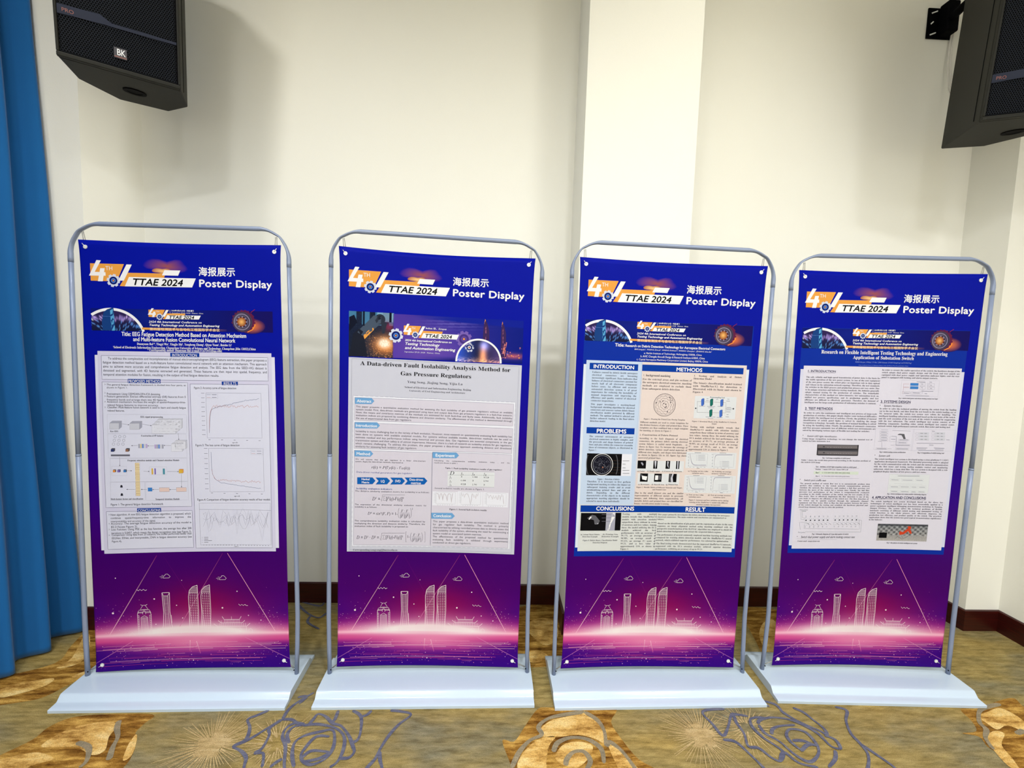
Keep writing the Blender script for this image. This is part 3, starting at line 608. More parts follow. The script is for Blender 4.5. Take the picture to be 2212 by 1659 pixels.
ART = [
['n',1],
['lg',257.2,1291.1,53.5,1641.4,'am0','am2',2.6],
['lg',547.3,1285.5,743.2,1634,'am1','am2',2.2],
['lg',527.4,1285.9,339.1,1609.2,'am0','am1',1.8],
['lg',283.8,1295.4,376.1,1461.4,'am4','am0',1.4],
['lg',147,1668.4,0.8,1759.5,'am1','am3',2.2],
['lg',613.1,1660.4,799.6,1759.7,'am1','am3',2.4],
['lg',656.1,1367.7,764.1,1547.2,'am4','am4',1],
['lg',547.7,1773.7,592.1,1772.5,'am5','am1',1.0249517265852464],
['lg',465.3,1695.3,725.4,1692.9,'am1','am2',0.9264249678354691],
['lg',27.4,1701.4,234.1,1699.3,'am1','am2',1.5997469163507423],
['lg',463.4,1740.7,725.8,1738.7,'am5','am0',1.5544559257839192],
['lg',258,1732,357.8,1730.6,'am5','am1',1.4839296715311734],
['lg',536.7,1713.1,785.3,1710.9,'am1','am2',1.0812498726145217],
['lg',100,1767.3,174.9,1766,'am5','am1',0.721472271226704],
['lg',83.9,1711.5,246.3,1709.7,'am1','am2',1.5988152113732967],
['lg',109.6,1745.7,374.6,1743.7,'am5','am5',1.3609615227045802],
['lg',440.7,1768.7,683.6,1767,'am5','am5',1.0256977437651076],
['lg',259.1,1764.2,543.6,1762.3,'am5','am5',1.3436358084137083],
['lg',306.5,1723.6,466,1721.9,'am5','am5',1.1507569563675895],
['lg',206.9,1761.5,471,1759.7,'am5','am5',1.0156973258475555],
['lg',322.5,1750.2,473.4,1748.6,'am5','am0',0.8996299098919097],
['lg',402.9,1710,476.1,1708.6,'am1','am2',1.5171464469634852],
['lg',524.6,1704,637.3,1702.5,'am1','am2',1.5616255404005424],
['lg',292.1,1748.3,459.1,1746.7,'am5','am0',1.2542273940827715],
['lg',421,1717.8,581.5,1716,'am5','am5',1.5407389232204007],
['lg',49.8,1740.7,294.2,1738.8,'am5','am0',0.7075796404249091],
['lg',575.8,1758.6,633.7,1757.4,'am5','am0',1.287618934691095],
['lg',134.3,1706.4,394.5,1704.1,'am1','am2',0.7956393843809724],
['lg',492.1,1728.9,587.1,1727.5,'am5','am1',1.5492228656450182],
['lg',516.3,1685.7,751.4,1683.4,'am1','am2',0.7511167707005233],
['lg',147.3,1714.5,181.6,1713.4,'am1','am2',0.803700771623149],
['lg',30.1,1689,299.7,1686.5,'am1','am2',1.0357875520745],
['lg',538.4,1691.3,767.1,1689,'am1','am2',1.1707822697039387],
['lg',339.4,1682.4,580.9,1680,'am1','am2',0.9230443018397547],
['lg',10.2,1776.6,285.7,1774.9,'am5','am0',1.3682136608132018],
['lg',196.5,1691.8,232.8,1690.6,'am1','am2',1.1037879362430645],
['lg',427.1,1754,700.4,1752.1,'am5','am5',1.4762011986928851],
['lg',274.2,1748.2,362.7,1746.9,'am5','am0',1.318655910228754],
['lg',21.3,1762.7,257,1761,'am5','am1',1.166457495290489],
['lg',282.4,1756,398.4,1754.6,'am5','am5',0.9331867809269849],
['lg',243.9,1738.2,277,1737.1,'am5','am0',1.5630999596902164],
['lg',2.8,1704.3,393.4,1702.3,'am1','am2',1.3],
['lg',393.4,1702.3,794.7,1700.3,'am2','am1',1.3],
['lg',54.4,1756.8,361.2,1755.9,'am1','am2',1.3],
['lg',361.2,1755.9,674.6,1754.9,'am2','am1',1.3],
['lg',380.8,1672,378.6,1722.7,'am2','am5',3],
['lg',407.1,1676.9,422.8,1732.7,'am2','am5',3],
['n',2],
['d',73.5,1539.4,4.1,0,'w2'],
['d',239.4,1483,3.2,0,'w2'],
['d',329.1,1514.2,2.5,0,'w2'],
['d',520.2,1528.1,3.6,0,'w2'],
['d',89.7,1385.2,2.3,0,'w2'],
['d',583.9,1454.6,2.6,0,'w2'],
['d',630.1,1562.2,2.4,0,'w2'],
['d',683,1583.5,2.4,0,'w2'],
['d',352.5,1571.4,2.3,0,'w2'],
['d',242.2,1596.5,2.3,0,'w2'],
['d',353.7,1403.2,1.7,0,'w2'],
['d',392.4,1763.4,2.4,0,'w2'],
['l',[183.3,1506,189.4,1509.8,203.4,1509.7,210.3,1505.6],'w2',1.3],
['l',[191.7,1510.8,181.7,1528.3,213.5,1527.9,202,1510.7],'w2',1.3],
['l',[175.7,1530.8,218.7,1530.4],'w2',1.3],
['l',[171.1,1539.3,223,1538.8],'w2',1.3],
['l',[168.9,1543.3,192.2,1543.1],'w2',1.3],
['l',[202.5,1543,224.9,1542.7],'w2',1.3],
['l',[171.1,1640.6,169.9,1550.8,174.3,1533.3],'w2',1.5],
['l',[225.5,1640.2,224.1,1550.2,218.7,1532.8],'w2',1.5],
['l',[190.9,1549.1,190.7,1539.1,196.7,1533.1,202.4,1539,202.6,1548.9],'w2',1.3],
['l',[184.2,1640.5,183.1,1564.1,197,1555.5,210.3,1563.8,211.4,1640.3],'w2',1.3],
['l',[177.1,1640.6,176,1553.2],'w2',0.9],
['l',[218.9,1640.3,217.6,1552.8],'w2',0.9],
['l',[183.2,1568.1,210.3,1567.8],'w2',0.8],
['l',[183.3,1574.5,210.4,1574.3],'w2',0.8],
['l',[183.4,1581,210.5,1580.8],'w2',0.8],
['l',[183.5,1587.5,210.6,1587.3],'w2',0.8],
['l',[183.5,1594,210.7,1593.7],'w2',0.8],
['l',[183.6,1600.5,210.8,1600.2],'w2',0.8],
['l',[183.7,1607,210.9,1606.7],'w2',0.8],
['l',[183.8,1613.5,211,1613.3],'w2',0.8],
['l',[183.9,1620,211.1,1619.8],'w2',0.8],
['l',[184,1626.5,211.2,1626.3],'w2',0.8],
['l',[184.1,1633,211.3,1632.8],'w2',0.8],
['l',[187.8,1561,188.9,1640.5],'w2',0.8],
['l',[192.4,1561,193.6,1640.4],'w2',0.8],
['l',[197.1,1560.9,198.2,1640.4],'w2',0.8],
['l',[201.8,1560.9,202.9,1640.4],'w2',0.8],
['l',[206,1560.9,207.2,1640.3],'w2',0.8],
['l',[171.3,1554.2,174.6,1556.7],'w2',1.6],
['l',[219,1556.2,222.8,1553.7],'w2',1.6],
['l',[171.4,1562.2,174.7,1564.6],'w2',1.6],
['l',[219.2,1564.2,222.9,1561.7],'w2',1.6],
['l',[171.5,1570.2,174.8,1572.6],'w2',1.6],
['l',[219.3,1572.2,223,1569.7],'w2',1.6],
['l',[171.6,1578.1,174.9,1580.6],'w2',1.6],
['l',[219.4,1580.2,223.1,1577.6],'w2',1.6],
['l',[171.7,1586.1,175.1,1588.6],'w2',1.6],
['l',[219.5,1588.2,223.2,1585.6],'w2',1.6],
['l',[171.9,1594.1,175.2,1596.6],'w2',1.6],
['l',[219.7,1596.2,223.4,1593.6],'w2',1.6],
['l',[172,1602.1,175.3,1604.5],'w2',1.6],
['l',[219.8,1604.2,223.5,1601.6],'w2',1.6],
['l',[172.1,1610.1,175.4,1612.5],'w2',1.6],
['l',[219.9,1612.2,223.6,1609.6],'w2',1.6],
['l',[172.2,1618.1,175.5,1620.5],'w2',1.6],
['l',[220,1620.2,223.7,1617.7],'w2',1.6],
['l',[172.3,1626.1,175.6,1628.5],'w2',1.6],
['l',[220.1,1628.2,223.9,1625.7],'w2',1.6],
['l',[172.4,1634.1,175.7,1636.6],'w2',1.6],
['l',[220.3,1636.2,224,1633.7],'w2',1.6],
['l',[271.3,1456.8,301.7,1456.4],'w2',2],
['l',[271.3,1456.8,275.6,1542.2,272.9,1602.2,263.2,1639.9],'w2',2],
['l',[301.7,1456.4,301,1541.9,306.8,1601.9,318.4,1639.6],'w2',2],
['l',[277.6,1470.6,281.6,1562.1,278.2,1639.8],'w2',1.2],
['l',[294.9,1470.4,296.2,1562,301.9,1639.7],'w2',1.2],
['l',[272.2,1458.8,277.6,1470.6,294.9,1470.4,300.8,1458.4],'w2',1.6],
['l',[306.4,1556.9,308,1591.9],'w2',1.2],
['l',[279.1,1474.5,294.5,1474.3],'w2',1],
['l',[279.2,1480,294.6,1479.8],'w2',1],
['l',[279.3,1485.5,294.7,1485.3],'w2',1],
['l',[279.4,1490.9,294.8,1490.7],'w2',1],
['l',[279.5,1496.4,294.9,1496.2],'w2',1],
['l',[279.6,1501.8,295,1501.7],'w2',1],
['l',[279.7,1507.3,295.1,1507.1],'w2',1],
['l',[279.7,1512.8,295.2,1512.6],'w2',1],
['l',[279.8,1518.2,295.3,1518.1],'w2',1],
['l',[279.9,1523.7,295.4,1523.5],'w2',1],
['l',[280,1529.2,295.5,1529],'w2',1],
['l',[280.1,1534.7,295.7,1534.5],'w2',1],
['l',[280.2,1540.2,295.8,1540],'w2',1],
['l',[280.3,1545.6,295.9,1545.5],'w2',1],
['l',[280.4,1551.1,296,1551],'w2',1],
['l',[280.5,1556.6,296.1,1556.5],'w2',1],
['l',[280.6,1562.1,296.2,1562],'w2',1],
['l',[280.7,1567.6,296.3,1567.5],'w2',1],
['l',[280.8,1573.1,296.4,1573],'w2',1],
['l',[280.9,1578.6,296.5,1578.5],'w2',1],
['l',[281,1584.1,296.6,1584],'w2',1],
['l',[281.1,1589.6,296.7,1589.5],'w2',1],
['l',[281.2,1595.1,296.8,1595],'w2',1],
['l',[281.3,1600.6,296.9,1600.5],'w2',1],
['l',[281.4,1606.2,297,1606],'w2',1],
['l',[281.5,1611.7,297.1,1611.6],'w2',1],
['l',[281.6,1617.2,297.2,1617.1],'w2',1],
['l',[281.7,1622.7,297.3,1622.6],'w2',1],
['l',[281.8,1628.3,297.4,1628.1],'w2',1],
['l',[281.9,1633.8,297.5,1633.7],'w2',1],
['l',[282,1639.3,297.6,1639.2],'w2',1],
['l',[416.8,1426.1,396.7,1433.3,383.8,1448.4,379.3,1476.2,380.7,1541.1,379.6,1639.1],'w2',2],
['l',[416.8,1426.1,419.1,1540.7,415.7,1638.9],'w2',2],
['l',[380.3,1459.3,417.1,1458.8],'w2',1.4],
['l',[394.8,1435.3,416.5,1435],'w2',1],
['l',[392.3,1439.3,416.6,1439],'w2',1],
['l',[389.8,1443.3,416.7,1442.9],'w2',1],
['l',[387.3,1447.3,416.8,1446.9],'w2',1],
['l',[384.8,1451.3,416.9,1450.9],'w2',1],
['l',[382.3,1455.3,417,1454.9],'w2',1],
['l',[384.2,1464.2,388.9,1464.2],'w2',2.2],
['l',[392.7,1464.1,397.4,1464.1],'w2',2.2],
['l',[401.2,1464,405.9,1464],'w2',2.2],
['l',[409.2,1463.9,413.9,1463.9],'w2',2.2],
['l',[384.3,1471.7,389.1,1471.6],'w2',2.2],
['l',[392.8,1471.6,397.6,1471.5],'w2',2.2],
['l',[401.3,1471.5,406.1,1471.4],'w2',2.2],
['l',[409.4,1471.4,414.1,1471.3],'w2',2.2],
['l',[384.5,1479.2,389.2,1479.1],'w2',2.2],
['l',[393,1479.1,397.7,1479],'w2',2.2],
['l',[401.5,1478.9,406.2,1478.9],'w2',2.2],
['l',[409.6,1478.8,414.3,1478.8],'w2',2.2],
['l',[384.7,1486.6,389.4,1486.6],'w2',2.2],
['l',[393.2,1486.5,397.9,1486.5],'w2',2.2],
['l',[401.7,1486.4,406.4,1486.4],'w2',2.2],
['l',[409.7,1486.3,414.5,1486.3],'w2',2.2],
['l',[384.9,1494.1,389.6,1494],'w2',2.2],
['l',[393.4,1494,398.1,1493.9],'w2',2.2],
['l',[401.9,1493.9,406.6,1493.8],'w2',2.2],
['l',[409.9,1493.8,414.6,1493.7],'w2',2.2],
['l',[385,1501.6,389.8,1501.5],'w2',2.2],
['l',[393.5,1501.5,398.3,1501.4],'w2',2.2],
['l',[402,1501.4,406.8,1501.3],'w2',2.2],
['l',[410.1,1501.3,414.8,1501.2],'w2',2.2],
['l',[385.2,1509.1,389.9,1509],'w2',2.2],
['l',[393.7,1509,398.4,1508.9],'w2',2.2],
['l',[402.2,1508.9,407,1508.8],'w2',2.2],
['l',[410.3,1508.8,415,1508.7],'w2',2.2],
['l',[385.4,1516.6,390.1,1516.5],'w2',2.2],
['l',[393.9,1516.5,398.6,1516.4],'w2',2.2],
['l',[402.4,1516.4,407.1,1516.3],'w2',2.2],
['l',[410.4,1516.3,415.2,1516.2],'w2',2.2],
['l',[385.5,1524,390.3,1524],'w2',2.2],
['l',[394.1,1523.9,398.8,1523.9],'w2',2.2],
['l',[402.6,1523.9,407.3,1523.8],'w2',2.2],
['l',[410.6,1523.8,415.4,1523.7],'w2',2.2],
['l',[385.7,1531.5,390.4,1531.5],'w2',2.2],
['l',[394.2,1531.4,399,1531.4],'w2',2.2],
['l',[402.7,1531.4,407.5,1531.3],'w2',2.2],
['l',[410.8,1531.3,415.5,1531.2],'w2',2.2],
['l',[385.9,1539,390.6,1539],'w2',2.2],
['l',[394.4,1539,399.1,1538.9],'w2',2.2],
['l',[402.9,1538.9,407.7,1538.8],'w2',2.2],
['l',[411,1538.8,415.7,1538.7],'w2',2.2],
['l',[386,1546.6,390.8,1546.5],'w2',2.2],
['l',[394.6,1546.5,399.3,1546.4],'w2',2.2],
['l',[403.1,1546.4,407.8,1546.3],'w2',2.2],
['l',[411.2,1546.3,415.9,1546.2],'w2',2.2],
['l',[386.2,1554.1,391,1554],'w2',2.2],
['l',[394.7,1554,399.5,1553.9],'w2',2.2],
['l',[403.3,1553.9,408,1553.8],'w2',2.2],
['l',[411.3,1553.8,416.1,1553.8],'w2',2.2],
['l',[386.4,1561.6,391.1,1561.5],'w2',2.2],
['l',[394.9,1561.5,399.7,1561.5],'w2',2.2],
['l',[403.5,1561.4,408.2,1561.4],'w2',2.2],
['l',[411.5,1561.3,416.3,1561.3],'w2',2.2],
['l',[386.6,1569.1,391.3,1569.1],'w2',2.2],
['l',[395.1,1569,399.8,1569],'w2',2.2],
['l',[403.6,1568.9,408.4,1568.9],'w2',2.2],
['l',[411.7,1568.9,416.4,1568.8],'w2',2.2],
['l',[386.7,1576.6,391.5,1576.6],'w2',2.2],
['l',[395.3,1576.6,400,1576.5],'w2',2.2],
['l',[403.8,1576.5,408.6,1576.4],'w2',2.2],
['l',[411.9,1576.4,416.6,1576.4],'w2',2.2],
['l',[386.9,1584.2,391.6,1584.1],'w2',2.2],
['l',[395.4,1584.1,400.2,1584],'w2',2.2],
['l',[404,1584,408.7,1584],'w2',2.2],
['l',[412.1,1583.9,416.8,1583.9],'w2',2.2],
['l',[387.1,1591.7,391.8,1591.7],'w2',2.2],
['l',[395.6,1591.6,400.4,1591.6],'w2',2.2],
['l',[404.2,1591.6,408.9,1591.5],'w2',2.2],
['l',[412.2,1591.5,417,1591.4],'w2',2.2],
['l',[387.2,1599.2,392,1599.2],'w2',2.2],
['l',[395.8,1599.2,400.5,1599.1],'w2',2.2],
['l',[404.3,1599.1,409.1,1599.1],'w2',2.2],
['l',[412.4,1599,417.2,1599],'w2',2.2],
['l',[387.4,1606.8,392.2,1606.8],'w2',2.2],
['l',[396,1606.7,400.7,1606.7],'w2',2.2],
['l',[404.5,1606.7,409.3,1606.6],'w2',2.2],
['l',[412.6,1606.6,417.4,1606.5],'w2',2.2],
['l',[387.6,1614.3,392.3,1614.3],'w2',2.2],
['l',[396.1,1614.3,400.9,1614.2],'w2',2.2],
['l',[404.7,1614.2,409.4,1614.2],'w2',2.2],
['l',[412.8,1614.1,417.5,1614.1],'w2',2.2],
['l',[387.8,1621.9,392.5,1621.9],'w2',2.2],
['l',[396.3,1621.8,401.1,1621.8],'w2',2.2],
['l',[404.9,1621.8,409.6,1621.7],'w2',2.2],
['l',[413,1621.7,417.7,1621.7],'w2',2.2],
['l',[387.9,1629.5,392.7,1629.4],'w2',2.2],
['l',[396.5,1629.4,401.2,1629.4],'w2',2.2],
['l',[405,1629.3,409.8,1629.3],'w2',2.2],
['l',[413.1,1629.3,417.9,1629.2],'w2',2.2],
['l',[388.1,1637,392.9,1637],'w2',2.2],
['l',[396.7,1637,401.4,1636.9],'w2',2.2],
['l',[405.2,1636.9,410,1636.9],'w2',2.2],
['l',[413.3,1636.9,418.1,1636.8],'w2',2.2],
['l',[379.8,1501.1,386.6,1571.1,395.8,1639],'w2',1.2],
['l',[380,1551.1,386.2,1639.1],'w2',1],
['l',[468.3,1425.3,448.2,1432.6,435.3,1447.7,430.8,1475.6,432.4,1540.6,431.5,1638.7],'w2',2],
['l',[468.3,1425.3,470.9,1540.2,467.8,1638.5],'w2',2],
['l',[431.8,1458.6,468.7,1458.2],'w2',1.4],
['l',[446.3,1434.6,468.1,1434.3],'w2',1],
['l',[443.8,1438.6,468.2,1438.2],'w2',1],
['l',[441.3,1442.6,468.3,1442.2],'w2',1],
['l',[438.8,1446.6,468.4,1446.2],'w2',1],
['l',[436.3,1450.6,468.5,1450.2],'w2',1],
['l',[433.8,1454.6,468.6,1454.2],'w2',1],
['l',[435.7,1463.6,440.4,1463.5],'w2',2.2],
['l',[444.2,1463.5,448.9,1463.4],'w2',2.2],
['l',[452.7,1463.3,457.5,1463.3],'w2',2.2],
['l',[460.8,1463.2,465.5,1463.2],'w2',2.2],
['l',[435.9,1471,440.6,1471],'w2',2.2],
['l',[444.4,1470.9,449.1,1470.9],'w2',2.2],
['l',[452.9,1470.8,457.7,1470.8],'w2',2.2],
['l',[461,1470.7,465.7,1470.7],'w2',2.2],
['l',[436.1,1478.5,440.8,1478.5],'w2',2.2],
['l',[444.6,1478.4,449.3,1478.3],'w2',2.2],
['l',[453.1,1478.3,457.9,1478.2],'w2',2.2],
['l',[461.2,1478.2,465.9,1478.1],'w2',2.2],
['l',[436.2,1486,441,1485.9],'w2',2.2],
['l',[444.8,1485.9,449.5,1485.8],'w2',2.2],
['l',[453.3,1485.8,458.1,1485.7],'w2',2.2],
['l',[461.4,1485.7,466.1,1485.6],'w2',2.2],
['l',[436.4,1493.5,441.2,1493.4],'w2',2.2],
['l',[445,1493.4,449.7,1493.3],'w2',2.2],
['l',[453.5,1493.3,458.3,1493.2],'w2',2.2],
['l',[461.6,1493.2,466.3,1493.1],'w2',2.2],
['l',[436.6,1501,441.4,1500.9],'w2',2.2],
['l',[445.2,1500.9,449.9,1500.8],'w2',2.2],
['l',[453.7,1500.8,458.4,1500.7],'w2',2.2],
['l',[461.8,1500.7,466.5,1500.6],'w2',2.2],
['l',[436.8,1508.5,441.6,1508.4],'w2',2.2],
['l',[445.3,1508.4,450.1,1508.3],'w2',2.2],
['l',[453.9,1508.3,458.6,1508.2],'w2',2.2],
['l',[462,1508.2,466.7,1508.1],'w2',2.2],
['l',[437,1516,441.7,1515.9],'w2',2.2],
['l',[445.5,1515.9,450.3,1515.8],'w2',2.2],
['l',[454.1,1515.8,458.8,1515.7],'w2',2.2],
['l',[462.2,1515.7,466.9,1515.6],'w2',2.2],
['l',[437.2,1523.5,441.9,1523.4],'w2',2.2],
['l',[445.7,1523.4,450.5,1523.3],'w2',2.2],
['l',[454.3,1523.3,459,1523.2],'w2',2.2],
['l',[462.4,1523.2,467.1,1523.1],'w2',2.2],
['l',[437.4,1531,442.1,1530.9],'w2',2.2],
['l',[445.9,1530.9,450.7,1530.8],'w2',2.2],
['l',[454.5,1530.8,459.2,1530.7],'w2',2.2],
['l',[462.6,1530.7,467.3,1530.7],'w2',2.2],
['l',[437.6,1538.5,442.3,1538.4],'w2',2.2],
['l',[446.1,1538.4,450.9,1538.4],'w2',2.2],
['l',[454.7,1538.3,459.4,1538.3],'w2',2.2],
['l',[462.8,1538.2,467.5,1538.2],'w2',2.2],
['l',[437.7,1546,442.5,1546],'w2',2.2],
['l',[446.3,1545.9,451.1,1545.9],'w2',2.2],
['l',[454.9,1545.8,459.6,1545.8],'w2',2.2],
['l',[462.9,1545.8,467.7,1545.7],'w2',2.2],
['l',[437.9,1553.5,442.7,1553.5],'w2',2.2],
['l',[446.5,1553.5,451.2,1553.4],'w2',2.2],
['l',[455.1,1553.4,459.8,1553.3],'w2',2.2],
['l',[463.1,1553.3,467.9,1553.2],'w2',2.2],
['l',[438.1,1561.1,442.9,1561],'w2',2.2],
['l',[446.7,1561,451.4,1560.9],'w2',2.2],
['l',[455.2,1560.9,460,1560.9],'w2',2.2],
['l',[463.3,1560.8,468.1,1560.8],'w2',2.2],
['l',[438.3,1568.6,443.1,1568.6],'w2',2.2],
['l',[446.9,1568.5,451.6,1568.5],'w2',2.2],
['l',[455.4,1568.4,460.2,1568.4],'w2',2.2],
['l',[463.5,1568.4,468.3,1568.3],'w2',2.2],
['l',[438.5,1576.2,443.3,1576.1],'w2',2.2],
['l',[447.1,1576.1,451.8,1576],'w2',2.2],
['l',[455.6,1576,460.4,1575.9],'w2',2.2],
['l',[463.7,1575.9,468.5,1575.9],'w2',2.2],
['l',[438.7,1583.7,443.4,1583.7],'w2',2.2],
['l',[447.3,1583.6,452,1583.6],'w2',2.2],
['l',[455.8,1583.5,460.6,1583.5],'w2',2.2],
['l',[463.9,1583.5,468.7,1583.4],'w2',2.2],
['l',[438.9,1591.2,443.6,1591.2],'w2',2.2],
['l',[447.4,1591.2,452.2,1591.1],'w2',2.2],
['l',[456,1591.1,460.8,1591.1],'w2',2.2],
['l',[464.1,1591,468.9,1591],'w2',2.2],
['l',[439.1,1598.8,443.8,1598.8],'w2',2.2],
['l',[447.6,1598.7,452.4,1598.7],'w2',2.2],
['l',[456.2,1598.7,461,1598.6],'w2',2.2],
['l',[464.3,1598.6,469.1,1598.5],'w2',2.2],
['l',[439.3,1606.4,444,1606.3],'w2',2.2],
['l',[447.8,1606.3,452.6,1606.3],'w2',2.2],
['l',[456.4,1606.2,461.2,1606.2],'w2',2.2],
['l',[464.5,1606.2,469.3,1606.1],'w2',2.2],
['l',[439.4,1613.9,444.2,1613.9],'w2',2.2],
['l',[448,1613.9,452.8,1613.8],'w2',2.2],
['l',[456.6,1613.8,461.4,1613.8],'w2',2.2],
['l',[464.7,1613.7,469.5,1613.7],'w2',2.2],
['l',[439.6,1621.5,444.4,1621.5],'w2',2.2],
['l',[448.2,1621.4,453,1621.4],'w2',2.2],
['l',[456.8,1621.4,461.6,1621.3],'w2',2.2],
['l',[464.9,1621.3,469.7,1621.3],'w2',2.2],
['l',[439.8,1629.1,444.6,1629],'w2',2.2],
['l',[448.4,1629,453.2,1629],'w2',2.2],
['l',[457,1629,461.8,1628.9],'w2',2.2],
['l',[465.1,1628.9,469.9,1628.9],'w2',2.2],
['l',[440,1636.7,444.8,1636.6],'w2',2.2],
['l',[448.6,1636.6,453.4,1636.6],'w2',2.2],
['l',[457.2,1636.5,462,1636.5],'w2',2.2],
['l',[465.3,1636.5,470.1,1636.4],'w2',2.2],
['l',[431.4,1500.5,438.4,1570.6,447.7,1638.6],'w2',1.2],
['l',[431.7,1550.6,438.2,1638.7],'w2',1],
['l',[517.9,1567.3,526.5,1580.9,591.2,1580.3,599,1566.6],'w2',1.8],
['l',[500.3,1585.2,514,1596.1,602.8,1595.4,614.5,1584.1],'w2',1.8],
['l',[481.5,1599.5,498.6,1611.9,621.2,1611,636.1,1597.1],'w2',1.8],
['l',[557.2,1567,557.6,1580.6],'w2',1.2],
['l',[514,1596.1,513.7,1585],'w2',1],
['l',[498.6,1611.9,499.4,1640.8],'w2',1.6],
['l',[619.7,1611,620.7,1639.9],'w2',1.6],
['l',[527.9,1580.9,528.3,1595.5],'w2',1.2],
['l',[534.1,1580.8,534.6,1595.5],'w2',1.2],
['l',[540.4,1580.8,540.8,1595.4],'w2',1.2],
['l',[546.6,1580.7,547,1595.4],'w2',1.2],
['l',[552.8,1580.6,553.3,1595.3],'w2',1.2],
['l',[559.1,1580.6,559.5,1595.3],'w2',1.2],
['l',[565.3,1580.5,565.7,1595.2],'w2',1.2],
['l',[571.5,1580.5,572,1595.1],'w2',1.2],
['l',[577.8,1580.4,578.2,1595.1],'w2',1.2],
['l',[584,1580.4,584.5,1595],'w2',1.2],
['l',[590.3,1580.3,590.7,1595],'w2',1.2],
['l',[507.8,1597.2,508.2,1611.4],'w2',1],
['l',[515.4,1597.1,515.8,1611.3],'w2',1],
['l',[523.1,1597.1,523.5,1611.2],'w2',1],
['l',[530.8,1597,531.2,1611.2],'w2',1],
['l',[538.4,1596.9,538.9,1611.1],'w2',1],
['l',[546.1,1596.9,546.5,1611.1],'w2',1],
['l',[553.8,1596.8,554.2,1611],'w2',1],
['l',[561.5,1596.8,561.9,1610.9],'w2',1],
['l',[569.2,1596.7,569.6,1610.9],'w2',1],
['l',[576.8,1596.6,577.3,1610.8],'w2',1],
['l',[584.5,1596.6,585,1610.7],'w2',1],
['l',[592.2,1596.5,592.7,1610.7],'w2',1],
['l',[599.9,1596.4,600.4,1610.6],'w2',1],
['l',[607.7,1596.4,608.1,1610.6],'w2',1],
['l',[615.4,1596.3,615.8,1610.5],'w2',1],
['l',[516.2,1641.7,515.8,1625.5,523.2,1618.3,532.1,1625.4,532.5,1641.6],'w2',1.6],
['l',[552.2,1641.4,551.8,1625.2,559.2,1618,568.1,1625.1,568.6,1641.3],'w2',1.6],
['l',[586,1641.2,585.4,1624.9,592.9,1617.8,601.8,1624.8,602.3,1641.1],'w2',1.6],
['l',[630.8,1640.9,630.4,1627.2,637.9,1620.5,645.9,1627,646.3,1640.8],'w2',1.4],
['l',[344.5,1641.9,344.2,1626.8,355.9,1619.1,367,1626.6],'w2',1],
['l',[135.1,1643.4,146.6,1628.3,158.4,1643.2],'w2',1],
['l',[278.5,1391.6,302.8,1391.2,307.4,1385.2,302.6,1379.4,296.9,1373.6,288.5,1374.7,285.8,1380.6,280.2,1383.7,278.5,1391.6],'w2',1.3],
['l',[265.3,1385.4,277.5,1385.2],'w2',1],
['l',[272.7,1379.9,280.2,1379.7],'w2',0.9],
['l',[270.1,1390.7,275.7,1390.6],'w2',0.9],
['l',[510.4,1402.8,535.1,1402.5,539.7,1396.4,534.7,1390.5,528.9,1384.7,520.3,1385.8,517.7,1391.8,512.1,1394.9,510.4,1402.8],'w2',1.3],
['l',[496.9,1396.6,509.3,1396.4],'w2',1],
['l',[504.4,1391,512,1390.9],'w2',0.9],
['l',[501.8,1402,507.5,1401.9],'w2',0.9],
['l',[170.3,1438.5,177.8,1444.3,183.8,1438.3,190.8,1444.1,197.7,1438.1,204.8,1444.4,211.2,1440.8],'w2',1.7],
['l',[589,1511.2,596.5,1518.7,602.5,1512.6,609.4,1518.5,616,1512.4,621.9,1518.4,628.7,1518.3],'w2',1.4]]
CONF = [
['n',1],
['img','strip',31.4,254.3,763.2,339.8],
['n',2],
['dome','city',110,390.8,138.8],
['n',4],
['g',[76.7,285.6,80.9,268.9,94.4,258,111.1,252,119.5,250.8,124.5,342.1,75.4,341.4,72.9,310.7],'twb'],
['g',[106,261.7,118.9,255,123.6,342.1,108.7,341.8],'twc'],
['l',[76.7,285.6,119.3,286],'bl2',0.8],
['logo',254.1,250.8,469,291.4,0],
['n',3],
['lg',229,331.9,573,334,'lor','cnv',8.5],
['bear',642.7,295.4,44],
['n',5],
['l',[343.1,255.2,344.1,270.2],'w',0.8],
['t',349.2,255,440.6,260.6,['2024年9月27-29日 · 中国 厦门'],'cj','w','F'],
['t',349.9,265.4,478.7,268.8,['September 27-29, 2024 · Xiamen, China'],'s','w','F'],
['t',257.2,301.2,470.9,306.5,['2024 4th International Conference on'],'sbi','w','F'],
['t',257.9,312.8,542.5,320.7,['Testing Technology and Automation Engineering'],'sbi','w','F'],
['t',259.8,328.7,544.7,337.6,['第四届检测技术与自动化工程国际学术会议'],'cj','crm','F']]
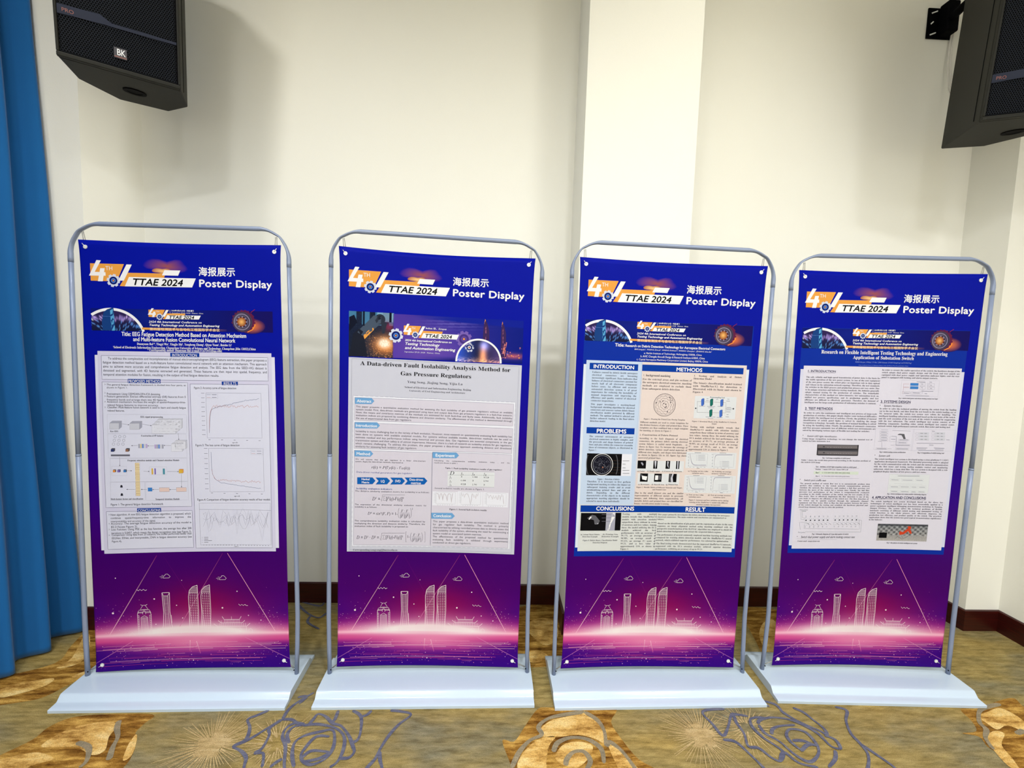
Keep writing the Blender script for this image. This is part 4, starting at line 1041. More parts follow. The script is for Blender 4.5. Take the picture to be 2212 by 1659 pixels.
POSTERS = [[
['n',1],
['r',40.1,451.6,766.8,1262.4,'paper1b'],
['n',2],
['r',51.4,435.6,753.5,1277.4,'paper1'],
['n',3],
['r',65.8,453.8,738.4,550.3,'box1'],
['r',65.3,560.3,407.6,1080.2,'box1'],
['r',418,565.3,738.2,1262,'box1'],
['r',66.2,1097.5,408.4,1258.9,'box1'],
['n',4],
['o',65.8,453.8,738.4,550.3,'ln1',1.2],
['o',65.3,560.3,407.6,1080.2,'ln1',1.2],
['o',418,565.3,738.2,1262,'ln1',1.2],
['o',66.2,1097.5,408.4,1258.9,'ln1',1.2],
['r',340.6,438.9,458.3,455.9,'hd'],
['r',167.8,547.3,299.3,564,'hd'],
['r',546.6,554,612.6,569,'hd'],
['r',187.9,1085.1,283.4,1101.7,'hd'],
['n',6],
['t',348,441.4,449.8,455.5,['INTRODUCTION'],'s','w','F'],
['t',169.7,550.4,297.4,563,['PROPOSED METHOD'],'s','w','F'],
['t',554.2,556,606.5,568.5,['RESULTS'],'s','w','F'],
['t',190.8,1087.8,280.9,1101.7,['CONCLUSIONS'],'s','w','F'],
['t',147.8,356.7,653.2,374.8,['Title: EEG Fatigue Detection Method Based on Attention Mechanism'],'sb','w','F'],
['t',193.4,378.1,606.7,394.1,['and Multi-feature Fusion Convolutional Neural Network'],'sb','w','F'],
['t',208,399.3,593.1,410.1,['Duanyuan Bai¹*, Tingyi Wu¹, Yingjie Shi¹, Yongheng Zhang¹, Qiyue Yuan¹, Ruizhe Li¹'],'rb','w','F'],
['t',112.7,412.4,690.2,426.3,['¹School of Electronic Information Engineering, Changchun University of Science and Technology, Changchun Jilin 130022,China'],'rb','w','F'],
['t',249.9,424.1,551.8,434.3,['* Corresponding author: Duanyuan Bai (e-mail:312672432@qq.com)'],'rb','w','F'],
['t',71.5,459.9,733.7,535.6,['@@To address the complexities and incompleteness of manual electroencephalogram (EEG) feature extraction, this paper proposes a', 'fatigue detection method based on a multi-feature fusion convolutional neural network with an attention mechanism. This approach', 'aims to achieve more accurate and comprehensive fatigue detection and analysis. The EEG data from the SEED-VIG dataset is', 'denoised and segmented, with 4D features extracted and generated. These features are then input into spatial, frequency, and', 'temporal attention modules for fusion, resulting in the output of final fatigue detection results.'],'s','k','J'],
['t',83.2,567.4,400.9,586.9,['The general fatigue detection framework is divided into four parts, as', 'shown in Figure 1.'],'s','k','J'],
['t',83.3,602.5,297.7,614,['Pretreatment: Using CEEMDAN-DFA-ICA denoising.'],'s','k','F'],
['t',82.9,614.9,399.3,636.6,['Feature generation: Extract differential entropy (DE) features from 5', 'frequency bands and arrange them into 4D features.'],'s','k','J'],
['t',83,637.1,398.7,658.6,['Attention mechanism: Increase the weight of spatial-frequency-time-', 'related fatigue features to improve accuracy.'],'s','k','J'],
['t',83.7,659.4,399,681.6,['Classifier: Multi-feature fusion network is used to learn and classify fatigue', 'related features.'],'s','k','J'],
['l',[75.6,567.4,79.9,570,75.4,572.6],'k',1],
['l',[74.7,602,79,604.6,74.5,607.2],'k',1],
['l',[74.3,615.5,78.6,618,74.1,620.7],'k',1],
['l',[73.7,638.2,78,640.8,73.5,643.4],'k',1],
['l',[73.1,660.5,77.4,663.1,72.9,665.7],'k',1],
['t',432.7,576.1,606.1,585.4,['Figure 2: Accuracy curve of fatigue detection'],'s','k','F'],
['t',431.7,814.5,612.5,824.2,['Figure 3: The loss curve of fatigue detection'],'s','k','F'],
['t',431,1045.2,734.2,1057.6,['Figure 4: Comparison of fatigue detection accuracy results of four models'],'s','k','F'],
['t',84.8,1061.7,292.9,1073.1,['Figure 1: The general fatigue detection framework'],'s','k','F'],
['t',82.2,1106.5,402.7,1144.2,['New algorithm: A new EEG fatigue detection algorithm is proposed, which', 'combines spatial-frequency-time information to improve the', 'interpretability and accuracy of the signal.'],'s','k','J'],
['t',82.3,1144.6,403.5,1167.8,['Accuracy: The average fatigue detection accuracy of the model is', '82.21%(see Figure 2).'],'s','k','J'],
['t',82.4,1169.5,403.2,1194.5,['Loss Function: Using MSE as the loss function, the average loss after 200', 'iterations is 0.0457, which meets the design recognition rate (see Figure 3).'],'s','k','J'],
['t',83,1193.3,403.2,1229.9,['Comparison: Using data from 23 subjects, the model performed better than', 'EEGNet, ESNet, and Interpretable_CNN in fatigue detection accuracy (see', 'Figure 4).'],'s','k','J'],
['l',[75.2,1107.5,79.6,1110.2,75,1112.8],'k',1],
['l',[73.8,1146.1,78.2,1148.8,73.6,1151.4],'k',1],
['l',[72.9,1170.4,77.3,1173.1,72.8,1175.7],'k',1],
['l',[72,1195.3,76.4,1198,71.8,1200.6],'k',1],
['o',480.8,601.3,706.1,788.9,'ax',0.7],
['o',484.2,832.9,709.3,1017.7,'ax',0.7],
['o',437.9,1066.5,733.3,1248.4,'ax',0.7],
['o',481.1,605.5,529,625,'ax',0.4],
['o',658.2,837.9,706.9,859.2,'ax',0.4],
['l',[490.1,768.4,493.5,720.1,496.2,694.6,498.6,681.1,500.9,673.8,503,669.8,505.1,668.1,507.1,667.2,509.2,666.5,511.2,666.6,513.2,664.9,515.3,665.3,517.4,660,519.4,661.8,521.4,663.8,523.4,661.8,525.4,662.6,527.6,658,529.6,659.4,531.6,657.7,533.6,658.8,535.7,658.4,537.8,655,539.8,655.6,541.8,655.4,543.8,658.3,545.8,657,548,653.3,549.9,656.2,552,652.2,554,654.3,556.1,651.2,558.2,650,560.1,654.1,562.2,650.1,564.3,649.7,566.2,653.2,568.3,652.2,570.4,648.6,572.3,651.6,574.4,648.9,576.5,649.2,578.6,646.2,580.5,649.6,582.6,647.8,584.6,648.7,586.6,647.8,588.8,644.2,590.8,644.1,592.9,642.5,594.9,641.9,597,641,599,641.8,601,642.9,603.1,639.2,605.1,642.3,607.2,640,609.2,639.3,611.2,641.5,613.3,639.3,615.4,637.9,617.4,638.3,619.4,639,621.5,635.1,623.4,639.4,625.6,633.9,627.6,637.2,629.6,637.2,631.8,632.4,633.7,635.9,635.8,633.2,637.8,633.9,640,630.4,642,630.1,644,630.3,646,633.9,648.1,629.6,650.1,632.3,652.1,633,654.2,632.8,656.3,629.4,658.3,629.2,660.4,629.8,662.4,630.9,664.5,627.1,666.5,630.2,668.5,630.2,670.6,630.3,672.7,625.7,674.6,630.3,676.8,625.5,678.8,626.5,680.8,627.7,682.8,629.1,685,625.8,686.9,628.6,689,626.4,691.1,624.9,693.2,624.6,695.2,623.6,697.3,622.9],'chb',1],
['l',[490.1,768.4,493.1,699.9,497.2,678.8,504.2,663,512.1,652.2,514.9,659,517.9,662.9,521.2,652.3,524.3,650.8,527,662.7,530.2,656.9,533.2,655.3,536.3,653.1,539.2,657.6,542.2,660.5,545.4,655.8,548.4,655.4,551.6,650.7,554.3,661.6,557.7,650.4,560.5,656.2,563.5,660.5,566.8,651.6,569.6,659.1,572.6,661.9,575.7,657.8,578.7,659.8,582,651.1,584.9,655.3,588.1,651.6,590.9,660.4,594.1,653.4,597.1,655.4,600,662.3,603.1,660.4,606.1,661.9,609.3,655.3,612.3,655.7,615.3,658.8,618.5,655.6,621.6,653.2,624.6,654.6,627.7,651.3,630.7,654.2,633.6,661.9,636.6,661.5,639.8,657.3,642.9,655.6,646,653.6,649.1,650.4,652.1,652.7,655,659.1,658.1,660.2,661.3,653.7,664.2,659.1,667.3,658.9,670.4,657.9,673.5,657.5,676.5,658.7,679.7,653.6,682.6,657.9,685.8,652.5,688.8,655.1,691.8,658.7,694.9,657.7],'cho',1],
['l',[494.4,847.7,494.5,916.7,497.8,943.2,505.9,961.9,523.4,975.2,528.4,978.3,532.4,981,536.5,980.7,540.5,981.1,544.6,979.9,548.6,982.3,552.7,981.9,556.8,983.9,560.8,983.9,564.9,985.6,569,985.7,573,986.8,577.1,986,581.2,987.6,585.2,988.5,589.3,989.4,593.4,988.5,597.5,990.7,601.5,991.5,605.6,991.5,609.7,993.1,613.8,993.6,617.9,992.8,622,993.5,626.1,993,630.1,995.8,634.2,996.7,638.3,995.9,642.4,997.2,646.5,997.9,650.6,998.6,654.7,997.4,658.8,1000,662.9,1000,667,1000.9,671.1,1000.7,675.2,1002,679.3,1003.1,683.4,1003.3,687.5,1004.2,691.6,1002.6,695.7,1003.7],'chb',1],
['l',[494.4,922,498.8,945.9,508.4,964.5,514.4,968.7,517.4,971.1,520.5,966.6,523.5,971.7,526.5,971.2,529.8,965,532.7,969.7,535.8,967.2,538.9,965.5,541.9,966.5,544.9,968.5,548,967.2,551.1,967.5,554.2,965.9,557.1,970.6,560.2,969.8,563.2,972.4,566.3,972.3,569.4,968.6,572.3,975.8,575.6,966.3,578.6,970.8,581.7,969.5,584.7,971,587.8,968,590.7,975.8,593.9,971,597,967.5,600,973.8,603.2,968.4,606.1,973.3,609.2,971.2,612.2,973.9,615.2,978.1,618.3,976.7,621.5,972.5,624.5,976.9,627.6,975.1,630.7,972.3,633.9,970,636.8,975,639.9,974.8,642.9,979.1,645.9,979.3,649.1,975.6,652.2,973,655.2,978.9,658.5,969.4,661.6,970.7,664.5,975.7,667.6,976.4,670.8,971.4,673.7,976.8,676.7,979.7,680,974.3,683,975,686.2,972.9,689.2,973.7,692.2,981.1,695.4,974.9],'cho',1],
['l',[437.2,1093.2,735.8,1098.5],'ax',0.8],
['l',[452.5,1108.3,463.4,1135.1,473.4,1194.2,485.7,1175.5,499.1,1114,509.9,1146.2,520.9,1173.2,533.9,1130.3,545.9,1119.7,557.2,1138.6,568.5,1157.5,581.5,1109.3,590.9,1200.8,605,1114.8,617.5,1088,628.7,1109.6,639.3,1160.8,652.4,1109.8,663.6,1136.8,675.3,1142.3,686.4,1174.8,696.9,1231.7,711.1,1137.2,723.8,1104.9],'gr',0.5],
['l',[452.3,1115.1,464.2,1105.6,473.9,1177.1,487.3,1117.6,498.3,1144.7,510.3,1133.3,521.6,1148,533.5,1144.6,544.9,1156.7,558.1,1103.1,568.4,1158.4,581.3,1119,592.5,1139.1,604.8,1122.2,616.7,1118.9,628,1139.1,640,1133.5,652,1124.7,663.1,1157.9,675.3,1144.7,688.3,1097,699.7,1115.7,711.2,1133.4,722.1,1173.3],'ax',0.5],
['l',[450.7,1168.2,463.3,1139,476.3,1093.7,486.1,1159.2,498.7,1129.2,510.1,1142,521.5,1153.5,533.4,1147.1,545.5,1134.3,556.3,1171.3,569.3,1126.2,581.1,1126.8,591.8,1166.5,605.1,1110.2,616.7,1118.9,627.3,1164.9,640.8,1099.2,651,1165.7,663.2,1153.6,675.6,1131.1,687.8,1118.6,698.6,1161.3,710.2,1172.7,723.7,1106.5],'ax',0.5],
['l',[451.7,1133.2,463.3,1139.3,475.1,1135,487.2,1120.8,499.3,1105.7,510,1142.9,521.2,1162.4,534.7,1098.7,546.1,1112.6,556.5,1163.4,568.4,1161.1,580.5,1150.2,593.7,1095.4,603.9,1155.5,615.2,1177.6,627,1179.4,639.5,1153.9,652.7,1097.9,662.9,1166.3,676,1112.7,687,1149.6,698.3,1176.2,710.7,1155.6,723.7,1105.8],'ax',0.5],
['l',[461.1,602.5,475.2,602.4],'ax',1.4],
['l',[461,621.6,475.1,621.5],'ax',1.4],
['l',[461,640.8,475.1,640.7],'ax',1.4],
['l',[460.9,659.9,475,659.8],'ax',1.4],
['l',[460.9,679.1,475,679],'ax',1.4],
['l',[460.8,698.3,474.9,698.2],'ax',1.4],
['l',[460.8,717.5,474.9,717.4],'ax',1.4],
['l',[460.7,736.7,474.8,736.6],'ax',1.4],
['l',[460.7,755.9,474.8,755.8],'ax',1.4],
['l',[460.6,775.1,474.7,775.1],'ax',1.4],
['l',[466,832.9,480.2,832.9],'ax',1.4],
['l',[465.9,854.4,480.1,854.3],'ax',1.4],
['l',[465.8,875.8,480,875.8],'ax',1.4],
['l',[465.7,897.3,479.8,897.3],'ax',1.4],
['l',[465.6,918.7,479.7,918.8],'ax',1.4],
['l',[465.4,940.2,479.6,940.3],'ax',1.4],
['l',[465.3,961.8,479.5,961.8],'ax',1.4],
['l',[465.2,983.3,479.4,983.3],'ax',1.4],
['l',[465.1,1004.9,479.3,1004.9],'ax',1.4],
['l',[485.8,796.4,493.9,796.4],'ax',1.6],
['l',[488.4,1023.1,496.6,1023.1],'ax',1.6],
['l',[536.9,797.3,545,797.3],'ax',1.6],
['l',[539.8,1024.4,548,1024.4],'ax',1.6],
['l',[588.2,798.2,596.4,798.2],'ax',1.6],
['l',[591.4,1025.7,599.6,1025.7],'ax',1.6],
['l',[639.7,799.2,647.9,799.1],'ax',1.6],
['l',[643.2,1027,651.4,1027],'ax',1.6],
['l',[691.4,800.1,699.6,800.1],'ax',1.6],
['l',[695.1,1028.3,703.4,1028.4],'ax',1.6],
['l',[448.4,1248.7,452.5,1248.7],'k',1.4],
['l',[460.1,1248.8,464.2,1248.9],'k',1.4],
['l',[471.8,1249,475.9,1249],'k',1.4],
['l',[483.6,1249.1,487.7,1249.2],'k',1.4],
['l',[495.3,1249.3,499.4,1249.3],'k',1.4],
['l',[507.1,1249.4,511.2,1249.5],'k',1.4],
['l',[518.8,1249.5,522.9,1249.6],'k',1.4],
['l',[530.6,1249.7,534.7,1249.7],'k',1.4],
['l',[542.4,1249.8,546.5,1249.9],'k',1.4],
['l',[554.2,1250,558.3,1250],'k',1.4],
['l',[566,1250.1,570.1,1250.2],'k',1.4],
['l',[577.8,1250.3,581.9,1250.3],'k',1.4],
['l',[589.6,1250.4,593.7,1250.5],'k',1.4],
['l',[601.5,1250.6,605.6,1250.6],'k',1.4],
['l',[613.3,1250.7,617.4,1250.8],'k',1.4],
['l',[625.1,1250.9,629.3,1250.9],'k',1.4],
['l',[637,1251,641.1,1251],'k',1.4],
['l',[648.9,1251.1,653,1251.2],'k',1.4],
['l',[660.7,1251.3,664.9,1251.3],'k',1.4],
['l',[672.6,1251.4,676.8,1251.5],'k',1.4],
['l',[684.5,1251.6,688.7,1251.6],'k',1.4],
['l',[696.4,1251.7,700.6,1251.8],'k',1.4],
['l',[708.4,1251.9,712.5,1251.9],'k',1.4],
['l',[720.3,1252,724.4,1252.1],'k',1.4],
['l',[484.6,609.1,500.7,609],'chb',0.8],
['l',[505.2,608.9,524.4,608.7],'ax',1.6],
['l',[484.2,620.1,500.4,620],'cho',0.8],
['l',[504.9,619.9,524.1,619.8],'ax',1.6],
['l',[660.6,844.8,677,844.8],'chb',0.8],
['l',[682.6,844.8,701.6,844.8],'ax',1.6],
['l',[660.4,854.4,676.8,854.4],'cho',0.8],
['l',[682.4,854.4,701.4,854.4],'ax',1.6],
['t',581.4,805.2,605.2,810.9,['epoch'],'s','k','F'],
['t',583,1033.7,607.4,1039.7,['epoch'],'s','k','F'],
['t',577.2,1253.5,595.1,1258,['Subject'],'s','k','F'],
['l',[442.7,1215.3,449.4,1215.4],'ax',0.6],
['l',[453.4,1215.4,470.7,1215.6],'k',1.3],
['l',[442.5,1222.3,449.2,1222.4],'ax',0.6],
['l',[453.2,1222.4,470.5,1222.6],'k',1.3],
['l',[442.3,1229.3,448.9,1229.3],'ax',0.6],
['l',[453,1229.4,485.6,1229.8],'k',1.3],
['l',[442.1,1236.3,448.7,1236.3],'ax',0.6],
['l',[452.8,1236.4,470.1,1236.6],'k',1.3],
['o',82.5,692.1,398.8,769.8,'gr',0.5],
['o',82.5,773.1,395.7,872.1,'gr',0.5],
['o',88.2,874.3,395.7,972.2,'gr',0.5],
['o',86.1,972.8,222.5,1050.9,'gr',0.5],
['o',226.1,973.3,395.3,1051.9,'gr',0.5],
['t',214.5,698,304.7,705.3,['EEG signal preprocessing'],'rb','k','F'],
['t',215.3,776.3,304.7,783.3,['Construction of 4D features'],'rb','k','F'],
['t',157.3,878,365.1,886.9,['Frequency attention module and Channel attention Module'],'rb','k','F'],
['t',85.6,1040.7,214.6,1048.2,['Multi-feature fusion and classification'],'rb','k','F'],
['t',262.8,1043.2,360,1051.2,['Temporal Attention Module'],'rb','k','F'],
['t',92.4,758.5,125.2,764.6,['Raw EEG'],'rb','k','F'],
['n',5],
['g',[91,728.4,102.2,719.2,139.6,718.9,128.4,728.2],'g3'],
['g',[128.4,728.2,139.6,718.9,138.7,743.9,127.5,753.2],'g3'],
['g',[91,728.4,128.4,728.2,127.5,753.2,90.1,753.3],'g2'],
['l',[91,728.4,128.4,728.2,127.5,753.2,90.1,753.3,91,728.4],'ax',0.5],
['l',[91,728.4,102.2,719.2,139.6,718.9,138.7,743.9,127.5,753.2],'ax',0.5],
['l',[128.4,728.2,139.6,718.9],'ax',0.5],
['g',[170.9,729,182.1,719.8,220.7,719.5,209.5,728.8],'g3'],
['g',[209.5,728.8,220.7,719.5,219.9,744.6,208.6,753.8],'g3'],
['g',[170.9,729,209.5,728.8,208.6,753.8,170,754],'g2'],
['l',[170.9,729,209.5,728.8,208.6,753.8,170,754,170.9,729],'ax',0.5],
['l',[170.9,729,182.1,719.8,220.7,719.5,219.9,744.6,208.6,753.8],'ax',0.5],
['l',[209.5,728.8,220.7,719.5],'ax',0.5],
['g',[282,714.3,289.2,708.4,384.1,707.8,376.9,713.7],'g2'],
['g',[376.9,713.7,384.1,707.8,383,744.6,375.8,750.5],'g2'],
['g',[282,714.3,376.9,713.7,375.8,750.5,280.8,750.9],'g1'],
['l',[282,714.3,376.9,713.7,375.8,750.5,280.8,750.9,282,714.3],'ax',0.5],
['l',[282,714.3,289.2,708.4,384.1,707.8,383,744.6,375.8,750.5],'ax',0.5],
['l',[376.9,713.7,384.1,707.8],'ax',0.5],
['g',[270.7,724.8,277.9,718.9,372.8,718.4,365.6,724.3],'g2'],
['g',[365.6,724.3,372.8,718.4,371.7,755.1,364.5,761],'g2'],
['g',[270.7,724.8,365.6,724.3,364.5,761,269.5,761.4],'g1'],
['l',[270.7,724.8,365.6,724.3,364.5,761,269.5,761.4,270.7,724.8],'ax',0.5],
['l',[270.7,724.8,277.9,718.9,372.8,718.4,371.7,755.1,364.5,761],'ax',0.5],
['l',[365.6,724.3,372.8,718.4],'ax',0.5],
['g',[259.4,735.3,266.6,729.4,361.4,728.9,354.3,734.8],'g2'],
['g',[354.3,734.8,361.4,728.9,360.3,765.7,353.1,771.6],'g2'],
['g',[259.4,735.3,354.3,734.8,353.1,771.6,258.2,772],'g1'],
['l',[259.4,735.3,354.3,734.8,353.1,771.6,258.2,772,259.4,735.3],'ax',0.5],
['l',[259.4,735.3,266.6,729.4,361.4,728.9,360.3,765.7,353.1,771.6],'ax',0.5],
['l',[354.3,734.8,361.4,728.9],'ax',0.5],
['g',[349.1,803.7,356.3,797.8,399,797.6,391.8,803.6],'g2'],
['g',[391.8,803.6,399,797.6,398,829.3,390.8,835.2],'g2'],
['g',[349.1,803.7,391.8,803.6,390.8,835.2,348.1,835.3],'g1'],
['l',[349.1,803.7,391.8,803.6,390.8,835.2,348.1,835.3,349.1,803.7],'ax',0.5],
['l',[349.1,803.7,356.3,797.8,399,797.6,398,829.3,390.8,835.2],'ax',0.5],
['l',[391.8,803.6,399,797.6],'ax',0.5],
['g',[335.2,814.2,342.4,808.3,385.1,808.2,377.9,814.1],'g2'],
['g',[377.9,814.1,385.1,808.2,384.1,839.8,376.9,845.7],'g2'],
['g',[335.2,814.2,377.9,814.1,376.9,845.7,334.2,845.8],'g1'],
['l',[335.2,814.2,377.9,814.1,376.9,845.7,334.2,845.8,335.2,814.2],'ax',0.5],
['l',[335.2,814.2,342.4,808.3,385.1,808.2,384.1,839.8,376.9,845.7],'ax',0.5],
['l',[377.9,814.1,385.1,808.2],'ax',0.5],
['d',111.2,783.5,5.9,4.4,'g3'],
['d',107.7,799.1,5.9,4.5,'g3'],
['d',104.1,814.8,5.9,4.5,'g3'],
['d',129.9,783.4,5.9,4.4,'g3'],
['d',126.4,799.1,5.9,4.4,'g3'],
['d',122.9,814.7,5.9,4.4,'g3'],
['d',148.7,783.3,5.9,4.4,'g3'],
['d',145.2,799,6,4.5,'g3'],
['d',141.7,814.7,6,4.5,'g3'],
['r',202.6,814,209,831.3,'g3'],
['r',267.2,816.5,273.6,833.3,'pu'],
['r',210.1,814,216.4,831.3,'tan'],
['r',274.7,816.5,281.1,833.3,'g3'],
['r',217.5,814,223.9,831.3,'bl2'],
['r',282.2,816.4,288.6,833.2,'bl2'],
['r',225,814,231.3,831.2,'g2'],
['r',289.7,816.4,296.1,833.2,'g2'],
['r',232.4,813.9,238.8,831.2,'pu'],
['r',297.1,816.4,303.6,833.2,'g3'],
['g',[93,835.7,98.1,831.5,109.9,831.5,104.9,835.7],'k2'],
['g',[104.9,835.7,109.9,831.5,109.6,841.9,104.5,846.1],'k2'],
['g',[93,835.7,104.9,835.7,104.5,846.1,92.6,846.1],'nv'],
['l',[93,835.7,104.9,835.7,104.5,846.1,92.6,846.1,93,835.7],'ax',0.5],
['l',[93,835.7,98.1,831.5,109.9,831.5,109.6,841.9,104.5,846.1],'ax',0.5],
['l',[104.9,835.7,109.9,831.5],'ax',0.5],
['g',[151.3,835.6,156.4,831.4,168.3,831.4,163.2,835.6],'k2'],
['g',[163.2,835.6,168.3,831.4,167.9,841.8,162.8,846],'k2'],
['g',[151.3,835.6,163.2,835.6,162.8,846,150.9,846],'br'],
['l',[151.3,835.6,163.2,835.6,162.8,846,150.9,846,151.3,835.6],'ax',0.5],
['l',[151.3,835.6,156.4,831.4,168.3,831.4,167.9,841.8,162.8,846],'ax',0.5],
['l',[163.2,835.6,168.3,831.4],'ax',0.5],
['r',92.2,857.6,168.1,864.9,'g4'],
['r',186.5,892.7,204.1,1032.3,'tan2'],
['o',189,892.7,206.6,900,'br',0.6],
['o',188.6,903.2,206.3,910.6,'br',0.6],
['o',188.3,913.7,205.9,921.1,'br',0.6],
['o',187.6,932.1,205.3,939.5,'br',0.6],
['o',187.4,940,205,947.4,'br',0.6],
['o',186.9,953.1,204.6,960.6,'br',0.6],
['o',186.1,976.8,203.8,984.3,'br',0.6],
['o',185.7,989,203.4,996.4,'br',0.6],
['o',185.3,1001.6,202.9,1009.1,'br',0.6],
['o',184.8,1013.7,202.5,1021.2,'br',0.6],
['o',184.5,1024.3,202.2,1031.8,'br',0.6],
['g',[98.3,922.5,101.3,920,111.2,920,108.2,922.5],'k2'],
['g',[108.2,922.5,111.2,920,110.9,929.5,107.8,932],'k2'],
['g',[98.3,922.5,108.2,922.5,107.8,932,97.9,931.9],'or'],
['l',[98.3,922.5,108.2,922.5,107.8,932,97.9,931.9,98.3,922.5],'ax',0.5],
['l',[98.3,922.5,101.3,920,111.2,920,110.9,929.5,107.8,932],'ax',0.5],
['l',[108.2,922.5,111.2,920],'ax',0.5],
['g',[116.1,922.5,119.1,920,129,920,126,922.5],'k2'],
['g',[126,922.5,129,920,128.7,929.5,125.6,932],'k2'],
['g',[116.1,922.5,126,922.5,125.6,932,115.7,932],'pu2'],
['l',[116.1,922.5,126,922.5,125.6,932,115.7,932,116.1,922.5],'ax',0.5],
['l',[116.1,922.5,119.1,920,129,920,128.7,929.5,125.6,932],'ax',0.5],
['l',[126,922.5,129,920],'ax',0.5],
['g',[140.3,922.6,143.4,920.1,153.3,920.1,150.2,922.6],'k2'],
['g',[150.2,922.6,153.3,920.1,153,929.5,149.9,932],'k2'],
['g',[140.3,922.6,150.2,922.6,149.9,932,140,932],'bl'],
['l',[140.3,922.6,150.2,922.6,149.9,932,140,932,140.3,922.6],'ax',0.5],
['l',[140.3,922.6,143.4,920.1,153.3,920.1,153,929.5,149.9,932],'ax',0.5],
['l',[150.2,922.6,153.3,920.1],'ax',0.5],
['o',93.9,906.8,153.4,945.7,'gr',0.5],
['o',243.2,910.1,313.1,943.9,'gr',0.5],
['r',251.9,916.4,258.1,941.7,'ye'],
['r',263.4,916.4,269.1,941.7,'pu2'],
['r',296.9,917.5,305.1,941.8,'te'],
['g',[361.5,922.9,365.1,919.9,380.2,919.9,376.6,922.9],'or'],
['g',[376.6,922.9,380.2,919.9,379.7,934.7,376.1,937.7],'or'],
['g',[361.5,922.9,376.6,922.9,376.1,937.7,361,937.7],'ye'],
['l',[361.5,922.9,376.6,922.9,376.1,937.7,361,937.7,361.5,922.9],'ax',0.5],
['l',[361.5,922.9,365.1,919.9,380.2,919.9,379.7,934.7,376.1,937.7],'ax',0.5],
['l',[376.6,922.9,380.2,919.9],'ax',0.5],
['r',234.3,997.6,251.7,1013.5,'bl'],
['r',280.2,998.8,319.9,1015.4,'pk'],
['o',280.2,998.8,319.9,1015.4,'k2',0.7],
['r',348.5,999.1,388.4,1015.7,'pk'],
['o',348.5,999.1,388.4,1015.7,'k2',0.7],
['d',130,989.8,4.5,0,'k'],
['d',130.3,1024.6,4.4,0,'k'],
['r',125,991.9,134.8,996.1,'k'],
['r',125.2,1026.6,135,1030.9,'k'],
['l',[140.2,730.7,167.2,734.7],'k',0.7],
['g',[169.6,735.1,164.4,736.4,165.1,732.3],'k'],
['l',[221.8,731.8,256.3,737.9],'k',0.7],
['g',[258.8,738.4,253.5,739.6,254.3,735.5],'k'],
['l',[363.7,768.9,365.4,795.2],'k',0.7],
['g',[365.6,797.8,363.2,792.8,367.2,792.4],'k'],
['l',[333,820.5,306,820.1],'k',0.7],
['g',[303.5,820,308.6,818,308.4,822.2],'k'],
['l',[266,821.7,241.1,821.8],'k',0.7],
['g',[238.6,821.8,243.7,819.7,243.5,823.9],'k'],
['l',[200.4,819.8,176.6,820.9],'k',0.7],
['g',[174.1,821,179.1,818.7,179.1,822.9],'k'],
['l',[126.4,868,126.1,904.7],'k',0.7],
['g',[126.1,907.3,124.1,902.2,128.1,902],'k'],
['l',[154.1,925.7,172,925.8],'k',0.7],
['g',[174.4,925.8,169.4,927.9,169.5,923.7],'k'],
['l',[220.1,927.9,241.5,929],'k',0.7],
['g',[244,929.1,238.9,931,239.2,926.8],'k'],
['l',[314.5,929.7,358.7,930.8],'k',0.7],
['g',[361.2,930.8,356.1,932.8,356.3,928.6],'k'],
['l',[371,940.3,369.3,996],'k',0.7],
['g',[369.2,998.6,367.3,993.3,371.4,993.3],'k'],
['l',[347.3,1007,322.1,1006.9],'k',0.7],
['g',[319.6,1006.9,324.7,1004.8,324.6,1009.1],'k'],
['l',[278,1006.2,254,1006.1],'k',0.7],
['g',[251.5,1006.1,256.5,1004,256.4,1008.2],'k'],
['l',[230,1005.5,209.1,1004.9],'k',0.7],
['g',[206.6,1004.8,211.7,1002.8,211.4,1007.1],'k'],
['l',[182.7,1004.8,151.3,1004.1],'k',0.7],
['g',[148.9,1004.1,153.9,1002.1,153.7,1006.3],'k']],
[
['n',1],
['r',37.5,446.6,766,1276.1,'paper2'],
['n',2],
['o',50.7,452.7,753.5,1268.4,'ax',0.8],
['o',47.6,449.8,756.9,1271.2,'gr',0.4],
['r',58.1,605.4,745.1,1252.5,'wh'],
['o',58.1,605.4,745.1,1252.5,'ln2',1],
['n',3],
['r',64.3,613,737.8,708.5,'box2'],
['r',64.2,719,738.2,828,'box2'],
['r',65.2,836.2,395.2,1246.6,'box2'],
['r',396.1,833.3,737.2,1248.7,'box2'],
['n',4],
['o',64.3,613,737.8,708.5,'ln2',1],
['o',64.2,719,738.2,828,'ln2',1],
['o',65.2,836.2,395.2,1246.6,'ln2',1],
['o',396.1,833.3,737.2,1248.7,'ln2',1],
['g',[65.8,614.5,134.1,612.7,145.6,625.3,134.4,637.9,66,639.7],'tag'],
['l',[65.8,614.5,134.1,612.7,145.6,625.3,134.4,637.9,66,639.7,65.8,614.5],'tagd',0.8],
['n',6],
['t',73.6,621,133.8,632.7,['Abstract'],'sb','w','F'],
['n',4],
['g',[66.2,717.3,159.2,714.8,170.7,727.4,159.5,739.8,66.4,742.3],'tag'],
['l',[66.2,717.3,159.2,714.8,170.7,727.4,159.5,739.8,66.4,742.3,66.2,717.3],'tagd',0.8],
['n',6],
['t',69.9,724.1,159.9,735.5,['Introduction'],'sb','w','F'],
['n',4],
['g',[66.7,837.2,132.6,836,144.2,848.5,132.9,860.7,66.9,861.9],'tag'],
['l',[66.7,837.2,132.6,836,144.2,848.5,132.9,860.7,66.9,861.9,66.7,837.2],'tagd',0.8],
['n',6],
['t',74,843.9,131.8,855.4,['Method'],'sb','w','F'],
['n',4],
['g',[396.7,834.4,497.2,832,509.3,844.4,497.9,856.5,397.3,858.8],'tag'],
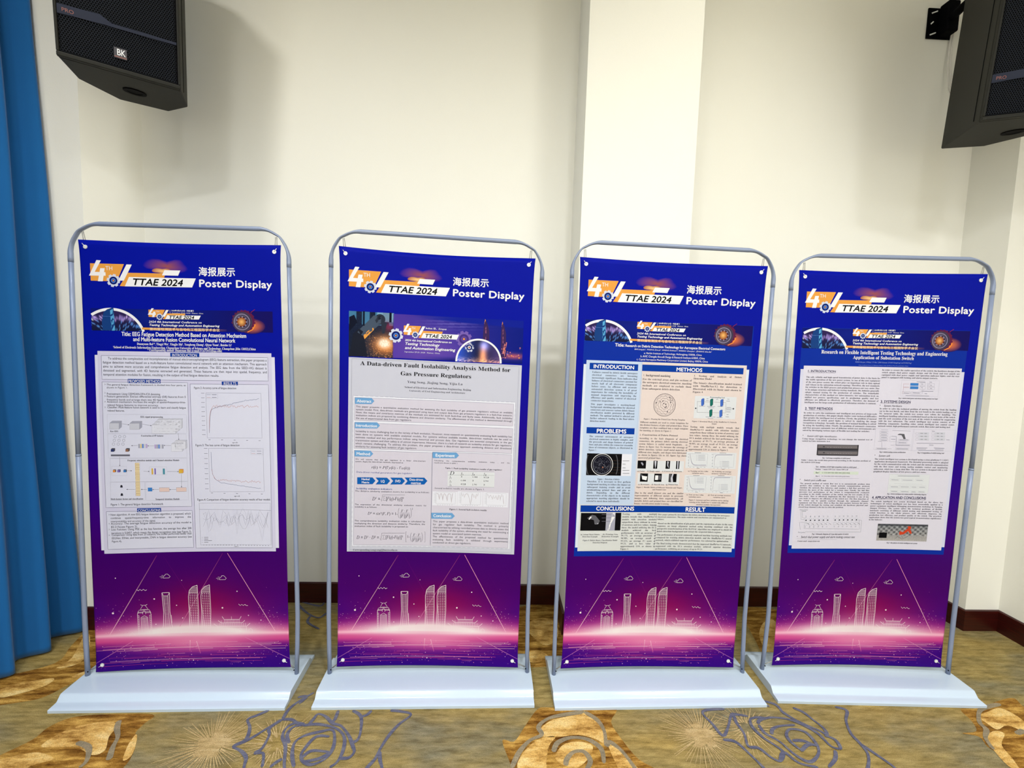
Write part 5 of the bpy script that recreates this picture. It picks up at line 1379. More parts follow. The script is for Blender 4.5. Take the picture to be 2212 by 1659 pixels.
['l',[396.7,834.4,497.2,832,509.3,844.4,497.9,856.5,397.3,858.8,396.7,834.4],'tagd',0.8],
['n',6],
['t',408.5,839.9,491.3,852.3,['Experiment'],'sb','w','F'],
['n',4],
['g',[397.1,1100.1,486.4,1098.9,498.7,1112,487.1,1124.5,397.7,1125.6],'tag'],
['l',[397.1,1100.1,486.4,1098.9,498.7,1112,487.1,1124.5,397.7,1125.6,397.1,1100.1],'tagd',0.8],
['n',6],
['t',405.3,1106,483.7,1118.5,['Conclusion'],'sb','w','F'],
['n',4],
['n',6],
['t',85.9,463.4,717.7,474.6,['A Data-driven Fault Isolability Analysis Method for'],'rb','bk','F'],
['t',253.1,497.7,552.8,510.3,['Gas Pressure Regulators'],'rb','bk','F'],
['t',282.8,533.6,516.8,542.1,['Yang Song, Jiajing Song, Yijia Lu'],'r','k2','F'],
['t',268.7,557.3,552.9,564.4,['¹School of Electrical and Information Engineering, Beijing'],'r','k2','F'],
['t',291.3,572.2,528.5,577.7,['University of Civil Engineering and Architecture'],'r','k2','F'],
['t',69.7,646.9,734.3,703.7,['This paper presents a quantitative evaluation method for assessing the fault isolability of gas pressure regulators without an available', 'system model. First, data-driven residuals are generated using input and output data from gas pressure regulators in a fault-free scenario.', 'Next, the means and covariance matrices of the residuals are estimated for both fault-free and faulty cases. Additionally, fault isolability', 'evaluation indices are proposed by combining distance and direction similarity. The effectiveness of this method is demonstrated through', 'the use of experimental data from gas regulators.'],'s','k','J'],
['t',69.6,750.7,735.9,823.7,['Isolability is more challenging due to the variety of fault evolution. However, most research on quantitatively evaluating fault isolability has', 'been done on systems with available analytical models. For systems without available models, data-driven methods can be used to', 'estimate residual and key performance indices using historical and process data. Gas regulators are essential components in the gas', 'transmission system and their safety is of utmost importance. However, there is a lack of research on isolability analysis for gas regulators,', 'which remains challenging. To address this problem, this paper proposes a data-driven approach combining distance and directional', 'similarity for assessing fault isolation of gas regulators.'],'s','k','J'],
['t',70.1,870.4,367.2,886.5,['We will assume that the gas regulator is a linear time-invariant', 'system. Apply the data-driven residuals, expressed as'],'s','k','J'],
['t',75.3,926.3,311.4,930.2,['Data-driven residual generators for gas regulator'],'s','bt','F'],
['t',74.9,995.7,227.1,1002.1,['Isolability evaluation indicators'],'sb','bt','F'],
['t',70.3,1007.8,387.6,1012.3,['The distance similarity evaluation metric for isolability is as follows:'],'s','k','F'],
['t',69.7,1065.1,375.3,1082.9,['The expression of the directional similarity evaluation metric for', 'isolability is as follows:'],'s','k','J'],
['t',69.3,1135.9,370.8,1167.5,['The comprehensive isolability evaluation index is calculated by', 'multiplying the direction and distance similarity. Therefore, the', 'evaluation index of fault isolability is proposed as:'],'s','k','J'],
['t',403.3,866.7,730.6,882.2,['Calculating the comprehensive isolability evaluation index , and the', 'results are shown in table 1.'],'s','k','J'],
['t',451.5,897.9,698.8,904.2,['Table 1. Fault isolability evaluation results of gas regulator'],'sb','k','F'],
['t',408.3,986.4,626,993.3,['Several isolation results are shown in Figure 1.'],'s','k','F'],
['t',475.1,1078.6,637.9,1085.5,['Figure 1. Several fault isolation results'],'sb','k','F'],
['t',404.9,1133.3,735.7,1237.4,['This paper proposes a data-driven quantitative evaluation method', 'for gas regulator fault isolability. The method is primarily', 'characterised by utilizing recorded process data to directly assess the', 'fault isolability of the system, eliminating the need for constructing a', 'system model or associated system matrices.', 'The effectiveness of the proposed method for quantitatively', 'evaluating fault isolability is validated through experiments', 'conducted on direct gas regulators.'],'s','k','J'],
['t',63.5,1264.6,253.3,1272,['Corresponding:songyang@bucea.edu.cn'],'r','k','F'],
['t',138.6,900.5,301.5,911.4,['r(k) = P(Γy(k) - Γu(k))'],'i','k','F'],
['t',143.8,1034.1,177.2,1050.7,['D¹ ='],'i','k','F'],
['t',200.7,1032.5,277.6,1047.9,['[F(q)-F(q)]²'],'i','k','F'],
['l',[178.2,1044.1,182.5,1053.3,186.3,1024.7,281.4,1023.1],'k',0.9],
['l',[199.1,1030.9,188.5,1031.2,193.9,1039.2,188.8,1049.3,200.4,1048.9],'k',1],
['t',125.2,1100.4,252.2,1112.6,['D² = sin²(F, F) = 1-'],'i','k','F'],
['l',[258.1,1081.5,254,1095.4,254.4,1114.8,258.8,1125.7],'k',0.9],
['l',[305.9,1080.3,310.4,1094,310.8,1113.4,306.7,1124.5],'k',0.9],
['l',[260.6,1103.5,304.2,1103.5],'k',0.8],
['t',266.7,1087.9,296.6,1099.3,['F · F'],'i','k','F'],
['t',261.7,1107.9,304.6,1122.4,['|F||F|'],'i','k','F'],
['t',312.3,1080.1,316.7,1087.7,['2'],'i','k','F'],
['t',78.8,1205.3,174.2,1219.9,['D = D¹ · D² ='],'i','k','F'],
['t',201.6,1202.6,276.4,1217.7,['[F(q)-F(q)]²'],'i','k','F'],
['l',[177.3,1215.4,181.7,1225.9,185.5,1193,283.4,1191.9],'k',0.9],
['l',[199.4,1202.7,188.8,1202.9,194.3,1211.1,189.1,1220.2,200.8,1219.9],'k',1],
['l',[291.9,1186.1,287.6,1186.2,288.5,1232,292.7,1231.9],'k',0.9],
['l',[366.9,1185.5,371.2,1185.4,372.2,1231.4,367.9,1231.5],'k',0.9],
['t',293.2,1201.7,305.3,1213.7,['1-'],'i','k','F'],
['l',[312.3,1190.1,308.2,1202.5,308.6,1219.3,313.1,1230.4],'k',0.9],
['l',[356.2,1189.1,360.8,1201.3,361.2,1218.1,357.1,1229.4],'k',0.9],
['l',[313.7,1209.1,355.6,1208.7],'k',0.8],
['t',319.9,1193.8,349.1,1205.5,['F · F'],'i','k','F'],
['t',314.9,1213.5,356,1227.2,['|F||F|'],'i','k','F'],
['n',4],
['g',[78.6,951.1,143.4,950.1,156.1,964.4,143.7,979.5,78.9,980.9],'arr'],
['g',[155.9,950.3,205.2,949.9,205.4,963.7,168.7,964.9],'arr'],
['g',[168.7,964.9,205.4,963.7,205.7,978.7,156.3,980.2],'arr'],
['g',[204.7,949.9,218.1,963.4,205.1,978.7],'arr'],
['g',[217.8,948.9,268.4,948.4,268.7,962.4,230.7,963.5],'arr'],
['g',[230.7,963.5,268.7,962.4,268.9,977.4,218.3,978.9],'arr'],
['g',[267.9,948.5,281.3,962,268.4,977.4],'arr'],
['g',[279,947,363.7,945.5,364,960,291.9,962.2],'arr'],
['g',[291.9,962.2,364,960,364.4,975.6,279.5,978.2],'arr'],
['g',[363.2,945.5,376.8,959.6,363.8,975.6],'arr'],
['n',6],
['t',96.4,953.8,131.5,962.5,['Hankel'],'sb','w','F'],
['t',97.6,967.8,130.1,976.1,['Matrix'],'sb','w','F'],
['t',178.6,959.9,195,970.3,['LQ'],'sb','w','F'],
['t',239,958.1,262.4,968.3,['SVD'],'sb','w','F'],
['t',300.2,950.2,358.7,959.3,['Data-driven'],'sb','w','F'],
['t',306.8,964.8,349.4,974.4,['matrices'],'sb','w','F'],
['n',4],
['r',463.7,914.5,666.8,978.8,'wh2'],
['n',5],
['l',[463.7,914.5,664.3,909.7],'gr2',0.7],
['l',[464.1,931.4,664.9,926.8],'gr2',0.7],
['l',[465.5,983.1,666.8,978.8],'gr2',0.7],
['n',6],
['t',472.8,916.9,492.4,927.3,['D'],'i','k','F'],
['t',521.1,917.6,531,928.2,['f₁'],'i','k','F'],
['t',569.4,917.1,580.6,927.8,['f₂'],'i','k','F'],
['t',620.1,916.6,631.3,927.3,['f₃'],'i','k','F'],
['t',472.2,934.5,480,945.2,['f₁'],'i','k','F'],
['t',472.7,952,480.5,962.8,['f₂'],'i','k','F'],
['t',473.1,967.4,480.9,978.2,['f₃'],'i','k','F'],
['t',520.4,933,527.1,940.5,['X'],'s','k','F'],
['t',569.9,933.1,592.8,940.1,['0.084'],'s','k','F'],
['t',619.6,933.2,642.6,940.2,['4.528'],'s','k','F'],
['t',519.9,949.5,542.7,956.5,['0.084'],'s','k','F'],
['t',570.5,949.1,577.2,956.6,['X'],'s','k','F'],
['t',619.1,949.2,642.1,956.3,['2.741'],'s','k','F'],
['t',520.3,966,543.2,973.1,['4.528'],'s','k','F'],
['t',569.9,966.2,592.8,973.2,['2.741'],'s','k','F'],
['t',619.7,965.8,626.4,973.3,['X'],'s','k','F'],
['n',4],
['r',400.2,1004.8,508.2,1066.6,'wh'],
['n',5],
['o',415.3,1007.7,499.3,1059,'ax',0.5],
['l',[418.1,1014.7,421.9,1016.6,425.7,1016.9,430,1040,433.3,1020.7,436.8,1013,440.6,1015.7,445.1,1045,448.2,1018.6,451.8,1013.7,455.8,1022.5,459.6,1022.8,464,1046.4,467.1,1020.3,470.7,1015.9,474.4,1014.1,478.3,1018.7,483,1051.9,485.8,1017,489.5,1016],'rd',0.5],
['l',[417.5,1013.1,421.3,1013,425.1,1014.8,429.5,1041,432.6,1017.4,436.3,1012.6,440.1,1016.3,444.6,1045.3,447.7,1017.9,451.3,1012.2,455.1,1016.8,459,1021.4,463.5,1047.1,466.5,1018.3,470,1011.6,473.8,1013.4,477.7,1015.2,482.5,1053.7,485.2,1014,488.8,1011.1],'k2',0.6],
['l',[405.8,1012.4,414.3,1012.1],'ax',0.6],
['l',[422,1064.4,426.3,1064.3],'ax',0.9],
['l',[405.9,1019,414.5,1018.7],'ax',0.6],
['l',[432.2,1064.2,436.5,1064.1],'ax',0.9],
['l',[406.1,1025.6,414.6,1025.4],'ax',0.6],
['l',[442.4,1063.9,446.7,1063.8],'ax',0.9],
['l',[406.2,1032.2,414.8,1032],'ax',0.6],
['l',[452.6,1063.6,456.9,1063.5],'ax',0.9],
['l',[406.4,1038.9,415,1038.6],'ax',0.6],
['l',[462.8,1063.4,467.1,1063.2],'ax',0.9],
['l',[406.6,1045.5,415.1,1045.3],'ax',0.6],
['l',[473,1063.1,477.4,1063],'ax',0.9],
['l',[406.7,1052.1,415.3,1051.9],'ax',0.6],
['l',[483.3,1062.8,487.6,1062.7],'ax',0.9],
['n',4],
['r',509,1001.7,618.2,1066.5,'wh'],
['n',5],
['o',524.2,1004.6,609.2,1058.9,'ax',0.5],
['l',[527.2,1014.5,531.2,1022,534.7,1014.8,538.9,1029.1,542.3,1016.2,546,1012,549.9,1015.1,553.6,1015.5,557.7,1025.6,561.9,1038.2,566.3,1056.4,569.5,1038.3,572.5,1012.1,576.4,1017.1,580.5,1027,584.1,1020.1,588.3,1033.6,591.4,1011.2,595.5,1020.6,598.9,1009.4],'rd',0.5],
['l',[526.5,1010,530.7,1024,534,1009.8,538.4,1028.5,541.8,1015.3,545.4,1012.3,549.1,1009.4,553,1013,557.1,1023.3,561.4,1037.4,565.9,1060.9,568.9,1037.1,571.8,1009.7,575.7,1012.4,580,1027.4,583.4,1015,587.7,1031.9,590.8,1011,595,1022.2,598.3,1008],'k2',0.6],
['l',[514.6,1009.3,523.2,1009],'ax',0.6],
['l',[531.3,1064.3,535.7,1064.2],'ax',0.9],
['l',[514.8,1015.9,523.4,1015.7],'ax',0.6],
['l',[541.6,1064,545.9,1063.9],'ax',0.9],
['l',[515,1022.5,523.6,1022.3],'ax',0.6],
['l',[551.9,1063.8,556.2,1063.6],'ax',0.9],
['l',[515.2,1029.2,523.8,1029],'ax',0.6],
['l',[562.2,1063.5,566.5,1063.4],'ax',0.9],
['l',[515.4,1035.8,524,1035.6],'ax',0.6],
['l',[572.5,1063.2,576.8,1063.1],'ax',0.9],
['l',[515.6,1042.5,524.2,1042.3],'ax',0.6],
['l',[582.8,1062.9,587.1,1062.8],'ax',0.9],
['l',[515.8,1049.2,524.4,1048.9],'ax',0.6],
['l',[593.1,1062.7,597.4,1062.5],'ax',0.9],
['n',4],
['r',619.8,1001.8,730.1,1066.3,'wh'],
['n',5],
['o',635.1,1004.7,721.1,1058.7,'ax',0.5],
['l',[638.2,1016.6,642,1016.1,646.3,1029.7,649.7,1017.3,653.4,1016.3,657.5,1023.9,661.6,1031.4,664.9,1017.2,669.1,1028.8,672.9,1026.9,676.4,1018.3,680.7,1032.4,684.6,1034.1,687.8,1017.7,691.6,1017.8,696,1033.1,699.2,1016.6,703,1016.4,706.9,1018.2,711.9,1049],'rd',0.5],
['l',[637.5,1010.2,641.4,1013.9,645.7,1028.9,649.1,1016.5,652.8,1013.6,657,1023.9,661.1,1033.2,664.3,1014.2,668.6,1028.3,672.2,1023.4,675.7,1014.8,680.1,1029.8,684,1032.6,687,1011.6,691,1014.4,695.6,1037,698.5,1011.3,702.3,1010.3,706.2,1013,711.6,1053.2],'k2',0.6],
['l',[625.5,1009.4,634.2,1009.2],'ax',0.6],
['l',[642.6,1064.1,647,1064],'ax',0.9],
['l',[625.7,1016.1,634.4,1015.9],'ax',0.6],
['l',[653,1063.9,657.3,1063.7],'ax',0.9],
['l',[625.9,1022.8,634.6,1022.5],'ax',0.6],
['l',[663.3,1063.6,667.7,1063.5],'ax',0.9],
['l',[626.2,1029.4,634.9,1029.2],'ax',0.6],
['l',[673.7,1063.3,678,1063.2],'ax',0.9],
['l',[626.4,1036.1,635.1,1035.9],'ax',0.6],
['l',[684,1063,688.4,1062.9],'ax',0.9],
['l',[626.6,1042.8,635.3,1042.6],'ax',0.6],
['l',[694.4,1062.8,698.8,1062.6],'ax',0.9],
['l',[626.9,1049.5,635.6,1049.2],'ax',0.6],
['l',[704.8,1062.5,709.2,1062.4],'ax',0.9],
['n',1],
['img','weld',37.2,257.1,221.1,442.5],
['img','dusk',218.1,259.4,766.4,441.1],
['n',2],
['g',[597.8,293.1,602.3,260.6,612.7,278.5,622.2,310.3,623.5,347.4,595.5,348.8],'twr'],
['g',[599.5,281.5,603,260.5,612.1,280.8],'or'],
['g',[604.6,288.1,608.8,287.9,610.9,348.1,606.7,348.3],'twl'],
['g',[671.9,299.9,675.5,267.2,684.7,285.3,693.3,317.3,697.1,416.2,672.6,417.4],'twr'],
['g',[673.3,288.2,676.1,267.2,684.2,287.6],'or'],
['g',[677.8,294.9,681.4,294.7,686.1,416.7,682.4,416.9],'twl'],
['g',[677.8,417.1,688.6,353.4,698.9,352.9,689.6,417.9],'pk2'],
['d',743.6,407.8,2.2,0,'rd'],
['d',668.4,415.5,2.8,0,'rd'],
['d',755.9,415.7,1.6,0,'or'],
['d',678.9,401.4,2.1,0,'pu2'],
['d',677.9,381.9,2.2,0,'pk2'],
['d',720,408.2,2.9,0,'or'],
['d',738.3,410.9,2.3,0,'rd'],
['d',687.3,383.5,2.6,0,'or'],
['d',678.4,420.1,1.6,0,'or'],
['d',702.4,392.7,1.7,0,'or'],
['d',714,394.6,2.5,0,'pk2'],
['d',701.6,401,3.1,0,'pu2'],
['d',704.1,405.3,2.6,0,'pk2'],
['d',681.3,407.6,2.7,0,'pk2'],
['d',665.3,409.2,2.6,0,'pk2'],
['d',755.1,374,2.8,0,'pk2'],
['d',691.9,398,2.2,0,'pu2'],
['d',709.4,411.6,3.2,0,'rd'],
['d',673.1,406.9,2.1,0,'pk2'],
['d',725.9,409.9,2.4,0,'pk2'],
['d',750,404.3,2.9,0,'pk2'],
['d',671.4,408.3,2.6,0,'pu2'],
['d',754.6,379.7,1.5,0,'pu2'],
['d',752.5,415.9,3.2,0,'or'],
['d',729.7,412.1,1.8,0,'pk2'],
['d',694.3,417.7,3,0,'pk2'],
['dome','lab',580.8,441.9,98],
['gear',230.9,348.1,30,8,'lav','nv2','bl3'],
['gear',516.2,348.2,34.4,9,'pu3','pu4','pu5'],
['gear',539.6,381.9,20.5,8,'lav','nv2','wh'],
['logo',259.7,298.2,495.4,351.6,0],
['n',7],
['t',354.5,308.2,442,314.2,['Index: EI、Scopus'],'sb','w','F'],
['t',268.6,360.9,464.8,368.4,['2024 4th International Conference on'],'sbi','w','F'],
['t',268.8,374.7,412.9,383.6,['Testing Technology'],'sbi','w','F'],
['t',269.1,391.2,479.6,401.1,['and Automation Engineering'],'sbi','w','F'],
['t',267.6,410.6,416,415.4,['September 27-29, 2024 · Xiamen, China'],'s','w','F'],
['n',2],
['g',[39.5,443.4,54.5,349,79.1,327.3,97.2,340,104.5,387.5,114,437.5],'rob1'],
['g',[70.2,341.4,139.2,269.6,175.4,279,169,302.1,101.9,360.3],'rob2'],
['d',164.2,285.1,21.7,0,'rob3'],
['d',161,280.7,11.7,0,'rob1'],
['g',[168.9,299.8,193.8,298.5,183.1,342.4,174.1,342.8],'rob3'],
['g',[95.1,351.5,135.3,317.5,139.9,328.7,102,369.4],'lor'],
['g',[38.3,281.9,58.4,271.8,72.1,302.7,38.7,340.8],'rob4'],
['r',94.1,255.4,101.4,314.8,'rob4'],
['r',202.2,254.9,211.9,295.2,'rob4']],
[
['n',0],
['r',29.7,253.5,767.4,1280,'pblue'],
['n',1],
['r',33.3,441.4,762.8,1240,'paper3b'],
['n',2],
['r',44.7,423.7,750.8,1256.4,'paper3'],
['n',3],
['r',44.7,423.7,290.4,1047.7,'box3a'],
['r',286.6,426.5,750.8,1049.2,'box3b'],
['n',4],
['r',59.1,435,270.7,462.7,'hd'],
['r',288.7,434.9,737.5,462.4,'hd'],
['r',59.1,709.6,270.6,736.3,'hd'],
['r',49.2,1051.2,749.4,1080.4,'hd'],
['l',[394.8,1084.2,394.8,1253.1],'ax',0.6],
['l',[286.6,426.5,278.5,852.6],'gr',0.5],
['n',6],
['t',75.6,441.8,254.3,456.5,['INTRODUCTION'],'ab','w','F'],
['t',438.5,442.9,554.1,457.8,['METHODS'],'ab','w','F'],
['t',102.7,716.1,234.6,732.6,['PROBLEMS'],'ab','w','F'],
['t',118.6,1056.4,290.7,1072.9,['CONCLUSIONS'],'ab','w','F'],
['t',525,1056.3,616.5,1074.9,['RESULT'],'ab','w','F'],
['t',164.7,349,205.8,362.1,['Title:'],'sb','w','F'],
['t',209.5,351.9,648.6,361.9,['Research on Debris Detection Technology for Aerospace Electrical Connectors'],'sb','w','F'],
['t',250.1,368.1,589.3,373.8,['BAI Lingqiu¹, WANG Zunqi², WANG Dahuan³, WANG Chanyan¹, ZHANG Xiaolin¹'],'si','w','F'],
['t',292.5,382.2,546.4,389.4,['a. Harbin Institute of Technology, Heilongjiang 150006, China'],'s','w','F'],
['t',278.2,395.4,560.8,403.8,['b. AVIC Chengdu Aircraft Design & Research Institute 610041, China'],'s','w','F'],
['t',262.2,409.4,575.9,416.9,['c. Capital Aerospace Machinery Corporation Limited, Beijing 100076, China'],'s','w','F'],
['t',71.4,470,269.9,599,['Failures caused by debris inside aerospace', 'electrical connectors are becoming', 'increasingly significant. Data indicates that', 'failures of electrical connectors account for', 'nearly half of all electronic component', 'failure cases. An efficient and accurate', 'automated detection system is of great', 'importance for reducing the instability of', 'manual inspections and improving the', 'efficiency and quality control of electrical', 'connector inspections.'],'r','k','J'],
['t',72,606.5,266.1,686.9,['This paper investigates a masking-based', 'background shielding algorithm for electrical', 'connectors and assesses various debris binary', 'classification models generated by different', 'methods. The optimal method is selected and', 'further enhanced, leading to the final debris', 'detection model.'],'r','k','J'],
['t',72.2,744.9,266.8,812.4,['The external environment of aerospace', 'electrical connectors is highly complex, and', 'the greyscale and shape features of printed', 'lines and pins within the connector resemble', 'those of extraneous objects, as illustrated in', 'figure 1.'],'r','k','J'],
['t',117.8,930.5,216.9,937.7,['Figure 1. Detection of debris'],'r','k','F'],
['t',72.6,941.8,267,1036.2,['Therefore, it is necessary to first perform', 'background masking to reduce the impact on', 'subsequent training results and to avoid', 'misidentifying printed lines and pins as', 'debris. Depending on the different', 'characteristics of the objects to be masked,', 'appropriate masking algorithms should be', 'selected to mask them individually.'],'r','k','J'],
['t',294.6,475.3,414.5,484.1,['1. background masking'],'rb','k','F'],
['t',293.8,492.5,510.5,542.1,['For the external areas and pin sections of', 'the aerospace electrical connector, masking', 'methods are employed to exclude them', 'from subsequent debris detection.'],'r','k','J'],
['t',308.1,664.5,493.5,670.7,['Figure 2. Drawing the Printed Line Overlay Template'],'r','k','F'],
['t',293.6,678.6,509.7,722.1,['Different methods are used to create templates for', 'the distinct features of pins and printed lines. These', 'templates are then combined into a single template', 'for masking, as shown in Figure 2.'],'r','k','J'],
['t',294.3,733.5,466.1,740.1,['2. Construction of Debris Dataset'],'rb','k','F'],
['t',293.7,748.4,512.6,842,['According to the fault diagnosis of electrical', 'connectors, the primary debris causing electrical', 'system failures is curled metal fragments, , as', 'shown in figure 3(a). To increase the coverage of', 'debris detection, various small metal materials of', 'different sizes, lengths, and shapes were fabricated,', 'as shown in figures 3(b) to 3(f). figure 3(g) shows', 'uncovered printed lines.'],'r','k','J'],
['t',518,471.8,732.9,491.3,['3. Testing and Analysis of Debris', 'Detection Model'],'rb','k','J'],
['t',517.9,501.9,735.6,549.8,['The binary classification model trained', 'with ShuffleNet-V2 for detection is', 'illustrated, with its basic unit shown in', 'Figure 4.'],'r','k','J'],
['t',524.6,669.9,726.2,685.1,['Figure 4. Structural Blocks of the ShuffleNet-V2 Network', 'Model'],'r','k','C'],
['t',518.5,693.4,740.3,800.5,['Testing with multiple models reveals that', 'ShuffleNet-V2 models with attention modules', 'outperform those without in terms of accuracy and', 'loss values. Among these, the model utilizing the', 'ECA module achieved the best performance, with', 'an accuracy of 99.17%, an average precision of', '98.98%, an average recall of 99.32%, an average', 'F1 score of 99.2%, and a loss value of', 'approximately 0.04, as shown in Figure 5.'],'r','k','J'],
['t',294.3,965.6,504.1,981.3,['Figure 3. Metallic Debris of Different Materials and Shapes,', 'and Printed Lines'],'r','k','C'],
['t',289.2,989.9,510.8,1045.7,['Due to the small dataset size and the similar', 'representation of different metals in greyscale', 'images, and following data augmentation, all', 'metallic debris and printed lines are classified for', 'binary classification model training.'],'r','k','J'],
['t',536.6,1019.6,718.4,1046.4,['Figure 5. Accuracy and loss variation curves during', 'training of the ShuffleNet-V2 model with different', 'attention modules incorporated'],'r','k','C'],
['t',293.4,893.5,327.2,899.5,['(a) Curled'],'r','k','F'],
['t',337.3,893.1,396.2,898.9,['(b) Rough copper'],'r','k','F'],
['t',404.8,892.9,496.2,898.2,['(c) Concave (d) Aluminum'],'r','k','F'],
['t',300.9,952.6,352,958,['(e) Resistance'],'r','k','F'],
['t',361.8,952.3,419.8,958,['(f) Smooth iron'],'r','k','F'],
['t',426.4,951.2,482.7,957.3,['(g) Printed line'],'r','k','F'],
['t',522.4,889.9,616,905,['(a) Training set loss value', 'variation curve'],'r','k','C'],
['t',631.9,889.8,721.9,905,['(b) Training set average', 'accuracy variation curve'],'r','k','C'],
['t',523.8,996,603.7,1012.2,['(c) Test set loss value', 'variation curve'],'r','k','C'],
['t',622.3,996.1,727.6,1011.9,['(d) Test set average accuracy', 'variation curve'],'r','k','C'],
['t',238.7,1085.1,397.9,1252.2,['Testing with multiple', 'models reveals that ShuffleNet-V2', 'models with attention modules', 'outperform those without in terms', 'of accuracy and loss values. Among', 'these, the model utilizing the ECA', 'module achieved the best', 'performance, with an accuracy of', '99.17%, an average precision of', '98.98%, an average recall of', '99.32%, an average F1 score of', '99.2%, and a loss value of', 'approximately 0.04, as shown in', 'Figure 6.'],'r','k','J'],
['t',400.5,1086.9,729.8,1116,['This paper primarily investigates the debris detection technology for aerospace', 'electrical connectors. The main content and conclusions are summarized as', 'follows:'],'r','k','L'],
['t',401.5,1126.7,746.9,1171.1,['•Based on the identification of pin points and the registration of pins in the same', 'sequence, an image alignment method using masking combined with the', 'perspective transformation of the RANSAC algorithm was employed to shield the', 'debris detection background and extract the suspected debris regions.'],'r','k','J'],
['t',400.2,1178.7,746.2,1211.7,['•The performance of several commonly employed machine learning methods was', 'compared for training debris detection models, and the ShuffleNet-V2 neural', 'network, which exhibited superior performance, was selected for optimization.'],'r','k','J'],
['t',399.7,1218.8,746.3,1251.1,['•The final testing results demonstrated that the improved ShuffleNet-V2 network,', 'augmented with the ECA attention module, achieved superior detection', 'performance, exhibiting an accuracy of up to 99.2%.'],'r','k','J'],
['t',54.3,1178.2,141.8,1194.4,['(a) Actual Metal Debris', 'Detection Example'],'r','k','C'],
['t',146.3,1177.7,232.5,1194.3,['(b) Printing Line', 'Detection Example'],'r','k','C'],
['t',66,1204.7,223.1,1221.6,['Figure 8. Debris Binary Classification Model', 'Detection Diagram'],'r','k','C'],
['n',4],
['r',68.2,822.6,266.2,918.9,'wh'],
['n',5],
['r',66.3,822.6,221.2,918.2,'bk'],
['r',289.9,849.8,502.7,896.1,'wh2'],
['r',297.3,906.7,486.5,955.3,'wh2'],
['r',530.2,561.9,717.2,659.1,'wh2'],
['r',509.3,807.6,738.6,879.8,'wh2'],
['r',509.7,910.5,743.9,990.5,'wh2'],
['n',6],
['d',135,871.1,48.4,46.2,'w'],
['d',135,871.1,40.6,39.4,'g3'],
['d',135,871.1,38.4,0,'dk'],
['l',[71.3,830.2,69.4,834.3,67.9,839.9,66.8,846.9,66.1,854.8,65.9,863.5,66.1,872.5,66.8,881.5,67.9,890.1,69.4,898.1,71.2,905,73.3,910.6,75.5,914.7],'g5',3],
['l',[194.4,827.5,196.7,831.6,198.8,837.2,200.7,844.1,202.2,852,203.4,860.7,204.1,869.7,204.4,878.8,204.2,887.5,203.6,895.5,202.5,902.5,201,908.2,199.2,912.4],'g5',3],
['d',113.8,881.5,0.6,0,'g3'],
['d',158.5,900.4,0.7,0,'g3'],
['d',161.1,876.6,0.7,0,'g3'],
['d',143.2,870,0.7,0,'g3'],
['d',107.8,867.6,0.7,0,'g3'],
['d',157.2,881.1,0.7,0,'g3'],
['d',126.9,853.9,0.7,0,'g3'],
['d',132.2,862.6,0.7,0,'g3'],
['d',136.8,887.6,0.7,0,'g3'],
['d',100.2,875.5,0.7,0,'g3'],
['d',107.3,860.3,0.6,0,'g3'],
['d',112.9,896.6,0.7,0,'g3'],
['d',151.6,887,0.7,0,'g3'],
['d',119.6,850.1,0.7,0,'g3'],
['d',126,881.2,0.7,0,'g3'],
['d',134.3,892,0.7,0,'g3'],
['d',130.5,907,0.7,0,'g3'],
['d',147.6,907,0.7,0,'g3'],
['d',141.1,870.4,0.7,0,'g3'],
['d',117.7,893.3,0.6,0,'g3'],
['d',158.9,879,0.7,0,'g3'],
['d',145,869.4,0.7,0,'g3'],
['d',124.4,869.4,0.6,0,'g3'],
['d',104.1,861.2,0.7,0,'g3'],
['d',136.4,879.1,0.7,0,'g3'],
['d',159.1,888.4,0.7,0,'g3'],
['d',145.8,877,0.7,0,'g3'],
['d',100.3,877.5,0.6,0,'g3'],
['d',115.7,887.1,0.6,0,'g3'],
['d',127.6,868.1,0.7,0,'g3'],
['d',121.6,869.5,0.7,0,'g3'],
['d',106.4,855.2,0.6,0,'g3'],
['d',161.3,884.2,0.7,0,'g3'],
['d',123.7,868,0.7,0,'g3'],
['d',132.9,910.7,0.7,0,'g3'],
['d',147.9,875.7,0.7,0,'g3'],
['d',123.6,843.8,0.7,0,'g3'],
['d',139.1,903.2,0.7,0,'g3'],
['d',156.8,881.3,0.7,0,'g3'],
['d',121.1,852.7,0.7,0,'g3'],
['d',136.3,866,0.7,0,'g3'],
['d',117.2,903,0.7,0,'g3'],
['d',113.5,864.8,0.7,0,'g3'],
['d',106.8,896.6,0.7,0,'g3'],
['d',130.7,874.1,0.7,0,'g3'],
['d',140.5,857,0.7,0,'g3'],
['d',120.2,882.9,0.7,0,'g3'],
['d',116.1,883.3,0.7,0,'g3'],
['d',160.6,890.2,0.7,0,'g3'],
['d',162,894.2,0.7,0,'g3'],
['d',167.3,880.4,0.7,0,'g3'],
['d',143,853,0.7,0,'g3'],
['d',129.7,859.5,0.7,0,'g3'],
['d',132.1,853.6,0.7,0,'g3'],
['d',141.4,910,0.7,0,'g3'],
['d',117.8,888.9,0.7,0,'g3'],
['d',148.4,859.5,0.7,0,'g3'],
['d',127.1,863.8,0.7,0,'g3'],
['d',144.6,861.1,0.7,0,'g3'],
['d',170.1,886.1,0.6,0,'g3'],
['d',153.4,905.7,0.7,0,'g3'],
['d',163.4,873.1,0.7,0,'g3'],
['d',144.2,876.6,0.7,0,'g3'],
['d',142.2,897,0.7,0,'g3'],
['d',106.7,854.7,0.7,0,'g3'],
['d',127.5,886.6,0.6,0,'g3'],
['d',122.5,871.5,0.7,0,'g3'],
['d',159.2,889.1,0.7,0,'g3'],
['d',131.7,867.8,0.7,0,'g3'],
['d',106.6,885.5,0.7,0,'g3'],
['d',136,854.7,0.7,0,'g3'],
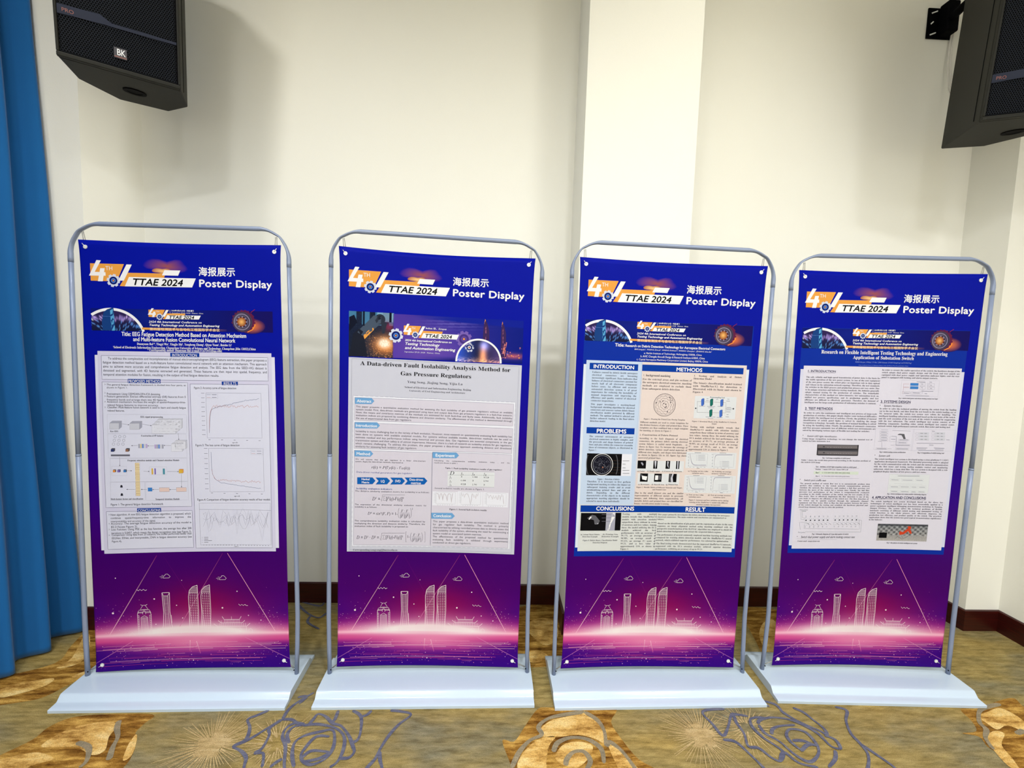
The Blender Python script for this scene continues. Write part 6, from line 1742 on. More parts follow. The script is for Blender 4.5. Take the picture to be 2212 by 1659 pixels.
['d',146.1,866.5,0.7,0,'g3'],
['d',126.7,846.5,0.7,0,'g3'],
['d',153,859,0.7,0,'g3'],
['d',142,880.4,0.7,0,'g3'],
['d',120.2,873.8,0.7,0,'g3'],
['d',127.6,868.9,0.7,0,'g3'],
['d',137.6,859.9,0.6,0,'g3'],
['d',150.5,877,0.7,0,'g3'],
['d',109.4,883.6,0.7,0,'g3'],
['d',124.2,885.7,0.7,0,'g3'],
['d',100.3,880.7,0.7,0,'g3'],
['d',100.4,869.4,0.7,0,'g3'],
['d',171.3,881.6,0.7,0,'g3'],
['d',154.9,859.2,0.7,0,'g3'],
['d',108.6,872.9,0.7,0,'g3'],
['d',142.8,871.1,0.7,0,'g3'],
['d',117.4,856.5,0.7,0,'g3'],
['d',127.1,904.5,0.7,0,'g3'],
['d',132.5,865.2,0.7,0,'g3'],
['d',126.3,854.1,0.6,0,'g3'],
['d',106.3,878.4,0.7,0,'g3'],
['d',162.5,884.4,0.7,0,'g3'],
['d',112.6,899.9,0.7,0,'g3'],
['d',140.9,907.4,0.7,0,'g3'],
['d',130,849,0.7,0,'g3'],
['d',139.9,871.4,0.7,0,'g3'],
['d',111,861.1,0.7,0,'g3'],
['d',124,856.4,0.7,0,'g3'],
['d',150,882.2,0.7,0,'g3'],
['d',122.7,867.1,0.6,0,'g3'],
['d',155.6,883.9,0.7,0,'g3'],
['d',109.3,881.4,0.7,0,'g3'],
['d',167.2,880.5,0.7,0,'g3'],
['d',120.5,903.1,0.7,0,'g3'],
['d',170.9,877.2,0.7,0,'g3'],
['d',103.9,858.3,0.7,0,'g3'],
['d',168.2,872.6,0.7,0,'g3'],
['d',152.8,888.5,0.7,0,'g3'],
['d',140.7,906.6,0.7,0,'g3'],
['d',142.2,891.3,0.7,0,'g3'],
['d',145.4,883.6,0.7,0,'g3'],
['d',167.8,862.3,0.7,0,'g3'],
['d',114.6,898.1,0.7,0,'g3'],
['d',109.7,881.7,0.7,0,'g3'],
['d',116.5,896.8,0.7,0,'g3'],
['d',137.8,893.6,0.7,0,'g3'],
['d',119.1,874.7,0.6,0,'g3'],
['d',103.1,889.4,0.7,0,'g3'],
['d',146.9,877.4,0.7,0,'g3'],
['d',137.5,868.1,0.7,0,'g3'],
['d',136.7,908.2,0.7,0,'g3'],
['d',121.2,866.4,0.7,0,'g3'],
['d',153.4,882.3,0.7,0,'g3'],
['d',126.7,905.9,0.7,0,'g3'],
['d',166.9,870.7,0.7,0,'g3'],
['d',162.8,856,0.7,0,'g3'],
['d',158.9,852.2,0.7,0,'g3'],
['d',146.1,873.7,0.7,0,'g3'],
['d',128.6,892,0.7,0,'g3'],
['d',114.2,861.7,0.7,0,'g3'],
['d',117.6,902.6,0.7,0,'g3'],
['d',122.3,885.8,0.7,0,'g3'],
['d',132.4,899.5,0.7,0,'g3'],
['d',113.2,859.8,0.7,0,'g3'],
['d',120.9,881.9,0.7,0,'g3'],
['d',118.9,887.9,0.7,0,'g3'],
['d',149.3,898.4,0.7,0,'g3'],
['d',148.3,903.1,0.7,0,'g3'],
['d',127.3,865.4,0.7,0,'g3'],
['d',119.5,862.1,0.7,0,'g3'],
['d',108.9,885.5,0.7,0,'g3'],
['d',135.9,843.5,0.7,0,'g3'],
['d',132.6,860.3,0.7,0,'g3'],
['d',114.6,871.3,0.7,0,'g3'],
['d',162.3,878.7,0.7,0,'g3'],
['d',102.2,882.8,0.7,0,'g3'],
['d',121.9,904.8,0.7,0,'g3'],
['d',123.8,875.4,0.7,0,'g3'],
['d',130.2,858.1,0.7,0,'g3'],
['d',125.6,874.4,0.7,0,'g3'],
['d',170.3,877.7,0.7,0,'g3'],
['d',149,879.3,0.7,0,'g3'],
['d',141.6,885.2,0.7,0,'g3'],
['d',149.8,844.8,0.7,0,'g3'],
['d',120.7,858.8,0.7,0,'g3'],
['d',154.1,859.7,0.7,0,'g3'],
['d',156.5,897.4,0.7,0,'g3'],
['d',124,890.3,0.7,0,'g3'],
['d',126.6,895.8,0.7,0,'g3'],
['d',148.3,900.7,0.7,0,'g3'],
['d',152.8,856.4,0.7,0,'g3'],
['d',165.4,877.2,0.6,0,'g3'],
['d',160.4,878.6,0.7,0,'g3'],
['d',153.9,854.3,0.6,0,'g3'],
['d',160.8,859,0.7,0,'g3'],
['d',134,889.2,0.7,0,'g3'],
['d',107.1,885.3,0.7,0,'g3'],
['d',138.7,895.9,0.7,0,'g3'],
['d',133.8,855.6,0.7,0,'g3'],
['d',138.3,882.6,3.1,0,'orr'],
['l',[225.2,853.1,255.3,852.5],'k',1.6],
['l',[155,851.4,212.7,851.8],'br2',0.4],
['l',[226,867.3,239.5,867.1],'k',1.6],
['l',[155.8,865.7,213.6,866],'br2',0.4],
['l',[226.9,883.2,240.4,882.9],'k',1.6],
['l',[156.7,881.5,214.5,881.9],'br2',0.4],
['l',[227.6,894.8,257.7,894.2],'k',1.6],
['l',[157.3,893,215.2,893.5],'br2',0.4],
['l',[228.4,908,258.5,907.4],'k',1.6],
['l',[158,906.2,215.9,906.6],'br2',0.4],
['r',293,849.7,331,885,'bk'],
['r',364.5,849.4,382.4,884.8,'bk'],
['r',420.2,849.1,439.5,884.5,'bk'],
['r',467.5,848.9,482.6,884.4,'bk'],
['r',308.2,906.5,343.2,943.2,'bk'],
['r',372.1,906.8,405.8,942.9,'bk'],
['r',438.6,906.3,473.8,943.7,'bk'],
['n',7],
['g',[306.8,859.1,313.6,857.1,320.1,866.6,316.6,872.5,311,864.9],'g3'],
['g',[368.5,850.9,377.4,850.7,376.7,869.4,373.8,884.2,370.2,865.6],'g2'],
['g',[426.2,850.9,433.4,852.7,431.2,866.3,434.6,882.2,427.5,870.3],'g2'],
['g',[472.2,848.8,477.7,848.7,477.9,883.7,473.2,883.8],'g2'],
['g',[315.4,916.4,340.2,919.9,337.4,937.1,318.4,932.8],'w'],
['g',[309.9,909.5,319.1,913.3,313.8,921.1],'g5'],
['r',376.5,914.5,389.6,934.6,'w'],
['r',389,914.3,402.8,933.6,'g5'],
['g',[452.7,906.1,459.4,906,455.4,922.5,459.3,943.9,450.3,944.1,447.9,926.5],'g2'],
['g',[441.8,907.1,447.7,907,448.3,944.1,442.8,944.2],'g5'],
['n',5],
['r',52.4,1084.8,172.1,1163.9,'bk'],
['r',166.9,1083.3,233.8,1163.2,'bk'],
['n',6],
['r',166.1,1083.3,208,1163.5,'g3'],
['g',[194.9,1082.9,203.5,1082.8,204.6,1103.3,189.8,1131.2,183.8,1163.8,175.2,1163.9,185.7,1127.3],'w'],
['g',[102.3,1092.8,118,1096.5,138.6,1119.9,133.4,1132.6,116.1,1135.2,111.2,1116.3,79.9,1108.8],'g5'],
['g',[94.9,1100.8,102.7,1100.7,91.8,1114.6,87.1,1113.5],'w'],
['g',[115.8,1130.1,133.3,1129.9,131.6,1134.2,118,1135.2],'g2'],
['l',[145.6,1091.4,187.6,1090.9],'g4',1.6],
['l',[146.4,1106.8,188.4,1106.3],'g4',1.6],
['l',[147.3,1122.2,189.3,1121.7],'g4',1.6],
['n',6],
['d',397,605.2,49.3,47.6,'k'],
['d',397,605.2,43.1,42.5,'k'],
['d',425,580.5,6.6,5.6,'k'],
['l',[438.3,604,432.4,612.6,434.9,623,425.5,627.8,422.8,637.9,412,637.8,404.7,645.3,395.1,640.3,385,643.5,378.6,634.7,368,632.9,366.4,622.4,357.7,616,361.3,606.2,356.4,596.7,364.3,589.8,364.4,579.3,374.8,576.9,379.9,567.9,390.4,570.5,399.3,565,407.5,572,418.1,571.3,422.2,581.1,432.2,585.3,431.2,595.8,438.3,604],'k',1],
['l',[428,604.3,423.2,612.6,423.3,622.3,414.3,626.1,408.6,633.8,398.8,631.6,389.4,634.3,382.7,627,373.2,623.7,372.1,614.1,366.2,606.1,371,597.8,370.9,588.1,379.8,584.3,385.5,576.6,395.2,578.8,404.6,576.1,411.4,583.4,420.8,586.6,422,596.3,428,604.3],'k',1],
['l',[416.8,604.6,413,612.1,410.4,620,402,621.5,393.9,624.3,387.2,618.7,379.8,614.1,379.9,605.7,378.7,597.3,385.4,592.3,391.3,586.4,399.7,588.6,408.3,589.7,412,597.4,416.8,604.6],'k',1],
['l',[406.9,604.9,403.5,611,397.7,614.9,391.4,611.3,387.1,605.5,390.6,599.4,396.4,595.5,402.7,599,406.9,604.9],'k',1],
['d',376.9,591.9,2.3,0,'k'],
['d',401.2,603,2.3,0,'k'],
['d',411.6,634.1,2.3,0,'k'],
['d',393,599,2.3,0,'k'],
['d',405.3,613.5,2.3,0,'k'],
['d',360.9,596.6,2.3,0,'k'],
['d',400.1,615.9,2.3,0,'k'],
['d',388.2,588,2.3,0,'k'],
['d',417.8,571.9,2.4,0,'k'],
['d',423.9,592.8,2.3,0,'k'],
['t',597.2,563,664.1,568.6,['Downsampling Unit'],'rb','k','F'],
['n',7],
['g',[558.6,577.4,562.9,572.7,570.5,571,571.9,598.3,567.7,604.5,560.5,603.2],'bl4'],
['g',[570.5,571,572.3,573.2,573.4,598.3,571.9,599.1],'nv'],
['g',[598.3,577.4,602.6,572.7,610.3,571,611.7,598.4,607.5,604.6,600.4,603.2],'gn'],
['g',[610.3,571,612.1,573.2,613.3,598.3,611.8,599.1],'gn2'],
['g',[644.6,578.7,648.9,574,656.6,572.3,658,599.7,653.8,605.9,646.7,604.6],'bl4'],
['g',[656.6,572.3,658.3,574.5,659.6,599.7,658.1,600.5],'nv'],
['g',[598.8,623.9,603.2,619.2,610.9,617.5,612.2,645,608,651.2,600.9,649.9],'gn'],
['g',[610.9,617.5,612.6,619.7,613.8,644.9,612.3,645.7],'gn2'],
['g',[644.3,624.6,648.7,619.9,656.4,618.1,657.8,645.7,653.6,651.9,646.4,650.6],'bl4'],
['g',[656.4,618.1,658.1,620.4,659.4,645.6,657.9,646.4],'nv'],
['l',[536.9,615.7,543.9,615.5],'k',0.7],
['l',[541.7,585.9,544.5,633],'k',0.7],
['l',[541.7,585.9,559.2,586.1],'k',0.7],
['l',[574.1,586.5,598.3,586.9],'k',0.7],
['l',[615.5,586.8,644.5,587.1],'k',0.7],
['l',[658.9,586.7,670.7,586.7,673.2,631.8,659.1,632.2],'k',0.7],
['l',[544.5,633,598.7,632.3],'k',0.7],
['l',[614.4,632.3,644.2,632.2],'k',0.7],
['l',[671.7,613.1,706.3,612.9],'k',0.7],
['d',536.9,615.7,3.1,0,'k'],
['d',706.3,612.9,3.5,0,'k'],
['l',[582.3,572.5,590.9,572.7],'ax',1.5],
['l',[580.6,580.2,592.3,580.2],'ax',1.5],
['l',[625.4,574.3,634.8,574.4],'ax',1.5],
['l',[675.3,571.4,684.7,571.5],'ax',1.5],
['l',[671.3,579.9,687.8,579.8],'ax',1.5],
['l',[551.3,605.4,578.6,605],'ax',1.5],
['l',[587.3,605.9,623.2,605.3],'ax',1.5],
['l',[592.4,611.9,619.8,611.5],'ax',1.5],
['l',[634.1,604.6,660,604.2],'ax',1.5],
['l',[675.2,608,695.6,607.8],'ax',1.5],
['l',[675.3,618.7,696.5,618.5],'ax',1.5],
['l',[676,627.5,694.9,627.4],'ax',1.5],
['l',[584.6,651.8,628.4,651.1],'ax',1.5],
['l',[594.5,658.5,618.8,658.2],'ax',1.5],
['l',[634,652.8,661.5,652.5],'ax',1.5],
['l',[677.8,639.4,687.2,639.5],'ax',1.5],
['l',[674.6,648.7,688.8,648.7],'ax',1.5],
['o',523.6,815,607.8,870.6,'ax',0.5],
['l',[527.8,818.8,528,820,528.6,823.4,529.6,828.5,530.9,834.7,532.6,841.2,534.4,847.5,536.4,853.1,538.6,857.6,541,861.1,543.6,863.6,546.4,865.3,549.3,866.4,552.5,867,555.9,867.3,559.5,867.5,563.4,867.5,567.6,867.5,572,867.4,576.6,867.3,581.5,867.2,586.6,867.1,592,867,597.7,866.9,603.6,866.8],'rd',0.5],
['l',[527.7,817.3,527.9,818.5,528.5,821.8,529.5,826.9,530.8,833.1,532.4,839.7,534.3,846,536.3,851.5,538.5,856.1,540.9,859.6,543.5,862.1,546.2,863.7,549.2,864.8,552.4,865.4,555.8,865.8,559.4,865.9,563.3,865.9,567.5,865.9,571.8,865.8,576.5,865.8,581.4,865.7,586.5,865.6,591.9,865.5,597.5,865.3,603.4,865.2],'bl2',0.5],
['l',[527.5,815.7,527.8,816.9,528.4,820.3,529.4,825.4,530.7,831.6,532.3,838.1,534.2,844.4,536.2,849.9,538.4,854.5,540.8,858,543.4,860.5,546.1,862.2,549.1,863.3,552.3,863.9,555.7,864.2,559.3,864.3,563.2,864.4,567.3,864.3,571.7,864.3,576.4,864.2,581.2,864.1,586.4,864,591.8,863.9,597.4,863.8,603.3,863.7],'k2',0.5],
['l',[553.6,822.2,561.5,822],'ax',0.5],
['l',[564.2,821.9,595.7,821.3],'ax',1],
['l',[554,827.6,561.9,827.4],'ax',0.5],
['l',[564.6,827.4,596.1,826.7],'ax',1],
['l',[554.4,833.1,562.3,832.9],'ax',0.5],
['l',[565,832.8,596.5,832.2],'ax',1],
['l',[554.8,838.5,562.7,838.3],'ax',0.5],
['l',[565.4,838.3,597,837.6],'ax',1],
['l',[555.2,843.9,563.1,843.8],'ax',0.5],
['l',[565.9,843.7,597.4,843.1],'ax',1],
['l',[529.6,875.7,533.5,875.6],'ax',1.1],
['l',[517.5,817.5,522.2,817.4],'ax',1.1],
['l',[546.1,875.4,550.1,875.3],'ax',1.1],
['l',[518.4,830.7,523.1,830.6],'ax',1.1],
['l',[562.7,875,566.6,875],'ax',1.1],
['l',[519.4,843.9,524.1,843.8],'ax',1.1],
['l',[579.3,874.7,583.2,874.6],'ax',1.1],
['l',[520.4,857.1,525.1,857],'ax',1.1],
['l',[595.8,874.4,599.8,874.3],'ax',1.1],
['l',[521.3,870.4,526.1,870.3],'ax',1.1],
['l',[547.4,810.6,576.9,810.4],'k',1.2],
['l',[562,879.3,574.6,879.1],'k',1.2],
['o',631.9,814.3,728,872.2,'ax',0.5],
['l',[639.9,865.3,639.9,863,639.8,856.8,639.8,848.2,640.1,839.3,640.8,831.4,641.9,825.5,643.5,821.6,645.5,819.2,647.8,818,650.5,817.4,653.5,817.1,656.8,816.9,660.4,816.8,664.3,816.7,668.5,816.6,673,816.5,677.8,816.4,682.8,816.3,688.2,816.2,693.8,816.1,699.7,815.9,705.9,815.8,712.5,815.7,719.3,815.5],'rd',0.5],
['l',[640,866.5,639.9,864.2,639.9,857.9,639.9,849.4,640.2,840.4,640.9,832.6,642,826.7,643.6,822.7,645.6,820.4,647.9,819.1,650.6,818.5,653.6,818.2,656.9,818.1,660.5,818,664.4,817.9,668.6,817.8,673.1,817.7,677.9,817.6,682.9,817.5,688.3,817.3,693.9,817.2,699.8,817.1,706,817,712.6,816.8,719.4,816.7],'bl2',0.5],
['l',[640.1,867.6,640,865.3,640,859.1,640,850.6,640.3,841.6,641,833.8,642.1,827.8,643.7,823.9,645.7,821.6,648,820.3,650.7,819.7,653.7,819.4,657,819.2,660.6,819.1,664.5,819,668.7,818.9,673.2,818.8,678,818.7,683,818.6,688.4,818.5,694,818.4,699.9,818.3,706.1,818.1,712.6,818,719.5,817.9],'k2',0.5],
['l',[664.2,846.5,672.1,846.3],'ax',0.5],
['l',[674.9,846.2,706.6,845.6],'ax',1],
['l',[664.6,851.9,672.5,851.8],'ax',0.5],
['l',[675.3,851.7,707.1,851.1],'ax',1],
['l',[665.1,857.4,673,857.2],'ax',0.5],
['l',[675.8,857.2,707.5,856.5],'ax',1],
['l',[665.5,862.9,673.4,862.7],'ax',0.5],
['l',[676.2,862.7,708,862],'ax',1],
['l',[665.9,868.4,673.9,868.2],'ax',0.5],
['l',[676.7,868.1,708.4,867.5],'ax',1],
['l',[638.5,877.5,642.4,877.4],'ax',1.1],
['l',[625.8,816.7,630.5,816.6],'ax',1.1],
['l',[655.1,877.1,659.1,877.1],'ax',1.1],
['l',[626.8,830,631.5,829.9],'ax',1.1],
['l',[671.8,876.8,675.8,876.7],'ax',1.1],
['l',[627.8,843.2,632.6,843.1],'ax',1.1],
['l',[688.5,876.5,692.5,876.4],'ax',1.1],
['l',[628.9,856.5,633.6,856.4],'ax',1.1],
['l',[705.2,876.2,709.2,876.1],'ax',1.1],
['l',[629.9,869.8,634.7,869.7],'ax',1.1],
['l',[661.2,809.7,690.9,809.5],'k',1.2],
['l',[676.5,881,689.2,880.8],'k',1.2],
['o',525.1,916.5,609,978,'ax',0.5],
['l',[529.3,920.3,529.6,921.6,530.2,925.4,531.2,931.1,532.6,938,534.3,945.3,536.1,952.3,538.2,958.5,540.4,963.6,542.8,967.5,545.4,970.3,548.1,972.2,551.1,973.4,554.2,974.1,557.6,974.5,561.2,974.6,565,974.7,569.1,974.7,573.5,974.7,578,974.6,582.9,974.5,588,974.4,593.3,974.3,598.9,974.3,604.7,974.2],'rd',0.5],
['l',[529.2,918.8,529.4,920.1,530.1,923.8,531.1,929.5,532.5,936.4,534.1,943.7,536,950.7,538.1,956.9,540.3,962,542.7,965.9,545.3,968.7,548,970.6,550.9,971.8,554.1,972.5,557.5,972.9,561.1,973.1,564.9,973.1,569,973.1,573.3,973.1,577.9,973,582.8,972.9,587.8,972.9,593.2,972.8,598.8,972.7,604.6,972.6],'bl2',0.5],
['l',[529.1,917.2,529.3,918.5,530,922.3,531,928,532.4,934.8,534,942.1,535.9,949.1,538,955.3,540.2,960.4,542.6,964.3,545.1,967.1,547.9,969,550.8,970.2,554,970.9,557.3,971.3,561,971.5,564.8,971.6,568.9,971.5,573.2,971.5,577.8,971.4,582.6,971.4,587.7,971.3,593.1,971.2,598.6,971.1,604.5,971],'k2',0.5],
['l',[555.3,923.8,563.2,923.6],'ax',0.5],
['l',[565.9,923.6,597.6,923],'ax',1],
['l',[555.7,929.3,563.6,929.1],'ax',0.5],
['l',[566.4,929.1,598,928.5],'ax',1],
['l',[556.1,934.8,564,934.6],'ax',0.5],
['l',[566.8,934.6,598.4,934],'ax',1],
['l',[556.5,940.3,564.4,940.1],'ax',0.5],
['l',[567.2,940.1,598.9,939.5],'ax',1],
['l',[556.9,945.8,564.8,945.6],'ax',0.5],
['l',[567.6,945.6,599.3,945],'ax',1],
['l',[531.6,982.9,535.5,982.8],'ax',1.1],
['l',[519,918.9,523.7,918.9],'ax',1.1],
['l',[548.2,982.6,552.1,982.5],'ax',1.1],
['l',[519.9,932.3,524.7,932.2],'ax',1.1],
['l',[564.8,982.3,568.8,982.3],'ax',1.1],
['l',[520.9,945.6,525.7,945.5],'ax',1.1],
['l',[581.5,982.1,585.4,982],'ax',1.1],
['l',[521.9,959,526.6,958.9],'ax',1.1],
['l',[598.1,981.8,602.1,981.7],'ax',1.1],
['l',[522.9,972.4,527.6,972.3],'ax',1.1],
['l',[548.5,912.1,578.1,912],'k',1.2],
['l',[563.6,986.7,576.2,986.5],'k',1.2],
['o',633.9,915.3,726.9,978.9,'ax',0.5],
['l',[642.3,971.6,642.3,969,642.1,962.1,642.1,952.6,642.3,942.7,642.8,934,643.8,927.5,645.3,923.1,647.1,920.5,649.4,919.2,652,918.5,654.8,918.2,658,918,661.4,917.9,665.2,917.9,669.2,917.8,673.5,917.7,678,917.6,682.9,917.5,688,917.4,693.4,917.3,699,917.2,705,917.1,711.2,917,717.7,916.9],'rd',0.5],
['l',[642.4,972.7,642.4,970.2,642.2,963.3,642.2,953.8,642.4,943.9,642.9,935.2,643.9,928.7,645.4,924.3,647.2,921.7,649.5,920.4,652,919.7,654.9,919.4,658.1,919.2,661.5,919.1,665.3,919,669.3,919,673.6,918.9,678.1,918.8,683,918.7,688.1,918.6,693.5,918.5,699.1,918.4,705.1,918.3,711.3,918.2,717.8,918.1],'bl2',0.5],
['l',[642.5,973.9,642.5,971.4,642.3,964.5,642.3,955,642.5,945.1,643,936.4,644,929.8,645.5,925.5,647.3,922.9,649.6,921.5,652.1,920.9,655,920.5,658.2,920.4,661.6,920.3,665.4,920.2,669.4,920.1,673.6,920.1,678.2,920,683,919.9,688.2,919.8,693.6,919.7,699.2,919.6,705.2,919.5,711.4,919.4,717.9,919.3],'k2',0.5],
['l',[666.6,950.5,674.5,950.3],'ax',0.5],
['l',[677.3,950.3,709.3,949.7],'ax',1],
['l',[667,956,675,955.9],'ax',0.5],
['l',[677.8,955.8,709.7,955.3],'ax',1],
['l',[667.5,961.5,675.4,961.4],'ax',0.5],
['l',[678.2,961.4,710.2,960.8],'ax',1],
['l',[667.9,967.1,675.9,966.9],'ax',0.5],
['l',[678.7,966.9,710.6,966.4],'ax',1],
['l',[668.4,972.6,676.3,972.5],'ax',0.5],
['l',[679.1,972.4,711.1,971.9],'ax',1],
['l',[640.9,983.9,644.9,983.8],'ax',1.1],
['l',[627.8,917.7,632.5,917.7],'ax',1.1],
['l',[657.7,983.6,661.6,983.5],'ax',1.1],
['l',[628.8,931.1,633.6,931],'ax',1.1],
['l',[674.4,983.3,678.4,983.3],'ax',1.1],
['l',[629.9,944.5,634.6,944.4],'ax',1.1],
['l',[691.2,983,695.2,983],'ax',1.1],
['l',[630.9,957.9,635.7,957.8],'ax',1.1],
['l',[708,982.8,712,982.7],'ax',1.1],
['l',[632,971.3,636.7,971.3],'ax',1.1],
['l',[661.4,910.8,691.3,910.7],'k',1.2],
['l',[677.2,987.6,689.9,987.4],'k',1.2]],
[
['n',0],
['r',29.4,244.5,756.5,1258.6,'pblue'],
['n',1],
['r',33.2,425.8,756.5,1222.9,'paper4b'],
['n',2],
['r',46.6,410.4,743.3,1238.2,'paper4'],
['n',6],
['t',119.7,340.5,672.6,355.9,['Research on Flexible Intelligent Testing Technology and Engineering'],'rb','w','F'],
['t',262.2,363,528.5,376.8,['Application of Substation Switch'],'rb','w','F'],
['t',272.5,387.2,520.4,393.5,['WANG Xiaoyan¹, SUN Lin¹, YU Hao¹, ZHAI Guannan¹, DONG Guangsheng¹ and DONG Feng¹'],'si','lb','F'],
['t',287.9,402.1,507,405.6,['1 State Grid Electric Power Co. Maintenance Branch, 2 State Grid Electric Power Research Institute Wuhan'],'s','lb','F'],
['t',64,429,190.1,438,['1. INTRODUCTION'],'sb','nk','F'],
['l',[64.8,441.1,188.9,441],'nk',0.6],
['t',63.7,593.4,188.2,603.9,['2. TEST METHODS'],'sb','nk','F'],
['l',[64.7,607.3,188.5,608.2],'nk',0.6],
['t',398.1,557.3,533.6,568,['3. SYSTEMS DESIGN'],'sb','nk','F'],
['l',[398.9,570,533.1,570.3],'nk',0.6],
['t',402,991.4,650.1,1003.1,['4. APPLICATION AND CONCLUSIONS'],'sb','nk','F'],
['l',[402.6,1006.1,649.8,1007.6],'nk',0.6],
['t',59.9,456.7,388.7,576,['The safe, reliable and high-speed transmission of power data is the basis for', 'the stable operation of the new power system. As one of the core equipment', 'of the new power system, the switch plays an important role in data upload', 'and release in the substation network topology. Therefore, the test standards', 'for switches in the R&D process and production process are very strict. Due', 'to its unique structure and industry testing standards, the industry generally', 'adopts manual testing for the production of switches. The remarkable', 'characteristics of this method are labor-intensive, low automation level, no', 'unified test process specification, and its production quality and test', 'efficiency are difficult to effectively guarantee. Therefore, the demand of', 'intelligent test for large-scale production of substation switches is eminent.'],'r','k','J'],
['t',59.5,615.1,387.8,700.6,['In order to solve the continuous and intelligent test process of large-scale', 'production of switches, this paper deeply studies some technical difficulties', 'that perplex the intelligent test of switches. Firstly, the problem of manual', 'identification of switch panel lights is solved by studying the image', 'recognition technology. Secondly, the problem of manual handling is solved', 'by using the handling robot. Finally, the problem of automatic connection', 'and flow pressure automatic test of different switch test environments are', 'solved by developing various types of flexible test tooling for switches.'],'r','k','J'],
['t',81.4,718.5,215.6,725.6,['Switch LED light identification'],'si','k','F'],
['d',63.1,718.8,1.6,0,'k'],
['t',60.5,731,376.5,748.1,['Using image recognition technology, we can change the manual test of', 'switch led into automatic test.'],'r','k','J'],
['t',157.1,815.9,285.1,822.5,['Fig.1. Led image recognition of switch panel'],'rb','k','F'],
['t',61.9,827.2,378.2,843.9,['Table 1 shows the result data processed according to the location attribute of', 'the switch LED lamp.'],'r','k','J'],
['t',129.9,855.9,317.3,862.9,['Tab.1. Attributes of LED light recognition results on switch panel'],'rb','k','F'],
['n',4],
['r',123.1,880,327.9,893.6,'gnl'],
['n',6],
['l',[120.9,866.1,329.3,865.1],'ax',0.5],
['l',[124.3,912.1,333.4,911.2],'ax',0.5],
['t',129.7,868.7,278.8,873.5,['Position    1 means LED is on; 0 means LED is off'],'rb','k','F'],
['t',132,883.1,289.3,889.4,['Row 1    11 1110 0000 0000 0000 0000 (2000 0000)'],'rb','k','F'],
['t',132.5,899.9,289.8,904.6,['Row 2    01 1100 0000 0000 0000 0000 (1600 0000)'],'rb','k','F'],
['t',80.6,916.8,181.7,925.3,['Switch port traffic test'],'si','k','F'],
['d',63,918.3,1.6,0,'k'],
['t',64,933.2,386.5,1048,['The general method of switch flow test is to automatically produce data', 'packets that conform to the switch network communication protocol,', 'simulate the network flow behavior, and conduct a full flow pressure test', 'between the ports of the switch for a certain time. Finally, the full flow', 'pressure test performance of the switch is comprehensively evaluated', 'according to the traffic statistics of the switch and the test results of the', 'flow tester. How to effectively implement the flow detection is one of the', 'core tasks to improve the efficiency of the switch test. The flow detection of', 'the switch can be quickly realized through the automatic channel', 'equipment and flow tester. How to flow the data packets between the ports', 'of the switch through the testing and establish the hardware physical and', 'closed-loop channel is the key to solve the problem.'],'r','k','J'],
['t',71.4,1054,108.8,1060,['Data packet'],'s','gr3','F'],
['t',71.3,1158.6,105.3,1164.7,['Data packet'],'s','gr3','F'],
['o',97.2,1097.5,110.1,1109.7,'te2',0.5],
['o',98.6,1116.8,111.4,1128.2,'te2',0.5],
['d',104.2,1105.6,3.2,0,'k2'],
['t',99.5,1085.2,106.3,1091.2,['2'],'s','gr3','F'],
['l',[113.3,1120.7,121.8,1127.2],'k2',0.9],
['t',99,1133.3,105.9,1139.8,['1'],'s','gr3','F'],
['o',117.9,1097.2,130.8,1109.4,'te2',0.5],
['o',119.4,1116.5,132.2,1127.9,'te2',0.5],
['d',124.9,1105.3,3.2,0,'k2'],
['t',120.2,1084.8,127,1090.9,['4'],'s','gr3','F'],
['l',[134,1120.4,142.5,1126.9],'k2',0.9],
['t',119.8,1133,126.7,1139.5,['3'],'s','gr3','F'],
['o',138.2,1096.9,151.1,1109.1,'te2',0.5],
['o',139.7,1116.2,152.5,1127.6,'te2',0.5],
['d',145.2,1105,3.2,0,'k2'],
['t',140.5,1084.5,147.3,1090.6,['6'],'s','gr3','F'],
['l',[154.3,1120.1,162.8,1126.6],'k2',0.9],
['t',140.1,1132.7,147,1139.2,['5'],'s','gr3','F'],
['o',158.1,1096.6,171,1108.8,'te2',0.5],
['o',159.6,1115.9,172.5,1127.3,'te2',0.5],
['d',165.1,1104.7,3.2,0,'k2'],
['t',160.4,1084.2,167.2,1090.3,['8'],'s','gr3','F'],
['l',[174.3,1119.8,182.8,1126.3],'k2',0.9],
['t',160.1,1132.4,167,1138.9,['7'],'s','gr3','F'],
['o',178.4,1096.3,191.4,1108.5,'te2',0.5],
['o',179.9,1115.6,192.8,1127,'te2',0.5],
['d',185.5,1104.4,3.2,0,'k2'],
['t',180.7,1083.9,187.5,1090,['10'],'s','gr3','F'],
['l',[194.6,1119.5,203.1,1126],'k2',0.9],
['t',180.4,1132.1,187.3,1138.6,['9'],'s','gr3','F'],
['o',198.4,1096,211.3,1108.2,'te2',0.5],
['o',199.9,1115.3,212.8,1126.7,'te2',0.5],
['d',205.4,1104.1,3.2,0,'k2'],
['t',200.6,1083.6,207.4,1089.7,['12'],'s','gr3','F'],
['l',[214.6,1119.2,223.1,1125.7],'k2',0.9],
['t',200.4,1131.8,207.3,1138.3,['11'],'s','gr3','F'],
['o',233.4,1095.5,246.4,1107.6,'te2',0.5],
['o',235,1114.8,247.9,1126.2,'te2',0.5],
['d',240.5,1103.6,3.2,0,'k2'],
['t',235.6,1083.1,242.5,1089.2,['14'],'s','gr3','F'],
['l',[249.7,1118.7,258.2,1125.2],'k2',0.9],
['t',235.5,1131.3,242.5,1137.8,['13'],'s','gr3','F'],
['o',253.4,1095.2,266.3,1107.3,'te2',0.5],
['o',254.9,1114.5,267.9,1125.9,'te2',0.5],
